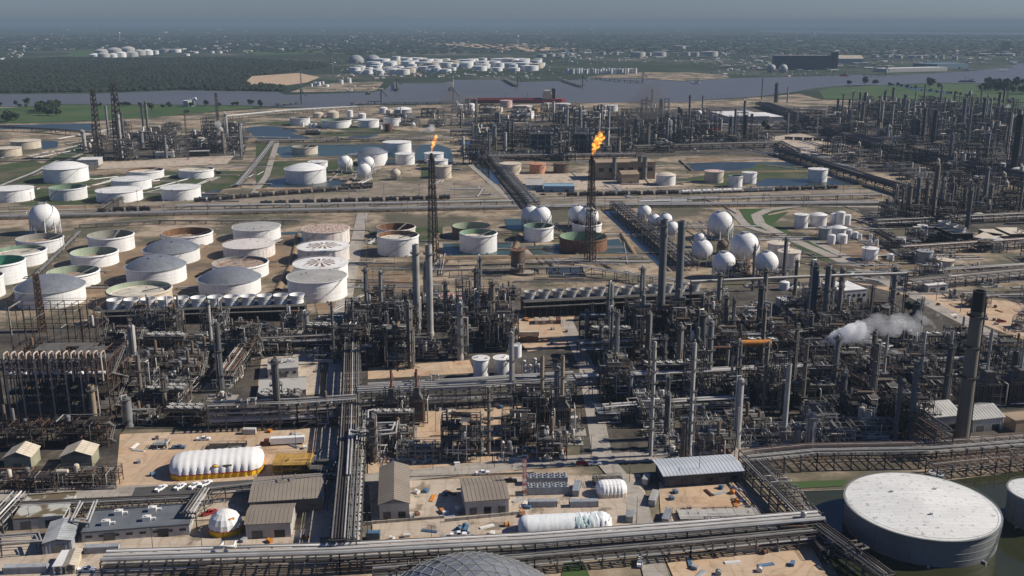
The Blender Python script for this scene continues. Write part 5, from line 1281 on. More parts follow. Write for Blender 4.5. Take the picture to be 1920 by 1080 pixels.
# ---------------------------------------------------------------- pipe racks
PALE = [PIPEA, PIPEA, PIPEW, PIPEG, PIPEA]
for line, wd, lv, npp, lab, kw in (
 ([(200, 1080), (640, 1066), (1000, 1046), (1280, 1024), (1535, 1002)], 9, [4.5, 7.8], [8, 7], 'long foreground pipe rack topped by one thick pale pipe', dict(big={0: 0.8, 5: 0.5}, fm=STEELG, step=8, mats=[PIPEW, PIPEA, PIPEG, PIPED])),
 ([(700, 1096), (1000, 1072), (1290, 1046), (1530, 1022)], 5, [3.5, 6], [4, 4], 'lower pipe rack along the near side of the long foreground rack', dict(step=8, mats=[PIPEG, PIPED, PIPER, PIPEA])),
 ([(662, 588), (660, 760), (656, 900), (645, 1062)], 9.5, [7, 11], [7, 8], 'broad dark pipe rack running away beside the central road', dict(mats=[PIPED, PIPEG, PIPEG, PIPEA], step=8)),
 ([(682, 800), (672, 905), (664, 1055)], 5, [4, 7, 9], [4, 4, 3], 'narrow rack of bright pipes hugging the broad dark rack', dict(mats=PALE, step=7)),
 ([(-30, 968), (375, 948)], 5.5, [3, 4.6], [5, 4], 'low trussed rack of grey pipes in front of the four white pickups', dict(step=6, mats=[PIPEG, PIPEA, PIPED], bw=.3)),
 ([(392, 944), (640, 914)], 3, [5.2, 6.6], [2, 3], 'slender raised pipe bridge between the long tent and the wide tan-roofed shed', dict(step=6, mats=[PIPEG, PIPEA], bw=.3)),
 ([(385, 946), (355, 992)], 6, [5, 7], [5, 4], 'short branch rack ending at the slate-roofed hall', dict(step=7, mats=PALE)),
 ([(-10, 1005), (40, 950)], 7, [4, 6.5], [5, 4], 'short rack of silver pipes at the left picture edge', dict(step=7, mats=PALE)),
 ([(395, 806), (560, 800), (668, 792)], 8, [5, 9, 13], [5, 5, 5], 'three-level dark pipe rack behind the white lorry trailer', dict(step=7, bw=0.5)),
 ([(672, 772), (880, 762), (1075, 750)], 9, [5, 9, 12], [6, 6, 6], 'three-level pipe rack between the twin white tanks and the furnaces', dict(step=7, mats=PALE + [PIPED])),
 ([(690, 735), (860, 726), (1075, 712)], 4, [4], [4], 'low rack of zigzag silver pipes before the twin white tanks', dict(mats=PALE)),
 ([(470, 662), (425, 730)], 9, [7, 10], [8, 8], 'diagonal rack of many parallel pipes left of the white cabin office', dict(mats=[PIPEA, PIPEG, PIPER])),
 ([(225, 640), (420, 668), (668, 655)], 6, [7, 10], [6, 5], 'dark pipe rack crossing behind the white cabin office', dict()),
 ([(1085, 676), (1290, 664), (1530, 652)], 8, [7, 11], [6, 6], 'pipe rack topped with silver pipes behind the orange drum', dict(mats=PALE + [PIPED], step=8)),
 ([(1078, 748), (1280, 738), (1570, 722)], 8, [8, 12], [6, 6], 'long two-level rack in front of the orange drum', dict(step=8, mats=PALE + [PIPED])),
 ([(1130, 790), (1290, 778), (1400, 772)], 6, [5, 8], [5, 5], 'short rack of tangled pipes beside the very tall pale column', dict()),
 ([(1120, 640), (1180, 720), (1210, 800)], 6, [6, 9], [5, 6], 'diagonal rack bending past the tan furnace stacks', dict(mats=PALE)),
 ([(1445, 655), (1590, 740), (1765, 862)], 9, [7, 11, 14], [6, 6, 5], 'diagonal dark pipe rack running to the foot of the concrete chimney', dict(step=8, mats=[PIPED, PIPEG, PIPEA, PIPER])),
 ([(1395, 885), (1520, 872), (1740, 868), (1960, 850)], 12, [5, 8], [9, 9], 'wide pipe rack in front of the dark heaters, beside the huge white tank', dict(step=7, mats=[PIPEG, PIPED, PIPED, PIPEA, PIPER], rmax=.24)),
 ([(1745, 893), (1960, 872)], 8, [4, 6], [6, 6], 'rack of grey pipes right of the chimney foot', dict(step=7, rmax=.22, mats=[PIPEG, PIPED, PIPEA, PIPER])),
 ([(1405, 885), (1515, 998)], 11, [4.5, 7.5], [9, 9], 'diagonal rack of dark pipes beside the murky pond', dict(step=7, rmax=.24, mats=[PIPED, PIPED, PIPEG, PIPEA])),
 ([(1520, 1005), (1660, 1110)], 7, [4, 6.5], [5, 5], 'rack slanting to the bottom edge beside the murky pond', dict(step=7, mats=[PIPED, PIPEG])),
 ([(1292, 612), (1525, 600), (1692, 594)], 2.4, [30], [3], 'very high silver pipe bridge carried on slim legs', dict(step=55, mats=[PIPEA, PIPEW], bw=0.6, loops=False, brace=False)),
 ([(1700, 545), (1800, 535), (1960, 520)], 10, [5, 8], [6, 6], 'grey pipe rack beyond the grass road at right', dict()),
 ([(1560, 640), (1700, 700), (1830, 700)], 7, [6, 9], [5, 5], 'bent rack of silver pipes under the steam tail', dict(mats=PALE)),
 ([(820, 518), (1092, 512)], 3, [5], [3], 'thin pipe rack between the brown tower and the flares', dict()),
 ([(1090, 514), (1290, 545)], 4, [6], [4], 'thin silver rack leading to the second fan row', dict(mats=PALE)),
 ([(893, 268), (1000, 392)], 14, [5, 8], [9, 8], 'diagonal rack of many pipes beside the dark canal', dict(step=14, mats=[PIPEA, PIPEG, PIPED], bw=.6)),
 ([(1155, 392), (1292, 508)], 13, [5, 8], [9, 8], 'diagonal rack of many pipes beside the diagonal sphere row', dict(step=12, mats=[PIPEA, PIPEG, PIPED], bw=.6)),
 ([(1428, 200), (1600, 265), (1745, 304), (1960, 352)], 28, [6, 10], [9, 9], 'broad dark trunk rack sweeping through the far right units', dict(step=20, rmax=1.0, mats=[PIPED, PIPED, PIPEG], bw=.9)),
 ([(1462, 290), (1620, 342), (1725, 374)], 18, [6, 9], [7, 7], 'dark diagonal rack below the broad trunk rack', dict(step=18, rmax=.8, mats=[PIPED, PIPEG], bw=.8)),
 ([(-60, 412), (330, 402), (970, 391)], 16, [2.2], [11], 'long corridor of parallel pipes along the railway at left', dict(step=16, rmax=.55, mats=PALE + [PIPED, PIPED], loops=True)),
 ([(330, 394), (960, 385)], 6, [4.5], [5], 'raised pale pipe line above the railway corridor', dict(step=16, rmax=.5, mats=PALE, bw=.5)),
 ([(985, 393), (1160, 388), (1650, 384)], 16, [2.2], [10], 'long corridor of parallel pipes along the railway at right', dict(step=16, rmax=.55, mats=PALE + [PIPED, PIPED])),
 ([(1290, 381), (1650, 372)], 5, [4.5], [4], 'raised pale pipe line above the right railway corridor', dict(step=16, rmax=.5, mats=PALE, bw=.5)),
 ([(425, 226), (545, 214), (670, 207)], 22, [8], [6], 'pale dock pipe rack beside the river', dict(step=22, rmax=1.0, mats=PALE, bw=.8)),
 ([(-40, 243), (100, 250), (185, 258)], 9, [7], [5], 'dark pipe bridge across the left pond', dict(step=40, rmax=1.2, mats=[PIPED], bw=.8)),
 ([(480, 268), (850, 263)], 14, [4], [7], 'dark pipe rack behind the teal pond', dict(step=18, rmax=.8, bw=.7)),
 ([(845, 254), (1330, 248)], 16, [6, 9], [6, 6], 'pipe rack behind the grey twin-bay frames', dict(step=20, rmax=.9, bw=.8)),
 ([(1190, 284), (1460, 276), (1490, 292)], 16, [5, 8], [7, 6], 'dark pipe rack behind the long pond', dict(step=18, rmax=.8, bw=.8)),
 ([(900, 302), (1190, 298)], 12, [5, 8], [6, 5], 'dark rack in front of the grey twin-bay frames', dict(step=18, rmax=.8, bw=.7)),
 ([(1500, 244), (1300, 238)], 12, [6], [5], 'straight rack in front of the white flat warehouse', dict(step=22, rmax=.9, mats=PALE, bw=.8)),
 ([(1640, 428), (1960, 412)], 9, [5, 8], [6, 5], 'pipe rack at the foot of the dark column forest', dict(step=12, bw=.5)),
 ([(1690, 480), (1960, 462)], 9, [5, 8], [6, 6], 'pipe rack in front of the square grey cooling tower', dict(step=12, bw=.5)),
 ([(1640, 442), (1745, 500)], 9, [4, 6], [6, 5], 'diagonal dark pipe rack beside the bare brown ground', dict(step=12, mats=[PIPED, PIPEG])),
 ([(1690, 522), (1960, 505)], 8, [5], [6], 'rack of long pipes below the low cream tank', dict(step=12)),
 ([(-20, 362), (60, 330), (108, 306)], 7, [3], [5], 'pale pipe run slanting up at the left edge', dict(step=18, rmax=.6, mats=PALE)),
 ([(192, 404), (232, 378)], 7, [5, 7], [4, 4], 'short pipe bridge over the short black train', dict(step=14, mats=[PIPEG, PIPED], bw=.7)),
 ([(445, 352), (480, 310), (512, 268)], 9, [3], [6], 'pipe run climbing towards the sandy coker lot', dict(step=16, rmax=.7, mats=PALE)),
 ([(560, 420), (300, 420), (150, 428)], 5, [3.5], [4], 'low pipe rack behind the row of silver-domed tanks', dict(step=14)),
 ([(30, 560), (120, 470), (150, 440)], 4, [3], [4], 'thin pipe run slipping between the white tanks', dict(step=14, mats=[PIPEG, PIPEA])),
):
    rack(line, wd, lv, npp, lab, auto=False, **kw)

# ---------------------------------------------------------------- the rusty hall with its row of bent pipes
fr = P(112, 800); kH = PPM(112, 800); wH = 188 / kH; hH = HT(112, 800, 662)
RUSTY = [PIPER, PIPER, PIPEG, PIPED, PIPEA]
parts, _ = structure_parts(wH, 30, [hH * .22, hH * .44, hH * .66, hH * .86], 5, STEELR, 34, 14, 0.75, 6.5, 0.5, mats=RUSTY, vm=(BROWN, GREYP, RUST, PIPEA))
hall, hc = make_thing('process_structure', parts, 'tall rusty pipe hall with a row of pale bent pipes along its front', 'process unit', fr + Vector((0, 16, 0)), R(2), None, False)
for i in range(14):
    x = -wH / 2 + 1.5 + (wH - 3) * i / 13; b = MB(); zt = hH * 0.99; u = 0.42
    b.path([(x, -16, hH * (0.12 if i % 2 == 0 else 0.62)), (x, -16, zt - .8), (x, -15.6, zt - .2), (x, -14.6, zt), (x, -12.6, zt), (x, -11.6, zt - .2), (x, -11.2, zt - .8), (x, -11.2, hH * 0.62)], u, 10)
    obj('bent_pipe', b, mat('faded_pink_pipe', (0.44, 0.375, 0.32), (0.29, 0.215, 0.17), 0.7, scale=0.2, streak=0.3), hall, smooth=True)
for i in range(9):
    b = MB(); x = -wH / 2 + 3 + (wH - 6) * i / 8; b.drum((x - 1.6, -12.8, hH * .7), (x + 1.6, -12.8, hH * .7), 0.9, 10); obj('drum', b, PIPEW(), hall, smooth=True)
bk = P(110, 690)
parts, _ = structure_parts(wH * 0.98, 18, [12, 24, 35], 8, STEELR, 9, 2, 0.1, 7.5, 0.36, mats=RUSTY)
make_thing('process_structure', parts, 'open rusty lattice frame rising behind the bent-pipe hall', 'process unit', bk + Vector((0, 8, 0)), R(2), None, False)
# low front units with pitched beige roofs
for x, y, w0 in ((32, 936, 24), (148, 930, 24)):
    k = PPM(x, y); parts, _ = structure_parts(26, 9, [3.5, 6.5], x, STEELR, 26, 4, .2, 5, .3, mats=RUSTY, vm=(BROWN, VESG, CREAM))
    make_thing('process_structure', parts, 'rusty low pipe frame in front of the bent-pipe hall, %s' % ('at the picture edge' if x < 80 else 'nearest the sandy yard'), 'process unit', P(x, y) + Vector((0, 10, 0)), R(2), None, False)
for x, y, lab in ((30, 846, 'rusty three-level frame behind the beige gabled house at the picture edge'), (150, 842, 'rusty three-level frame behind the second beige gabled house')):
    parts, _ = structure_parts(25, 9, [4, 8, 12], x + 3, STEELR, 24, 6, .5, 5, .35, mats=RUSTY, vm=(BROWN, VESG, RUST))
    make_thing('process_structure', parts, lab, 'process unit', P(x, y) + Vector((0, 5, 0)), R(2), None, False)
# silver expansion loops lying on the racks
for z, r, pls, lab in ((12.2, .42, [[(650, 890), (655, 806), (676, 810), (735, 806), (740, 792), (690, 794), (690, 770), (700, 768)], [(656, 890), (661, 814), (682, 818), (742, 812), (746, 786)]], 'bright silver pipe loop climbing off the broad dark rack'), (6.4, .34, [[(182, 938), (166, 980), (132, 977), (150, 940)], [(176, 940), (162, 974), (138, 972), (155, 942)]], 'silver pipe loop standing in front of the slate-roofed hall'), (6.0, .3, [[(0, 1003), (72, 998), (78, 1014), (0, 1020)], [(0, 1008), (66, 1003), (71, 1012), (0, 1015)]], 'silver pipe loop at the left edge beside the ribbed open shed')):
    o = P(*pls[0][0]); t = thing('pipe_loop', lab, 'pipe loop', o, 0, 'silver pipe loops', False); f = MB()
    for pl in pls:
        W3 = [P(a, b, z) - o for a, b in pl]; b = MB(); b.path(W3, r, 8); obj('pipe', b, PIPEA(), t, smooth=True)
        for q in W3: f.beam((q.x, q.y, 0), (q.x, q.y, z), .3)
    for q0, q1 in zip([P(a, b, z) - o for a, b in pls[0]], [P(a, b, z) - o for a, b in pls[0]][1:]): f.beam((q0.x, q0.y, z - .6), (q1.x, q1.y, z - .6), .25)
    obj('support_frame', f, STEELG(), t)
# twin bay frames up the river
for x, lab in ((1015, 'left of two grey open-bay boiler frames with crossed braces'), (1092, 'right of two grey open-bay boiler frames with crossed braces')):
    k = PPM(x, 292); h = HT(x, 292, 244); w0 = 44 / k
    b = MB(); d = w0 * .7
    for i in range(4):
        for y in (-d / 2, d / 2): b.beam((-w0 / 2 + w0 * i / 3, y, 0), (-w0 / 2 + w0 * i / 3, y, h), 1.1)
    for z in (h * .18, h * .36, h * .62, h * .84, h):
        for y in (-d / 2, d / 2): b.beam((-w0 / 2, y, z), (w0 / 2, y, z), 0.9)
        for xx in (-w0 / 2, w0 / 2): b.beam((xx, -d / 2, z), (xx, d / 2, z), 0.9)
    for s in (-1, 1): b.beam((0, -d / 2, h * .62), (s * w0 / 2, -d / 2, h * .2), 0.9)
    t = thing('boiler_frame', lab, 'boiler frame', P(x, 292) + Vector((0, d / 2, 0)), 0, 'twin bay frames', False); obj('steel_frame', b, STEELP(), t)
    b = MB(); b.box((0, 2, h * .45), (w0 * .8, d * .6, h * .85)); obj('boiler_casing', b, mat('blue_grey_casing', (0.06, 0.075, 0.09), (0.04, 0.05, 0.06), .7), t)
    for z in (h * .36, h * .84):
        b = MB(); b.box((0, 0, z + .6), (w0 + 2, d + 2, .3)); obj('deck', b, STEELG(), t)
# orange drum and rusty companion
for x, y, y2, L_, m, lab in ((1410, 704, 643, 60, ORANGE, 'long bright orange horizontal drum on a raised frame'), (1345, 706, 652, 54, RUST, 'rust-red horizontal pipe drum left of the bright orange one')):
    k = PPM(x, y); h = HT(x, y, y2); l = L_ / k / 2; r = (1.75 if m is ORANGE else 0.9)
    t = thing('horizontal_drum', lab, 'drum', P(x, y), R(3), None, False)
    b = MB(); b.drum((-l, 0, h), (l, 0, h), r, 18); obj('shell', b, m(), t, smooth=True)
    b = MB()
    for i in range(5):
        xx = -l * .9 + l * 1.8 * i / 4
        for s in (-1.6, 1.6): b.beam((xx, s, 0), (xx, s, h), .35)
        b.box((xx, 0, h - r * .8), (.5, 3.4, r * .8))
    b.beam((-l, -1.6, h * .5), (l, -1.6, h * .5), .3); b.beam((-l, 1.6, h * .5), (l, 1.6, h * .5), .3)
    obj('support_frame', b, STEELG(), t)

# ---------------------------------------------------------------- fill of process equipment on a street grid
PR = []
def proto(key, desc, w, d, lv, fm, **kw):
    PR.append((key, desc, w, d, lv, fm, kw))
proto('a', 'rusty frame under a bank of air coolers', 20, 11, [6, 11], STEELR, cooler=True, pipes=20, vessels=3)
proto('b', 'tall grey frame stacked with drums', 14, 11, [5, 10, 15, 20], STEELG, pipes=28, vessels=7)
proto('c', 'low pale pipe manifold frame', 22, 12, [4.5, 7.5], STEELP, pipes=34, vessels=3, deck=.25, mats=[PIPEA, PIPEW, PIPEA, PIPEG])
proto('d', 'slender tall frame with stair', 9, 9, [6, 12, 18, 24, 29], STEELG, pipes=22, vessels=6)
proto('e', 'grey frame with pale drums', 18, 13, [5, 10], STEELG, pipes=26, vessels=8, vm=(PIPEA, VESG, PIPEW, VESG))
proto('f', 'dark frame under air coolers', 22, 9, [7, 13], STEEL, cooler=True, pipes=20, vessels=3)
proto('g', 'dark four-level pipe frame', 18, 12, [5, 10, 15, 19], STEEL, pipes=34, vessels=7)
proto('h', 'brown two-level exchanger frame', 16, 12, [4.5, 9], STEELR, pipes=24, vessels=9, vm=(BROWN, VESG, PIPEA, RUST))
def skid(seed):
    rs = random.Random(seed); out = []
    b = MB(); b.box((0, 0, 0.25), (15, 9, 0.5)); out.append(('base_slab', b, CONC()))
    for i in range(6):
        x, y = rs.uniform(-6, 6), rs.uniform(-3.4, 3.4); b = MB(); k = rs.random()
        if k < .45:
            r = rs.uniform(.5, 1.1); b.drum((x - 1.8, y, r + 1), (x + 1.8, y, r + 1), r, 10)
            for s in (-1, 1): b.box((x + s, y, .8), (.3, r * 1.5, .9))
            out.append(('drum', b, rs.choice((PIPEA, VESG, VESG, BROWN))()))
        elif k < .8:
            r = rs.uniform(.6, 1.3); hh = rs.uniform(3, 7.5); b.lathe([(r, .5), (r, hh - .4), (r * .6, hh), (.01, hh + .1)], 12, (x, y, 0)); out.append(('vessel', b, rs.choice((PIPEA, VESG, PIPEW, VESG, PIPEG))()))
        else:
            b.box((x, y, 1.2), (2.6, 1.3, 1.5)); b.tube((x - 1.8, y, 1.3), (x - .9, y, 1.3), .5, 10); out.append(('pump', b, rs.choice((GREYP, BLUEP, STEELG))()))
    for i in range(8):
        b = MB(); b.path(rand_path(rs, 15, 9, 4.5, rs.randint(3, 5)), rs.choice((.13, .18, .24)), 6); out.append(('pipe', b, rs.choice((PIPEA, PIPEA, PIPEG, PIPEW, PIPER))()))
    return out
inpoly_cache = {}
def inpoly(x, y, poly):
    c = False; j = len(poly) - 1
    for i in range(len(poly)):
        a, b = poly[i], poly[j]
        if (a[1] > y) != (b[1] > y) and x < (b[0] - a[0]) * (y - a[1]) / (b[1] - a[1]) + a[0]: c = not c
        j = i
    return c
KEEP = [[(770, 600), (822, 600), (826, 650), (770, 650)], [(1325, 690), (1452, 684), (1452, 730), (1325, 734)], [(1325, 198), (1450, 198), (1450, 246), (1325, 246)], [(240, 815), (612, 800), (612, 905), (225, 925)], [(600, 1010), (596, 800), (622, 590), (655, 590), (640, 800), (640, 1010)], [(690, 690), (880, 672), (890, 704), (690, 718)], [(770, 772), (860, 760), (960, 790), (900, 836), (760, 842)], [(870, 660), (1030, 655), (1030, 718), (870, 724)],
        [(930, 592), (1085, 587), (1075, 655), (985, 662)], [(490, 672), (602, 655), (602, 750), (478, 752)], [(192, 575), (580, 555), (580, 618), (190, 630)], [(975, 535), (1330, 530), (1330, 600), (975, 610)], [(1125, 770), (1190, 765), (1230, 850), (1130, 850)],
        [(1555, 535), (1640, 535), (1650, 590), (1555, 592)], [(1600, 515), (1630, 507), (1800, 592), (1960, 668), (1960, 690), (1770, 660)], [(1770, 745), (1960, 745), (1960, 835), (1770, 840)], [(-20, 590), (225, 590), (225, 910), (-20, 910)], [(1040, 575), (1090, 575), (1180, 900), (1090, 900)],
        [(1410, 840), (1960, 800), (1960, 900), (1400, 900)], [(1690, 575), (1720, 560), (1960, 660), (1960, 680)], [(1465, 540), (1515, 540), (1515, 585), (1465, 585)]]
def fill(poly, cw, cd, seed, choices, pcol=0.35, pskid=0.25, hole=0.06, cmats=None, chh=(16, 40), group='process frames', far=False, jit=0.18, rots=(0, 0, 0, 180, 90)):
    rs = random.Random(seed)
    W_ = [P(*p) for p in poly]; x0, x1 = min(p.x for p in W_), max(p.x for p in W_); y0, y1 = min(p.y for p in W_), max(p.y for p in W_)
    y = y0 + cd / 2; n = 0
    while y < y1:
        x = x0 + cw / 2 + rs.uniform(0, cw * .5)
        while x < x1:
            px, py = SCR((x, y, 0))
            if inpoly(px, py, poly) and not any(inpoly(px, py, q) for q in KEEP) and rs.random() > hole:
                loc = Vector((x + rs.uniform(-jit, jit) * cw, y + rs.uniform(-jit, jit) * cd, 0)); rz = R(rs.choice(rots) + rs.uniform(-1, 1)); u = rs.random()
                if u < pskid:
                    s = rs.randrange(5); kk = ('skid', s)
                    stamp(kk, lambda: skid(s * 31 + 5), 'equipment_skid', ('low skid of pumps and drums', 'skid with upright vessels', 'cluttered pump skid', 'pale vessel skid', 'mixed pipe skid')[s], 'process skid', loc, rz, 'equipment skids')
                else:
                    key, desc, w_, d_, lv, fm, kw = PR[rs.choice(choices)]
                    v = rs.randrange(2); sc_ = cw / 24.0 if far else rs.uniform(.88, 1.08)
                    def bf():
                        k2 = dict(kw)
                        if far: k2.update(pipes=12, vessels=7, lo=True, bw=.34, vm=(PIPEA, PIPEW, VESG, CREAM, STEELG, BROWN), deck=.4)
                        return structure_parts(w_, d_, lv, v * 71 + len(desc), fm, **k2)[0]
                    stamp((key, v, far), bf, {'a': 'air_cooler_unit', 'f': 'air_cooler_unit', 'b': 'drum_unit', 'e': 'drum_unit', 'c': 'pipe_manifold', 'd': 'stair_tower_unit', 'g': 'process_unit', 'h': 'exchanger_unit'}[key], desc, 'process unit', loc, rz, 'process units', scale=(sc_, sc_, sc_ * rs.uniform(.75, 1.15) * (0.7 if far else 1)))
                if rs.random() < pcol:
                    h = rs.uniform(*chh); r = rs.uniform(.7, 1.9) * (1.6 if far else 1); m = rs.choice(cmats or (GS, DC, BC, BC, PC, DC))
                    d = ('short' if h < chh[0] * 1.35 else 'tall' if h > chh[1] * .8 else 'mid-height') + ' ' + ('slim' if r < 1.2 * (1.6 if far else 1) else 'stout') + ' ' + {GS: 'grey', DC: 'dark', BC: 'brownish', PC: 'pale', BLACK: 'black', TC: 'tan'}[m] + ' column'
                    column((loc.x + rs.uniform(-.45, .45) * cw, loc.y - cd * .5, 0), h, r, d, m(), (2 if far else rs.choice((2, 3, 5))), group='fill columns', pipe=not far or rs.random() < .3, seg=14)
                n += 1
            x += cw
        y += cd
    return n
NEAR = list(range(8))
tot = 0
tot += fill([(232, 800), (228, 640), (420, 640), (655, 600), (640, 690), (620, 800)], 22, 15, 1, [0, 0, 1, 4, 5, 6, 7, 7], .3, .2)
tot += fill([(665, 690), (665, 600), (760, 585), (960, 590), (960, 680)], 20, 14, 2, [1, 3, 4, 6, 6, 7], .4, .25)
tot += fill([(690, 866), (690, 760), (1085, 745), (1085, 862)], 20, 13.5, 3, [2, 4, 5, 6, 7, 2], .3, .4)
tot += fill([(1095, 775), (1095, 690), (1090, 640), (1530, 620), (1560, 700), (1530, 775)], 21, 14, 4, [1, 3, 4, 6, 6, 5, 2], .42, .22)
tot += fill([(1195, 860), (1195, 778), (1530, 778), (1500, 860)], 20, 12, 44, [2, 7, 2, 4], .22, .6)
tot += fill([(1500, 852), (1530, 640), (1540, 600), (1700, 640), (1960, 690), (1960, 745), (1780, 845)], 21, 14, 5, [1, 2, 2, 4, 6, 6, 5], .25, .3)
tot += fill([(1000, 660), (1000, 605), (1340, 575), (1540, 560), (1540, 620), (1100, 655)], 23, 17, 6, [1, 4, 6, 7, 2, 5], .35, .3)
tot += fill([(690, 600), (690, 560), (780, 545), (970, 545), (970, 590), (760, 600)], 26, 22, 7, [2, 2, 4, 7], .12, .5, .35)
tot += fill([(1300, 560), (1320, 510), (1520, 515), (1700, 585), (1560, 600)], 28, 24, 8, [2, 4, 6, 7], .2, .45, .2)
tot += fill([(1560, 530), (1700, 515), (1960, 545), (1960, 590), (1760, 550)], 28, 22, 9, [2, 4, 5, 7], .1, .4, .2)
tot += fill([(1740, 560), (1960, 568), (1960, 645)], 26, 18, 91, [2, 7], .05, .7, .45)
print('near frames', tot)
tot = 0
tot += fill([(172, 303), (172, 262), (300, 250), (460, 246), (455, 296), (330, 296)], 42, 40, 11, [1, 4, 6, 7], .3, .25, .35, far=True, chh=(25, 60), group='far frames')
tot += fill([(872, 310), (862, 262), (905, 240), (1190, 236), (1330, 250), (1300, 288), (1180, 292)], 46, 44, 12, [1, 3, 4, 6, 2], .35, .25, .12, far=True, chh=(20, 48))
tot += fill([(1180, 278), (1170, 236), (1240, 222), (1420, 240), (1460, 270)], 46, 46, 13, [1, 3, 6, 4], .35, .1, .12, far=True, chh=(25, 60))
tot += fill([(1440, 245), (1550, 225), (1700, 196), (1960, 222), (1980, 345), (1760, 300), (1620, 262)], 46, 46, 14, [1, 3, 6, 4, 2], .5, .12, .1, far=True, chh=(25, 65))
tot += fill([(1500, 280), (1620, 275), (1980, 350), (1980, 395), (1850, 372), (1700, 340)], 40, 38, 15, [2, 4, 7, 6], .15, .3, .2, far=True, chh=(18, 40))
tot += fill([(1640, 428), (1650, 398), (1700, 372), (1940, 362), (1960, 420)], 30, 30, 16, [1, 3, 6, 6], .3, .1, .08, far=True, chh=(25, 50))
tot += fill([(760, 250), (720, 218), (900, 205), (1180, 212), (1240, 226), (900, 240)], 60, 90, 17, [2, 4, 7], .15, .35, .4, far=True, chh=(18, 40))
tot += fill([(1690, 500), (1700, 440), (1960, 440), (1960, 515)], 34, 34, 18, [2, 7, 4], .05, .5, .45, far=True, chh=(14, 26))
print('far frames', tot)
# ---------------------------------------------------------------- ground-level pipe runs and bund banks between the tanks
rr = random.Random(21)
def run(A, B, n, label, mats=PALE + [PIPED, PIPER], r=.22, z=.7):
    q0, q1 = P(*A).to_2d(), P(*B).to_2d(); d = (q1 - q0); L_ = d.length; d = d / L_; nn = Vector((-d.y, d.x)); t = thing('pipe_run', label, 'pipe run', (q0.x, q0.y, 0), 0, 'ground pipe runs')
    for i in range(n):
        o = nn * (i * r * 3.4); b = MB(); pts = [(o.x, o.y, z)]; s = 0
        if rr.random() < .6:
            f = rr.uniform(.3, .8) * L_; j = nn * rr.choice((-6, 6)); pts += [(o.x + d.x * f, o.y + d.y * f, z), (o.x + d.x * f + j.x, o.y + d.y * f + j.y, z)]; pts.append((o.x + d.x * L_ + j.x, o.y + d.y * L_ + j.y, z))
        else: pts.append((o.x + d.x * L_, o.y + d.y * L_, z))
        b.path(pts, r * rr.uniform(.7, 1.2), 6); obj('pipe', b, rr.choice(mats)(), t, smooth=True)
    b = MB(); k = max(2, int(L_ / 12))
    for i in range(k + 1): c = d * (L_ * i / k) + nn * (n * r * 1.6); b.box((c.x, c.y, z * .35), (.5 + abs(nn.x) * n * r * 3.4, .5 + abs(nn.y) * n * r * 3.4, z * .7))
    for i in range(k): c0, c1 = d * (L_ * i / k) + nn * (n * r * 1.6), d * (L_ * (i + 1) / k) + nn * (n * r * 1.6); b.beam((c0.x, c0.y, .1), (c1.x, c1.y, .1), .2)
    obj('sleeper', b, CONC(), t)
for reg, n, r in (([(180, 590), (180, 470), (560, 430), (670, 430), (670, 590)], 26, .3), ([(690, 560), (690, 420), (1180, 415), (1230, 500), (1180, 530)], 34, .3), ([(0, 398), (0, 320), (200, 315), (470, 300), (460, 384)], 26, .5), ([(480, 352), (500, 262), (850, 262), (960, 380)], 22, .5), ([(960, 380), (890, 300), (1290, 300), (1300, 350), (1220, 380)], 22, .5),
              ([(1290, 500), (1280, 400), (1400, 400), (1600, 510), (1500, 520)], 16, .35), ([(1500, 460), (1500, 410), (1660, 410), (1760, 500), (1640, 510)], 20, .4), ([(1640, 560), (1640, 510), (1940, 500), (1940, 560)], 20, .35), ([(450, 262), (560, 215), (860, 205), (870, 250)], 18, .7), ([(1340, 300), (1420, 250), (1560, 245), (1640, 300), (1600, 345)], 24, .7), ([(0, 310), (0, 262), (180, 258), (170, 300)], 8, .6), ([(1320, 245), (1440, 205), (1520, 200), (1540, 240)], 14, .8)):
    xs, ys = [p[0] for p in reg], [p[1] for p in reg]; c = 0
    while c < n:
        x, y = rr.uniform(min(xs), max(xs)), rr.uniform(min(ys), max(ys)); k = PPM(x, y)
        if not inpoly(x, y, reg): continue
        c += 1; l = rr.uniform(25, 90) * k
        if rr.random() < .68: B = (x + l * rr.choice((-1, 1)), y - l * .012 + rr.uniform(-1, 1))
        else: B = (x + rr.uniform(-.15, .15) * l + (x - 960) * -.12, y - l * .22)
        run((x, y), B, rr.randint(1, 4), rr.choice(('low run of ground pipes', 'bundle of pipes on sleepers', 'thin ground pipes')), r=r)
def bank(pts, h=1.6, w_=3.0, m='brown'):
    q = [P(*p).to_2d() for p in pts]; b = MB()
    A, B, C, D = (poly_offset(q, o) for o in (w_, w_ * .25, -w_ * .25, -w_)); k = len(q)
    vs = [(p.x, p.y, 0) for p in A] + [(p.x, p.y, h) for p in B] + [(p.x, p.y, h) for p in C] + [(p.x, p.y, 0) for p in D]
    b._add(vs, [(j * k + i + 1, j * k + i, (j + 1) * k + i, (j + 1) * k + i + 1) for j in range(3) for i in range(k - 1)])
    tag(obj('earth_bank', b, G[m], None, loc=(0, 0, .3)), None, None, None, 'structure')
for pts in ([(170, 594), (400, 575), (560, 560)], [(150, 560), (230, 545), (330, 545)], [(200, 512), (300, 508), (370, 470), (400, 440)], [(370, 520), (400, 505), (520, 498)], [(520, 545), (545, 500), (560, 440)], [(690, 500), (800, 498), (820, 440)], [(820, 486), (960, 484), (975, 440)], [(975, 484), (1190, 480), (1165, 440)], [(690, 515), (760, 513)], [(20, 395), (180, 388), (300, 390)], [(60, 352), (200, 350), (300, 345)], [(480, 358), (640, 354), (660, 335)], [(505, 300), (660, 294), (850, 307)], [(455, 266), (600, 262)], [(1290, 324), (1530, 322)], [(1400, 353), (1620, 350)], [(1490, 492), (1620, 505), (1720, 500)], [(1275, 302), (1300, 324)]):
    bank(pts)
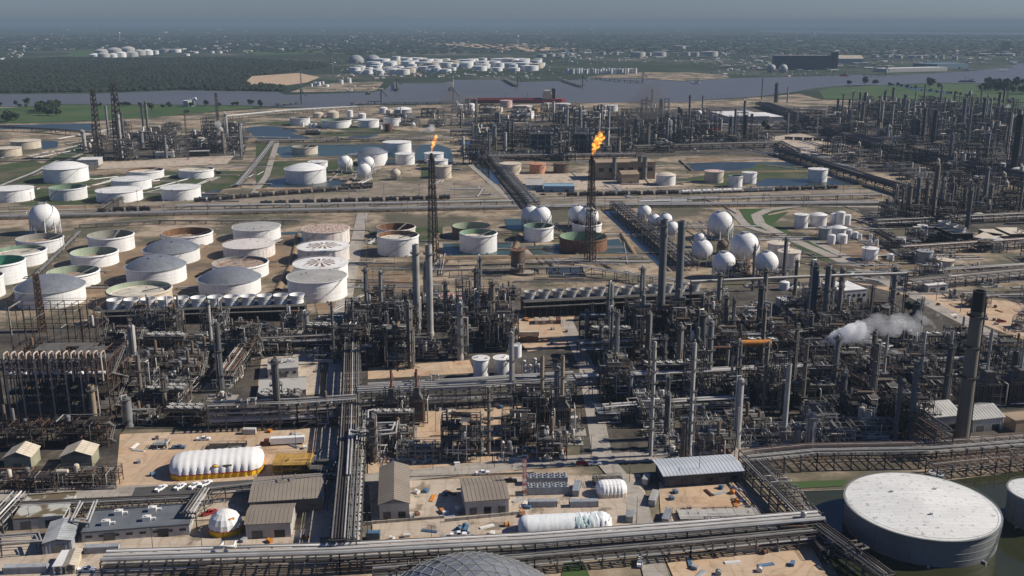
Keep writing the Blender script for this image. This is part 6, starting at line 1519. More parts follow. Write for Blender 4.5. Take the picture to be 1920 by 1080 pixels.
# ---------------------------------------------------------------- buildings: front foot runs from pixel A to pixel B
def frame2(A, B):
    a, b = P(*A).to_2d(), P(*B).to_2d()
    return a, (b - a).length, math.atan2(b.y - a.y, b.x - a.x)
def bldg(A, B, depth, h, label, wall=WALLG, roof=ROOFT, kind='flat', cat='building', name='building', doors=1, hvac=(), rise=None, overhang=0.5, windows=0, auto=False, group=None, big=0, ridge='x', ribs=False):
    a, L_, rz = frame2(A, B)
    t = thing(name, label, cat, (a.x, a.y, 0), rz, group, auto)
    m = MB(); rs_ = rise if rise is not None else (0.16 * (depth if ridge == 'x' else L_) if kind == 'gable' else 0.6)
    m.box((L_ / 2, depth / 2, h / 2), (L_, depth, h))
    if kind == 'gable':
        if ridge == 'x':
            for x in (0, L_): m._add([(x, 0, h), (x, depth, h), (x, depth / 2, h + rs_)], [(0, 1, 2), (2, 1, 0)])
        else:
            for y in (0, depth): m._add([(0, y, h), (L_, y, h), (L_ / 2, y, h + rs_)], [(0, 1, 2), (2, 1, 0)])
    if ribs:
        n = int(L_ / 1.2)
        for i in range(n): m.box((L_ * (i + .5) / n, -0.06, h / 2), (.35, .12, h * .96))
    obj('wall', m, wall(), t)
    m = MB(); o = overhang; th = 0.25
    if kind == 'flat':
        m.box((L_ / 2, depth / 2, h + th / 2 + 0.02), (L_ + o, depth + o, th))
        if L_ > 15 and big == 0:
            for y in (-o / 2 + .1, depth + o / 2 - .1): m.box((L_ / 2, y, h + th + .25), (L_ + o, .25, .4))
    else:
        pr = [(-o, -0.12 * rs_), (depth / 2, rs_), (depth + o, -0.12 * rs_)] if ridge == 'x' else [(-o, -0.12 * rs_), (L_ / 2, rs_), (L_ + o, -0.12 * rs_)]
        q0, q1 = (-o, L_ + o) if ridge == 'x' else (-o, depth + o)
        for i in range(2):
            (u0, z0), (u1, z1) = pr[i], pr[i + 1]
            P4 = [(q0, u0, z0), (q1, u0, z0), (q1, u1, z1), (q0, u1, z1)]
            top = [(p[0], p[1], h + p[2] + th) if ridge == 'x' else (p[1], p[0], h + p[2] + th) for p in P4]
            bot = [(p[0], p[1], p[2] - th) for p in top]
            m._add(top + bot, [(0, 1, 2, 3) if ridge == 'x' else (3, 2, 1, 0), (7, 6, 5, 4) if ridge == 'x' else (4, 5, 6, 7), (0, 4, 5, 1), (1, 5, 6, 2), (2, 6, 7, 3), (3, 7, 4, 0)])
            n = int((q1 - q0) / 1.6)
            for k in range(1, n):      # standing seams
                u = q0 + (q1 - q0) * k / n; A3 = (u, u0, h + z0 + th + .04); B3 = (u, u1, h + z1 + th + .04)
                m.beam(A3 if ridge == 'x' else (A3[1], A3[0], A3[2]), B3 if ridge == 'x' else (B3[1], B3[0], B3[2]), 0.12)
    obj('roof', m, roof(), t)
    for i in range(doors):
        m = MB(); x = L_ * (i + .5) / doors; m.box((x, -0.08, 1.7), (min(4, L_ / doors * .5), .16, 3.4)); obj('door', m, GLASS() if i % 2 else STEELG(), t)
    for i in range(windows):
        m = MB(); x = L_ * (i + .5) / windows; m.box((x, -0.07, h * .6), (L_ / windows * .5, .14, h * .22)); obj('window', m, GLASS(), t)
    for hx, hy in hvac:
        m = MB(); z = h + .3 if kind == 'flat' else h + rs_ * .7
        m.box((L_ * hx, depth * hy, z + .9), (3.0, 2.2, 1.8)); m.lathe([(.8, 1.8), (.8, 2.1), (.01, 2.1)], 12, (L_ * hx, depth * hy, z)); m.box((L_ * hx + 2.4, depth * hy, z + .6), (1.8, 1.0, .8))
        obj('rooftop_unit', m, PIPEW(), t)
    return t
for a in (
 ((155, 1019), (356, 1003), 17, 4.2, 'long slate-roofed hall with four rooftop units', WALLG, ROOFB, 'flat', dict(doors=2, hvac=((.2, .3), (.28, .75), (.58, .35), (.6, .8)), windows=8)),
 ((470, 967), (606, 958), 22, 6, 'wide tan-roofed shed beside the central rack', lambda: mat('tan_wall', (0.22, 0.19, 0.155), None, .7), ROOFT, 'gable', dict(doors=3, ridge='x', rise=1.2)),
 ((462, 1012), (546, 1008), 15, 6.5, 'grey-roofed open-fronted shed in front of the wide tan-roofed one', WALLG, lambda: ROOFT(), 'gable', dict(doors=2, rise=1.5, ridge='x')),
 ((712, 976), (768, 973), 34, 7, 'tall tan-roofed shed with ridge running away from the viewer', WALLG, ROOFT, 'gable', dict(doors=2, ridge='y', rise=2.0)),
 ((874, 968), (954, 962), 20, 6.5, 'brown-roofed office with pale wall and roller doors', WALLG, ROOFT, 'gable', dict(doors=3, ridge='x', rise=1.6, windows=0)),
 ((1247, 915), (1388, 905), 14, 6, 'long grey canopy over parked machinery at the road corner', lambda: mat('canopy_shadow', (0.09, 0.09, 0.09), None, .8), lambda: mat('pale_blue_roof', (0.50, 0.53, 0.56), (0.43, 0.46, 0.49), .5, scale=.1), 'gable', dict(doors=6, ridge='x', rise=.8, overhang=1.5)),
 ((26, 995), (120, 988), 20, 4.5, 'pale flat-roofed building with brown patches by the left edge', WALLG, lambda: mat('patched_roof', (0.40, 0.40, 0.35), (0.13, 0.10, 0.06), .8, scale=.12, lo=.5, hi=.56), 'flat', dict(doors=2)),
 ((84, 1041), (136, 1035), 16, 5, 'ribbed grey open shed with pale middle roof strip', CONTG, lambda: mat('ribbed_roof', (0.42, 0.43, 0.42), (0.25, 0.26, 0.27), .6, scale=.15), 'gable', dict(doors=1, ridge='y', rise=1.0, ribs=True)),
 ((101, 1079), (117, 1078), 11, 3.4, 'white trailer cabin, left of two at the bottom edge', lambda: W(), ROOFW, 'flat', dict(doors=1, windows=2)),
 ((123, 1079), (142, 1077), 11, 3.6, 'cream trailer cabin, right of two at the bottom edge', CREAM, lambda: CREAM(), 'gable', dict(doors=1, windows=2, ridge='y', rise=.7)),
 ((503, 712), (560, 708), 18, 5.5, 'white cabin office with cooling boxes along its front', WALLG, ROOFG, 'flat', dict(doors=1, windows=4, hvac=((.3, .5), (.7, .6)))),
 ((485, 750), (574, 744), 20, 3.5, 'low flat-roofed block with a dark stain on its roof', CONC, lambda: mat('stained_roof', (0.40, 0.385, 0.35), (0.14, 0.13, 0.12), .85, scale=.1, lo=.55, hi=.6), 'flat', dict(doors=2)),
 ((545, 642), (574, 640), 12, 4, 'small white flat block near the three-level racks', WALLG, ROOFW, 'flat', dict(doors=1)),
 ((1576, 570), (1624, 566), 24, 9, 'white flat-roofed warehouse behind the grass road', WALLG, ROOFW, 'flat', dict(doors=2, windows=5)),
 ((1474, 583), (1508, 580), 14, 6, 'small white block left of the white warehouse', WALLG, ROOFW, 'flat', dict(doors=1)),
 ((1740, 549), (1776, 546), 12, 5, 'white low block on the sandy lot at right', WALLG, ROOFW, 'flat', dict(doors=2)),
 ((1738, 812), (1800, 806), 22, 8, 'silver barrel shed left of the chimney foot', WALLG, lambda: WALLG(), 'gable', dict(doors=2, ridge='x', rise=3.0, ribs=True)),
 ((1822, 812), (1880, 806), 18, 7, 'silver ribbed shed right of the chimney foot', WALLG, lambda: WALLG(), 'gable', dict(doors=2, ridge='x', rise=3.0, ribs=True)),
 ((1903, 812), (1960, 806), 10, 6, 'tan box building at the picture edge by the chimney road', BEIGEW, lambda: BEIGEW(), 'flat', dict(doors=1)),
 ((10, 884), (60, 882), 11, 6.5, 'beige gabled roof house at the picture edge below the rusty hall', lambda: mat('olive_wall', (0.30, 0.29, 0.2), None, .7), CREAM, 'gable', dict(doors=1, ridge='y', rise=2.4)),
 ((116, 882), (174, 879), 11, 6.5, 'beige gabled roof house below the rusty hall, nearer the sandy yard', lambda: mat('olive_wall', (0.30, 0.29, 0.2), None, .7), CREAM, 'gable', dict(doors=1, ridge='y', rise=2.4)),
 ((1118, 338), (1228, 336), 34, HT(1118, 338, 306), 'tan power house behind the thick grey stacks', BEIGEW, lambda: BEIGEW(), 'flat', dict(doors=0, windows=6)),
 ((1166, 346), (1198, 345), 22, HT(1166, 346, 327), 'small tan annex in front of the power house', BEIGEW, lambda: BEIGEW(), 'gable', dict(doors=1, ridge='x', rise=3)),
 ((1020, 361), (1077, 361), 22, HT(1020, 361, 350), 'long pale-blue shed by the railway', BLUESH, lambda: BLUESH(), 'flat', dict(doors=2)),
 ((986, 358), (1018, 358), 50, HT(986, 358, 348), 'grey-roofed block joined behind the long pale-blue shed', BLUESH, ROOFG, 'flat', dict(doors=1)),
 ((1335, 222), (1366, 231), 110, 11, 'white flat warehouse, left hall of two near the river', WALLG, ROOFW, 'flat', dict(doors=0)),
 ((1368, 232), (1442, 231), 120, 13, 'white flat warehouse, right and larger hall of two near the river', WALLG, ROOFW, 'flat', dict(doors=4)),
 ((1320, 258), (1345, 258), 24, 12, 'dull red shed in the far units', REDP, lambda: REDP(), 'gable', dict(doors=1, rise=4)),
 ((145, 312), (185, 311), 30, 8, 'white low building behind the large domed tank', WALLG, ROOFW, 'flat', dict(doors=1)),
 ((292, 297), (326, 296), 16, 8, 'white site building in the sandy coker lot', WALLG, ROOFW, 'flat', dict(doors=2)),
 ((355, 294), (392, 293), 14, 7, 'black-fronted low building in the sandy coker lot', BLACK, ROOFG, 'flat', dict(doors=0)),
 ((437, 240), (450, 240), 20, 7, 'white hut by the pond road', WALLG, ROOFW, 'flat', dict(doors=1)),
 ((353, 201), (363, 200), 14, 14, 'white riverside transfer house under the tilted conveyor', WALLG, ROOFW, 'flat', dict(doors=0)),
 ((1822, 458), (1858, 463), 30, 6, 'beige flat-roofed brown-walled building near the white steam', BROWN, CREAM, 'flat', dict(doors=1)),
 ((1862, 455), (1890, 455), 30, 6, 'second beige flat roof near the white steam', BROWN, CREAM, 'flat', dict(doors=1)),
 ((1895, 452), (1935, 452), 30, 6, 'third beige flat roof cut by the picture edge', BROWN, CREAM, 'flat', dict(doors=1)),
 ((905, 284), (917, 284), 22, 12, 'pale green block beside the dark canal', lambda: mat('pale_green_wall', (0.36, 0.38, 0.31), None, .7), ROOFG, 'flat', dict(doors=0)),
 ((1452, 131), (1558, 131), 40, HT(1452, 131, 104), 'long dark grain elevator on the far quay', lambda: mat('slate_wall', (0.06, 0.075, 0.09), None, .7), ROOFG, 'flat', dict(doors=0, big=1)),
 ((1562, 131), (1570, 131), 40, HT(1562, 131, 97), 'dark square tower at the end of the grain elevator', lambda: mat('slate_wall', (0.06, 0.075, 0.09), None, .7), ROOFG, 'flat', dict(doors=0, big=1)),
 ((1572, 119), (1620, 119), 90, 22, 'pale shed with broad roof behind the grain elevator', WALLG, CREAM, 'gable', dict(doors=0, rise=14)),
 ((1662, 136), (1776, 133), 70, 14, 'white quay sheds row on the far river bend', WALLG, ROOFW, 'flat', dict(doors=0, big=1)),
 ((1757, 130), (1815, 128), 120, 20, 'blue-grey broad shed behind the white quay sheds', lambda: mat('blue_grey_wall', (0.12, 0.19, 0.25), None, .7), lambda: mat('blue_grey_wall', (0.12, 0.19, 0.25), None, .7), 'flat', dict(doors=0, big=1)),
 ((1885, 95), (1893, 95), 60, HT(1885, 95, 77), 'tall tan tower block on the far shore', BEIGEW, lambda: BEIGEW(), 'flat', dict(doors=0, big=1)),
):
    bldg(a[0], a[1], a[2], a[3], a[4], a[5], a[6], a[7], **a[8])
# conveyor tube by the river
b = MB(); k = PPM(360, 200); b.tube((-9 / k * .9, 0, HT(360, 200, 191)), (9 / k, 0, HT(360, 200, 184.5)), 3.2, 10)
for x in (-6, 5): b.beam((x / k, 0, 0), (x / k, 0, HT(360, 200, 189)), 1.2)
tag(obj('conveyor', b, W(), None, loc=P(360, 200), smooth=True), 'white tilted conveyor tube standing by the river', 'conveyor')

# ---------------------------------------------------------------- tents
def long_tent(A, B, depth, h, label, skirt, cloth, band=None, ribs=13, crumple=0.0, emblem=False, group=None, sk=0.33):
    a, L_, rz = frame2(A, B); t = thing('tent', label, 'tent', (a.x, a.y, 0), rz, group, False)
    def sec(x, inset, zmul, bulge=0):
        out = []; n = 12; w_ = depth / 2 - inset
        for i in range(n + 1):
            an = math.pi * i / n; out.append((x, depth / 2 - w_ * math.cos(an) * (1 + bulge), sk * h + (h * zmul + bulge * 2 - sk * h) * math.sin(an) ** .75))
        return out
    m = MB(); N_ = ribs * 4; rows = []; rs = random.Random(3)
    for i in range(N_ + 1):
        x = L_ * i / N_; e = min(x, L_ - x) / (depth * .36); f = math.sqrt(max(0, 1 - (1 - min(1, e)) ** 2)); f = .30 + .70 * f
        bul = 0 if crumple else 0.06 * abs(math.sin(math.pi * i / 4)) - .03
        s_ = sec(x, depth / 2 * (1 - f) * .85, .55 + .45 * f, bul)
        if crumple: crumple = .07 if x < L_ * .58 else .24
        if crumple: s_ = [(p[0] + rs.uniform(-1, 1) * crumple, p[1] + rs.uniform(-1, 1) * crumple, max(.3, p[2] + rs.uniform(-1, 1) * crumple)) for p in s_]
        rows += s_
    k = 13
    m._add(rows, [(i * k + j, i * k + j + 1, (i + 1) * k + j + 1, (i + 1) * k + j) for i in range(N_) for j in range(k - 1)])
    m._add(rows[:k], [tuple(range(k))]); m._add(rows[-k:], [tuple(range(k - 1, -1, -1))])
    obj('canopy', m, cloth(), t, smooth=True)
    if crumple:
        i0, i1 = int(N_ * .62), int(N_ * .8); q = [(p[0], p[1] - .12 * (1 if p[1] < depth / 2 else -1), p[2] + .16) for p in rows[i0 * k:(i1 + 1) * k]]; m = MB()
        m._add(q, [(i * k + j, i * k + j + 1, (i + 1) * k + j + 1, (i + 1) * k + j) for i in range(i1 - i0) for j in range(1, 5) if (i + j) % 9 < 7])
        obj('turquoise_fold', m, mat('turquoise_cloth', (0.48, 0.66, 0.65), (0.62, 0.71, 0.70), .7, scale=.4), t, smooth=True)
    if skirt:
        pts = [rows[i * k] for i in range(N_ + 1)] + [rows[i * k + k - 1] for i in range(N_, -1, -1)]
        n = len(pts); m = MB(); vs = [(p[0], p[1], 0) for p in pts] + [(p[0], p[1], sk * h) for p in pts]
        m._add(vs, [(i, (i + 1) % n, n + (i + 1) % n, n + i) for i in range(n)]); obj('skirt', m, skirt(), t)
        m = MB()
        for i in range(n): m.beam((pts[i][0], pts[i][1] , sk * h), (pts[(i + 1) % n][0], pts[(i + 1) % n][1], sk * h), .35)
        if band: obj('red_band', m, band(), t)
    if emblem:
        x = L_ * .5; m = MB(); m.tube((x, .75, h * .62), (x, 1.15, h * .66), 1.25, 20); e1 = obj('emblem', m, YELL(), t)
        m = MB(); m.lathe([(1.2, 0), (1.5, 0), (1.5, .1), (1.2, .1)], 20); obj('emblem_rim', m, REDP(), e1, loc=(x, .72, h * .62)).rotation_euler = (R(84), 0, 0)
        m = MB(); m.box((L_ * .63, .75, h * .63), (3.6, .3, 1.7)); s = obj('banner_frame', m, STEEL(), t)
        m = MB(); m.box((L_ * .63, .55, h * .63), (3.0, .1, 1.2)); obj('banner', m, ROOFT(), s)
    return t
CLOTH = lambda: mat('tent_cloth', (0.74, 0.73, 0.70), (0.68, 0.665, 0.63), .7, scale=.3)
long_tent((315, 905), (493, 892), 19, 8.2, 'long ribbed white tent with yellow skirt and red seam', YELL, CLOTH, REDP, 13, 0, True)
long_tent((975, 1012), (1150, 1003), 11, 6.5, 'crumpled white cloth cover with pale turquoise folds', None, lambda: mat('crumpled_cloth', (0.74, 0.74, 0.73), (0.66, 0.68, 0.68), .7, scale=.15, c3=(0.2, 0.45, 0.45), streak=.25), None, 18, .11, sk=.08)
long_tent((1122, 937), (1178, 934), 9, 6, 'cream arched tent beside the grey containers', lambda: CREAM(), lambda: W(), None, 8)
c = P(414, 1012); k = PPM(414, 1012); t = thing('tent', 'round domed white tent with yellow skirt and red seam', 'tent', c + Vector((0, 7, 0)), 0, None, False); r = 32 / k
m = MB(); n = 32; m.lathe([(r * (1 + .0), 2.6), (r * .94, 4.6), (r * .76, 6.6), (r * .45, 8.0), (r * .15, 8.6), (.01, 8.7)], n)
for i in range(0, len(m.v)): 
    x, y, z = m.v[i]; f = .965 if (i % n) % 2 else 1.0; m.v[i] = (x * f, y * f, z)
obj('canopy', m, CLOTH(), t)
m = MB(); m.lathe([(r * .98, 0), (r * .98, 2.6)], n); obj('skirt', m, YELL(), t)
m = MB(); m.lathe([(r * .99, 2.4), (r * 1.02, 2.6), (r * .99, 2.8)], n); obj('red_band', m, REDP(), t)
m = MB(); m.box((r * .55, -r * .5, 6.6), (2.2, .2, 1.0), .7); obj('orange_patch', m, ORANGE(), t)

# ---------------------------------------------------------------- containers, trailers, vehicles
def container_parts(L_=12.2, w_=2.5, h=2.7, m=CONTG):
    b = MB(); b.box((0, 0, h / 2 + .15), (L_, w_, h))
    n = int(L_ / .6)
    for i in range(n):
        for s in (-1, 1): b.box((-L_ / 2 + L_ * (i + .5) / n, s * (w_ / 2 + .04), h / 2 + .15), (.26, .09, h * .86))
        b.box((-L_ / 2 + L_ * (i + .5) / n, 0, h + .18), (.26, w_ * .9, .08))
    d = MB(); 
    for s in (-1, 1): d.box((L_ / 2 + .05, s * w_ * .24, h / 2 + .15), (.1, w_ * .44, h * .9))
    f = MB()
    for x in (-1, 1):
        for y in (-1, 1): f.box((x * (L_ / 2), y * w_ / 2, h / 2 + .15), (.25, .25, h + .2))
    return [('shell', b, m()), ('door', d, m()), ('corner_frame', f, STEELG())]
for i, (x, y, rz, m, lab, L_) in enumerate((
 (192, 1036, 6, CONTG, 'ribbed grey container in front of the slate-roofed hall', 12.2), (50, 1074, 4, CONTG, 'dark grey container at the bottom edge', 15), (468, 814, 0, WALLG, 'pale box container behind the white lorry trailer', 6.1), (1017, 950, 2, CONTG, 'grey container below the cooler rows, with orange feet', 11.5), (1094, 950, 2, CONTG, 'grey container beside the cream arched tent front', 11.5), (1081, 922, 80, CONTG, 'grey container turned end-on beside the cooler rows', 10),
 (1225, 940, 72, WALLG, 'pale container parked at a slant by the road corner', 10), (1250, 975, 72, CONTG, 'grey container slanting near the long foreground rack', 10), (1211, 905, 72, WALLG, 'short pale container behind the slanting one', 6), (1391, 1033, 0, CREAM, 'cream trailer box on the sandy corner lot', 12), (1006, 606, 90, CREAM, 'first of four pale boxes behind the open yard', 8), (1020, 606, 90, WALLG, 'second of four pale boxes behind the open yard', 8), (1034, 605, 90, CREAM, 'third of four pale boxes behind the open yard', 8), (1047, 605, 90, RUST, 'rusty fourth box behind the open yard', 8),
 (992, 630, 2, CREAM, 'cream shelter box in the open yard', 12), (992, 640, 2, lambda: mat('orange_brown', (0.33, 0.18, 0.08), None, .8), 'orange-brown box in front of the cream shelter', 11), (770, 772, 0, WALLG, 'white box beside the rusty heaters', 5), (1075, 792, 10, PIPEW, 'small white kiosk at the furnace yard corner', 4), (700, 1010, 0, BLUEP, 'blue skip near the tall tan-roofed shed', 5), (1180, 975, 80, CONTG, 'dark skip beside the road near the crumpled cover', 6))):
    make_thing('container', container_parts(L_, 2.6, 2.8, m), lab, 'container', P(x, y), R(rz), 'yard containers', False)
def truck_parts(body, pickup=True):
    L_ = 5.8; b = MB()
    b.box((0, 0, .75), (L_, 1.95, .6)); b.box((1.9, 0, 1.15), (1.7, 1.85, .3))
    if pickup:
        for s in (-1, 1): b.box((-1.75, s * .92, 1.2), (2.2, .1, .4))
        b.box((-2.85, 0, 1.2), (.1, 1.9, .4))
    else: b.box((-1.9, 0, 1.15), (1.8, 1.85, .3))
    c = MB(); c._add([(1.3, -.9, 1.2), (1.3, .9, 1.2), (-.75, .9, 1.2), (-.75, -.9, 1.2), (.65, -.75, 1.95), (.65, .75, 1.95), (-.6, .75, 1.95), (-.6, -.75, 1.95)], [(4, 5, 6, 7), (0, 1, 5, 4), (1, 2, 6, 5), (2, 3, 7, 6), (3, 0, 4, 7)])
    g = MB(); g._add([(1.28, -.82, 1.3), (1.28, .82, 1.3), (.72, .7, 1.9), (.72, -.7, 1.9)], [(0, 1, 2, 3)])
    g.v = [(x + .03, y, z + .02) for x, y, z in g.v]
    for s in (-1, 1): g._add([(1.05, s * .93, 1.28), (-.6, s * .93, 1.28), (-.5, s * .79, 1.86), (.6, s * .79, 1.86)], [(0, 1, 2, 3), (3, 2, 1, 0)])
    out = [('body', b, body()), ('cab', c, body()), ('window_glass', g, GLASS())]
    for x in (-1.8, 1.85):
        for s in (-1, 1):
            w_ = MB(); w_.tube((x, s * .78, .4), (x, s * 1.02, .4), .4, 12); out.append(('wheel', w_, RUBBER()))
    return out
for i, (x, y, rz, col, pk, lab) in enumerate((
 (302, 919, 70, CARW, 1, 'white pickup, farthest left of the row before the tent'), (338, 916, 70, CARW, 1, 'white pickup, second from left before the tent'), (365, 914, 70, CARW, 1, 'white pickup, third from left before the tent'), (386, 910, 62, CARW, 1, 'white pickup half under the trussed rack before the tent'), (163, 1072, 2, CARW, 1, 'white pickup at the bottom edge beside the cream cabin'),
 (236, 1057, 8, CARD, 0, 'dark car alone on the pale concrete lot'), (203, 977, 30, CARW, 1, 'white pickup behind the slate-roofed hall, left of a pair'), (218, 976, 30, CARW, 0, 'white car behind the slate-roofed hall, right of a pair'), (267, 974, 35, CARW, 1, 'white pickup behind the middle of the slate-roofed hall'), (293, 972, 10, CARD, 0, 'grey car behind the slate-roofed hall by a tent'), (393, 965, 40, CARR, 1, 'red pickup between rack and round tent'),
 (956, 905, 5, CARD, 1, 'dark pickup driving on the foreground road'), (1093, 872, 5, CARR, 1, 'red truck by the kerb at the furnace yard'), (1115, 872, 10, CARW, 1, 'white pickup beside the red truck'), (905, 890, 8, CARW, 1, 'white pickup parked on the verge of the foreground road'), (335, 842, 5, BLUEP, 1, 'blue truck in the sandy yard'), (382, 826, 5, CARW, 1, 'white truck at the back of the sandy yard'), (650, 938, 80, CARD, 0, 'dark car under the broad dark rack'), (1200, 1058, 80, CARW, 1, 'white pickup near the bottom edge by the road'), (860, 1006, 5, CARW, 1, 'white truck below the brown-roofed office'), (1877, 605, 10, CARR, 1, 'red machine truck on the sand beyond the chimney'), (1905, 612, 10, CARR, 1, 'second red machine truck at the right edge'),
 (1000, 366, 0, CARW, 0, 'white car, left of three by the blue shed'), (1018, 366, 0, CARD, 0, 'dark car, middle of three by the blue shed'), (1050, 365, 0, CARR, 0, 'red car, right of three by the blue shed'))):
    stamp(('car', col, pk), lambda: truck_parts(col, pk), 'pickup_truck' if pk else 'car', lab, 'vehicle', P(x, y) + Vector((0, 0, .09)), R(rz), 'parked vehicles', auto=False, scale=(1.05, 1.05, 1.05))
# semi trailer
c = P(540, 834); t = thing('lorry', 'white box lorry trailer with dark red tractor in the sandy yard', 'lorry', c, R(8), None, False)
b = MB(); b.box((0, 0, 2.6), (15.5, 2.6, 2.9)); obj('trailer', b, CARW(), t)
b = MB(); b.box((-10, 0, 1.0), (5.5, 2.3, .6)); b.box((-9.6, 0, 2.2), (2.2, 2.4, 2.2)); b.box((-11.6, 0, 1.5), (1.8, 2.0, .9)); obj('tractor', b, mat('tractor_red', (0.11, 0.025, 0.022), None, .4), t)
for x in (-11.7, -9, -8, 4.8, 6.2):
    for s in (-1, 1): b = MB(); b.tube((x, s * .9, .5), (x, s * 1.25, .5), .5, 12); obj('wheel', b, RUBBER(), t)
# air-cooler blocks
for j, (x, y) in enumerate(((1028, 930), (1026, 912))):
    c = P(x, y); t = thing('chiller_bank', 'grey bank of rooftop chillers, %s row' % ('front' if j == 0 else 'rear'), 'chiller', c, R(3), 'chiller banks', False)
    b = MB(); b.box((0, 2.5, 1.9), (17.5, 4.2, 3.8)); obj('casing', b, CONTG(), t)
    for i in range(7):
        for k_ in (0, 1): b = MB(); b.lathe([(.85, 0), (.85, .5), (.7, .5), (.7, .1), (.01, .1)], 14); obj('fan', b, [CONTG()], t, loc=(-7.6 + 2.5 * i, 1.5 + 2 * k_, 3.8))
# yellow scaffold boxes, dark decks, canopies
for x, y, L_, d, h, fm, dm, lab in ((545, 893, 16, 12, 5, YELL, lambda: mat('yellow_deck', (0.5, 0.30, 0.08), None, .7), 'yellow-topped scaffold frame beside the long tent'), (420, 850, 17, 8, 1.2, STEEL, STEEL, 'low dark steel grating laid behind the long tent'), (1500, 1018, 14, 12, 6, STEELG, STEEL, 'dark flat-topped canopy near the murky pond'), (1350, 980, 32, 8, 1.6, STEELG, ROOFG, 'low grey slab platform behind the long foreground rack'), (1140, 795, 11, 9, 5, STEELG, CONTG, 'machine frame with white vents at the furnace yard'), (600, 905, 9, 9, 6, STEELG, STEELG, 'dark open frame beside the yellow scaffold'), (1560, 1050, 10, 16, 4, STEELG, STEEL, 'open lattice of grey pipes at the bottom edge by the pond'), (300, 843, 6, 5, 2, STEELG, GREYP, 'small dark machine rack in the sandy yard'), (1140, 915, 12, 6, 2.5, STEELG, STEELG, 'dark machine rack behind the cream arched tent')):
    parts, _ = structure_parts(L_, d, [h * .5, h] if h > 3 else [h], int(x), fm, pipes=6 if h > 1.3 else 3, vessels=2 if h > 4 else 0, deck=2.0, bay=4, bw=.25)
    for q in range(len(parts)):
        if parts[q][0] == 'deck': parts[q] = ('deck', parts[q][1], dm())
    make_thing('equipment_platform', parts, lab, 'platform', P(x, y) + Vector((0, d / 2, 0)), R(3), None, False)
# lamp posts and utility poles
def lamp_parts(h):
    b = MB(); b.tube((0, 0, 0), (0, 0, h), .13, 8, r2=.08); a = MB(); a.beam((-.9, 0, h), (.9, 0, h), .1); out = [('pole', b, STEEL()), ('arm', a, STEEL())]
    for s in (-1, 1): l = MB(); l.box((s * 1.0, 0, h), (.7, .3, .18)); out.append(('lamp_head', l, STEELP()))
    return out
for x, y in ((423, 1050), (289, 1052), (381, 1052), (452, 1046), (810, 1046), (927, 879), (1033, 872), (812, 882), (1108, 866), (714, 888), (1193, 992), (817, 810), (555, 842), (615, 960), (612, 850), (1310, 905), (1180, 905), (980, 745), (690, 1020), (60, 1010)):
    stamp('lamp', lambda: lamp_parts(13), 'lamp_post', 'slender dark lamp post', 'lamp post', P(x, y), R(rnd.choice((0, 90))), 'lamp posts')
def pole_parts(h):
    b = MB(); b.tube((0, 0, 0), (0, 0, h), .22, 6, r2=.15); b.box((0, 0, h * .93), (3.0, .2, .2)); b.box((0, 0, h * .84), (2.4, .2, .2))
    return [('pole', b, STEELG())]
for x, y in ([(20 + i * 74 + rnd.uniform(-8, 8), 414 - i * 1.05) for i in range(13)] + [(60 + i * 66, 386 - i * 1.5 + rnd.uniform(-1, 1)) for i in range(13)] + [(1000 + i * 58, 377 - i * .6) for i in range(11)] + [(1010 + i * 62, 397 - i * .6) for i in range(10)] + [(1530 + i * 45, 455 + i * 22) for i in range(8)] + [(1100 + i * 60, 262 - i * 3) for i in range(7)] + [(690, 470), (688, 505), (686, 440), (684, 545), (700, 540), (560, 590), (120, 470), (30, 590), (15, 610), (390, 590), (1185, 560), (1080, 545), (860, 520), (1300, 350), (1366, 350), (1590, 352), (1612, 362), (1645, 362), (1640, 520), (740, 512)]):
    stamp('pole', lambda: pole_parts(15), 'utility_pole', 'thin utility pole', 'utility pole', P(x, y), R(rnd.uniform(-20, 20)), 'utility poles')
# low walls and kerbs of the yards
for A, B, h, lab in (((585 / 3 + 640, 980), (983, 965), 1.6, 'long low concrete wall in front of the brown-roofed office'), ((685, 985), (832, 973), 1.4, 'low concrete wall in front of the tall tan-roofed shed'), ((735, 897), (1000, 888), .8, 'low kerb wall along the foreground road'), ((1455, 925), (1582, 920), .5, 'pale kerb line beside the huge white tank'), ((1505, 926), (1545, 1000), .5, 'pale kerb line slanting into the murky pond')):
    a, L_, rz = frame2(A, B); b = MB(); b.box((L_ / 2, 0, h / 2), (L_, .4, h)); n = int(L_ / 4)
    for i in range(n + 1): b.box((L_ * i / n, 0, h / 2 + .05), (.5, .55, h + .1))
    tag(obj('low_wall', b, CONC(), None, loc=(a.x, a.y, .1), rz=rz), lab, 'wall', None, 'thing')
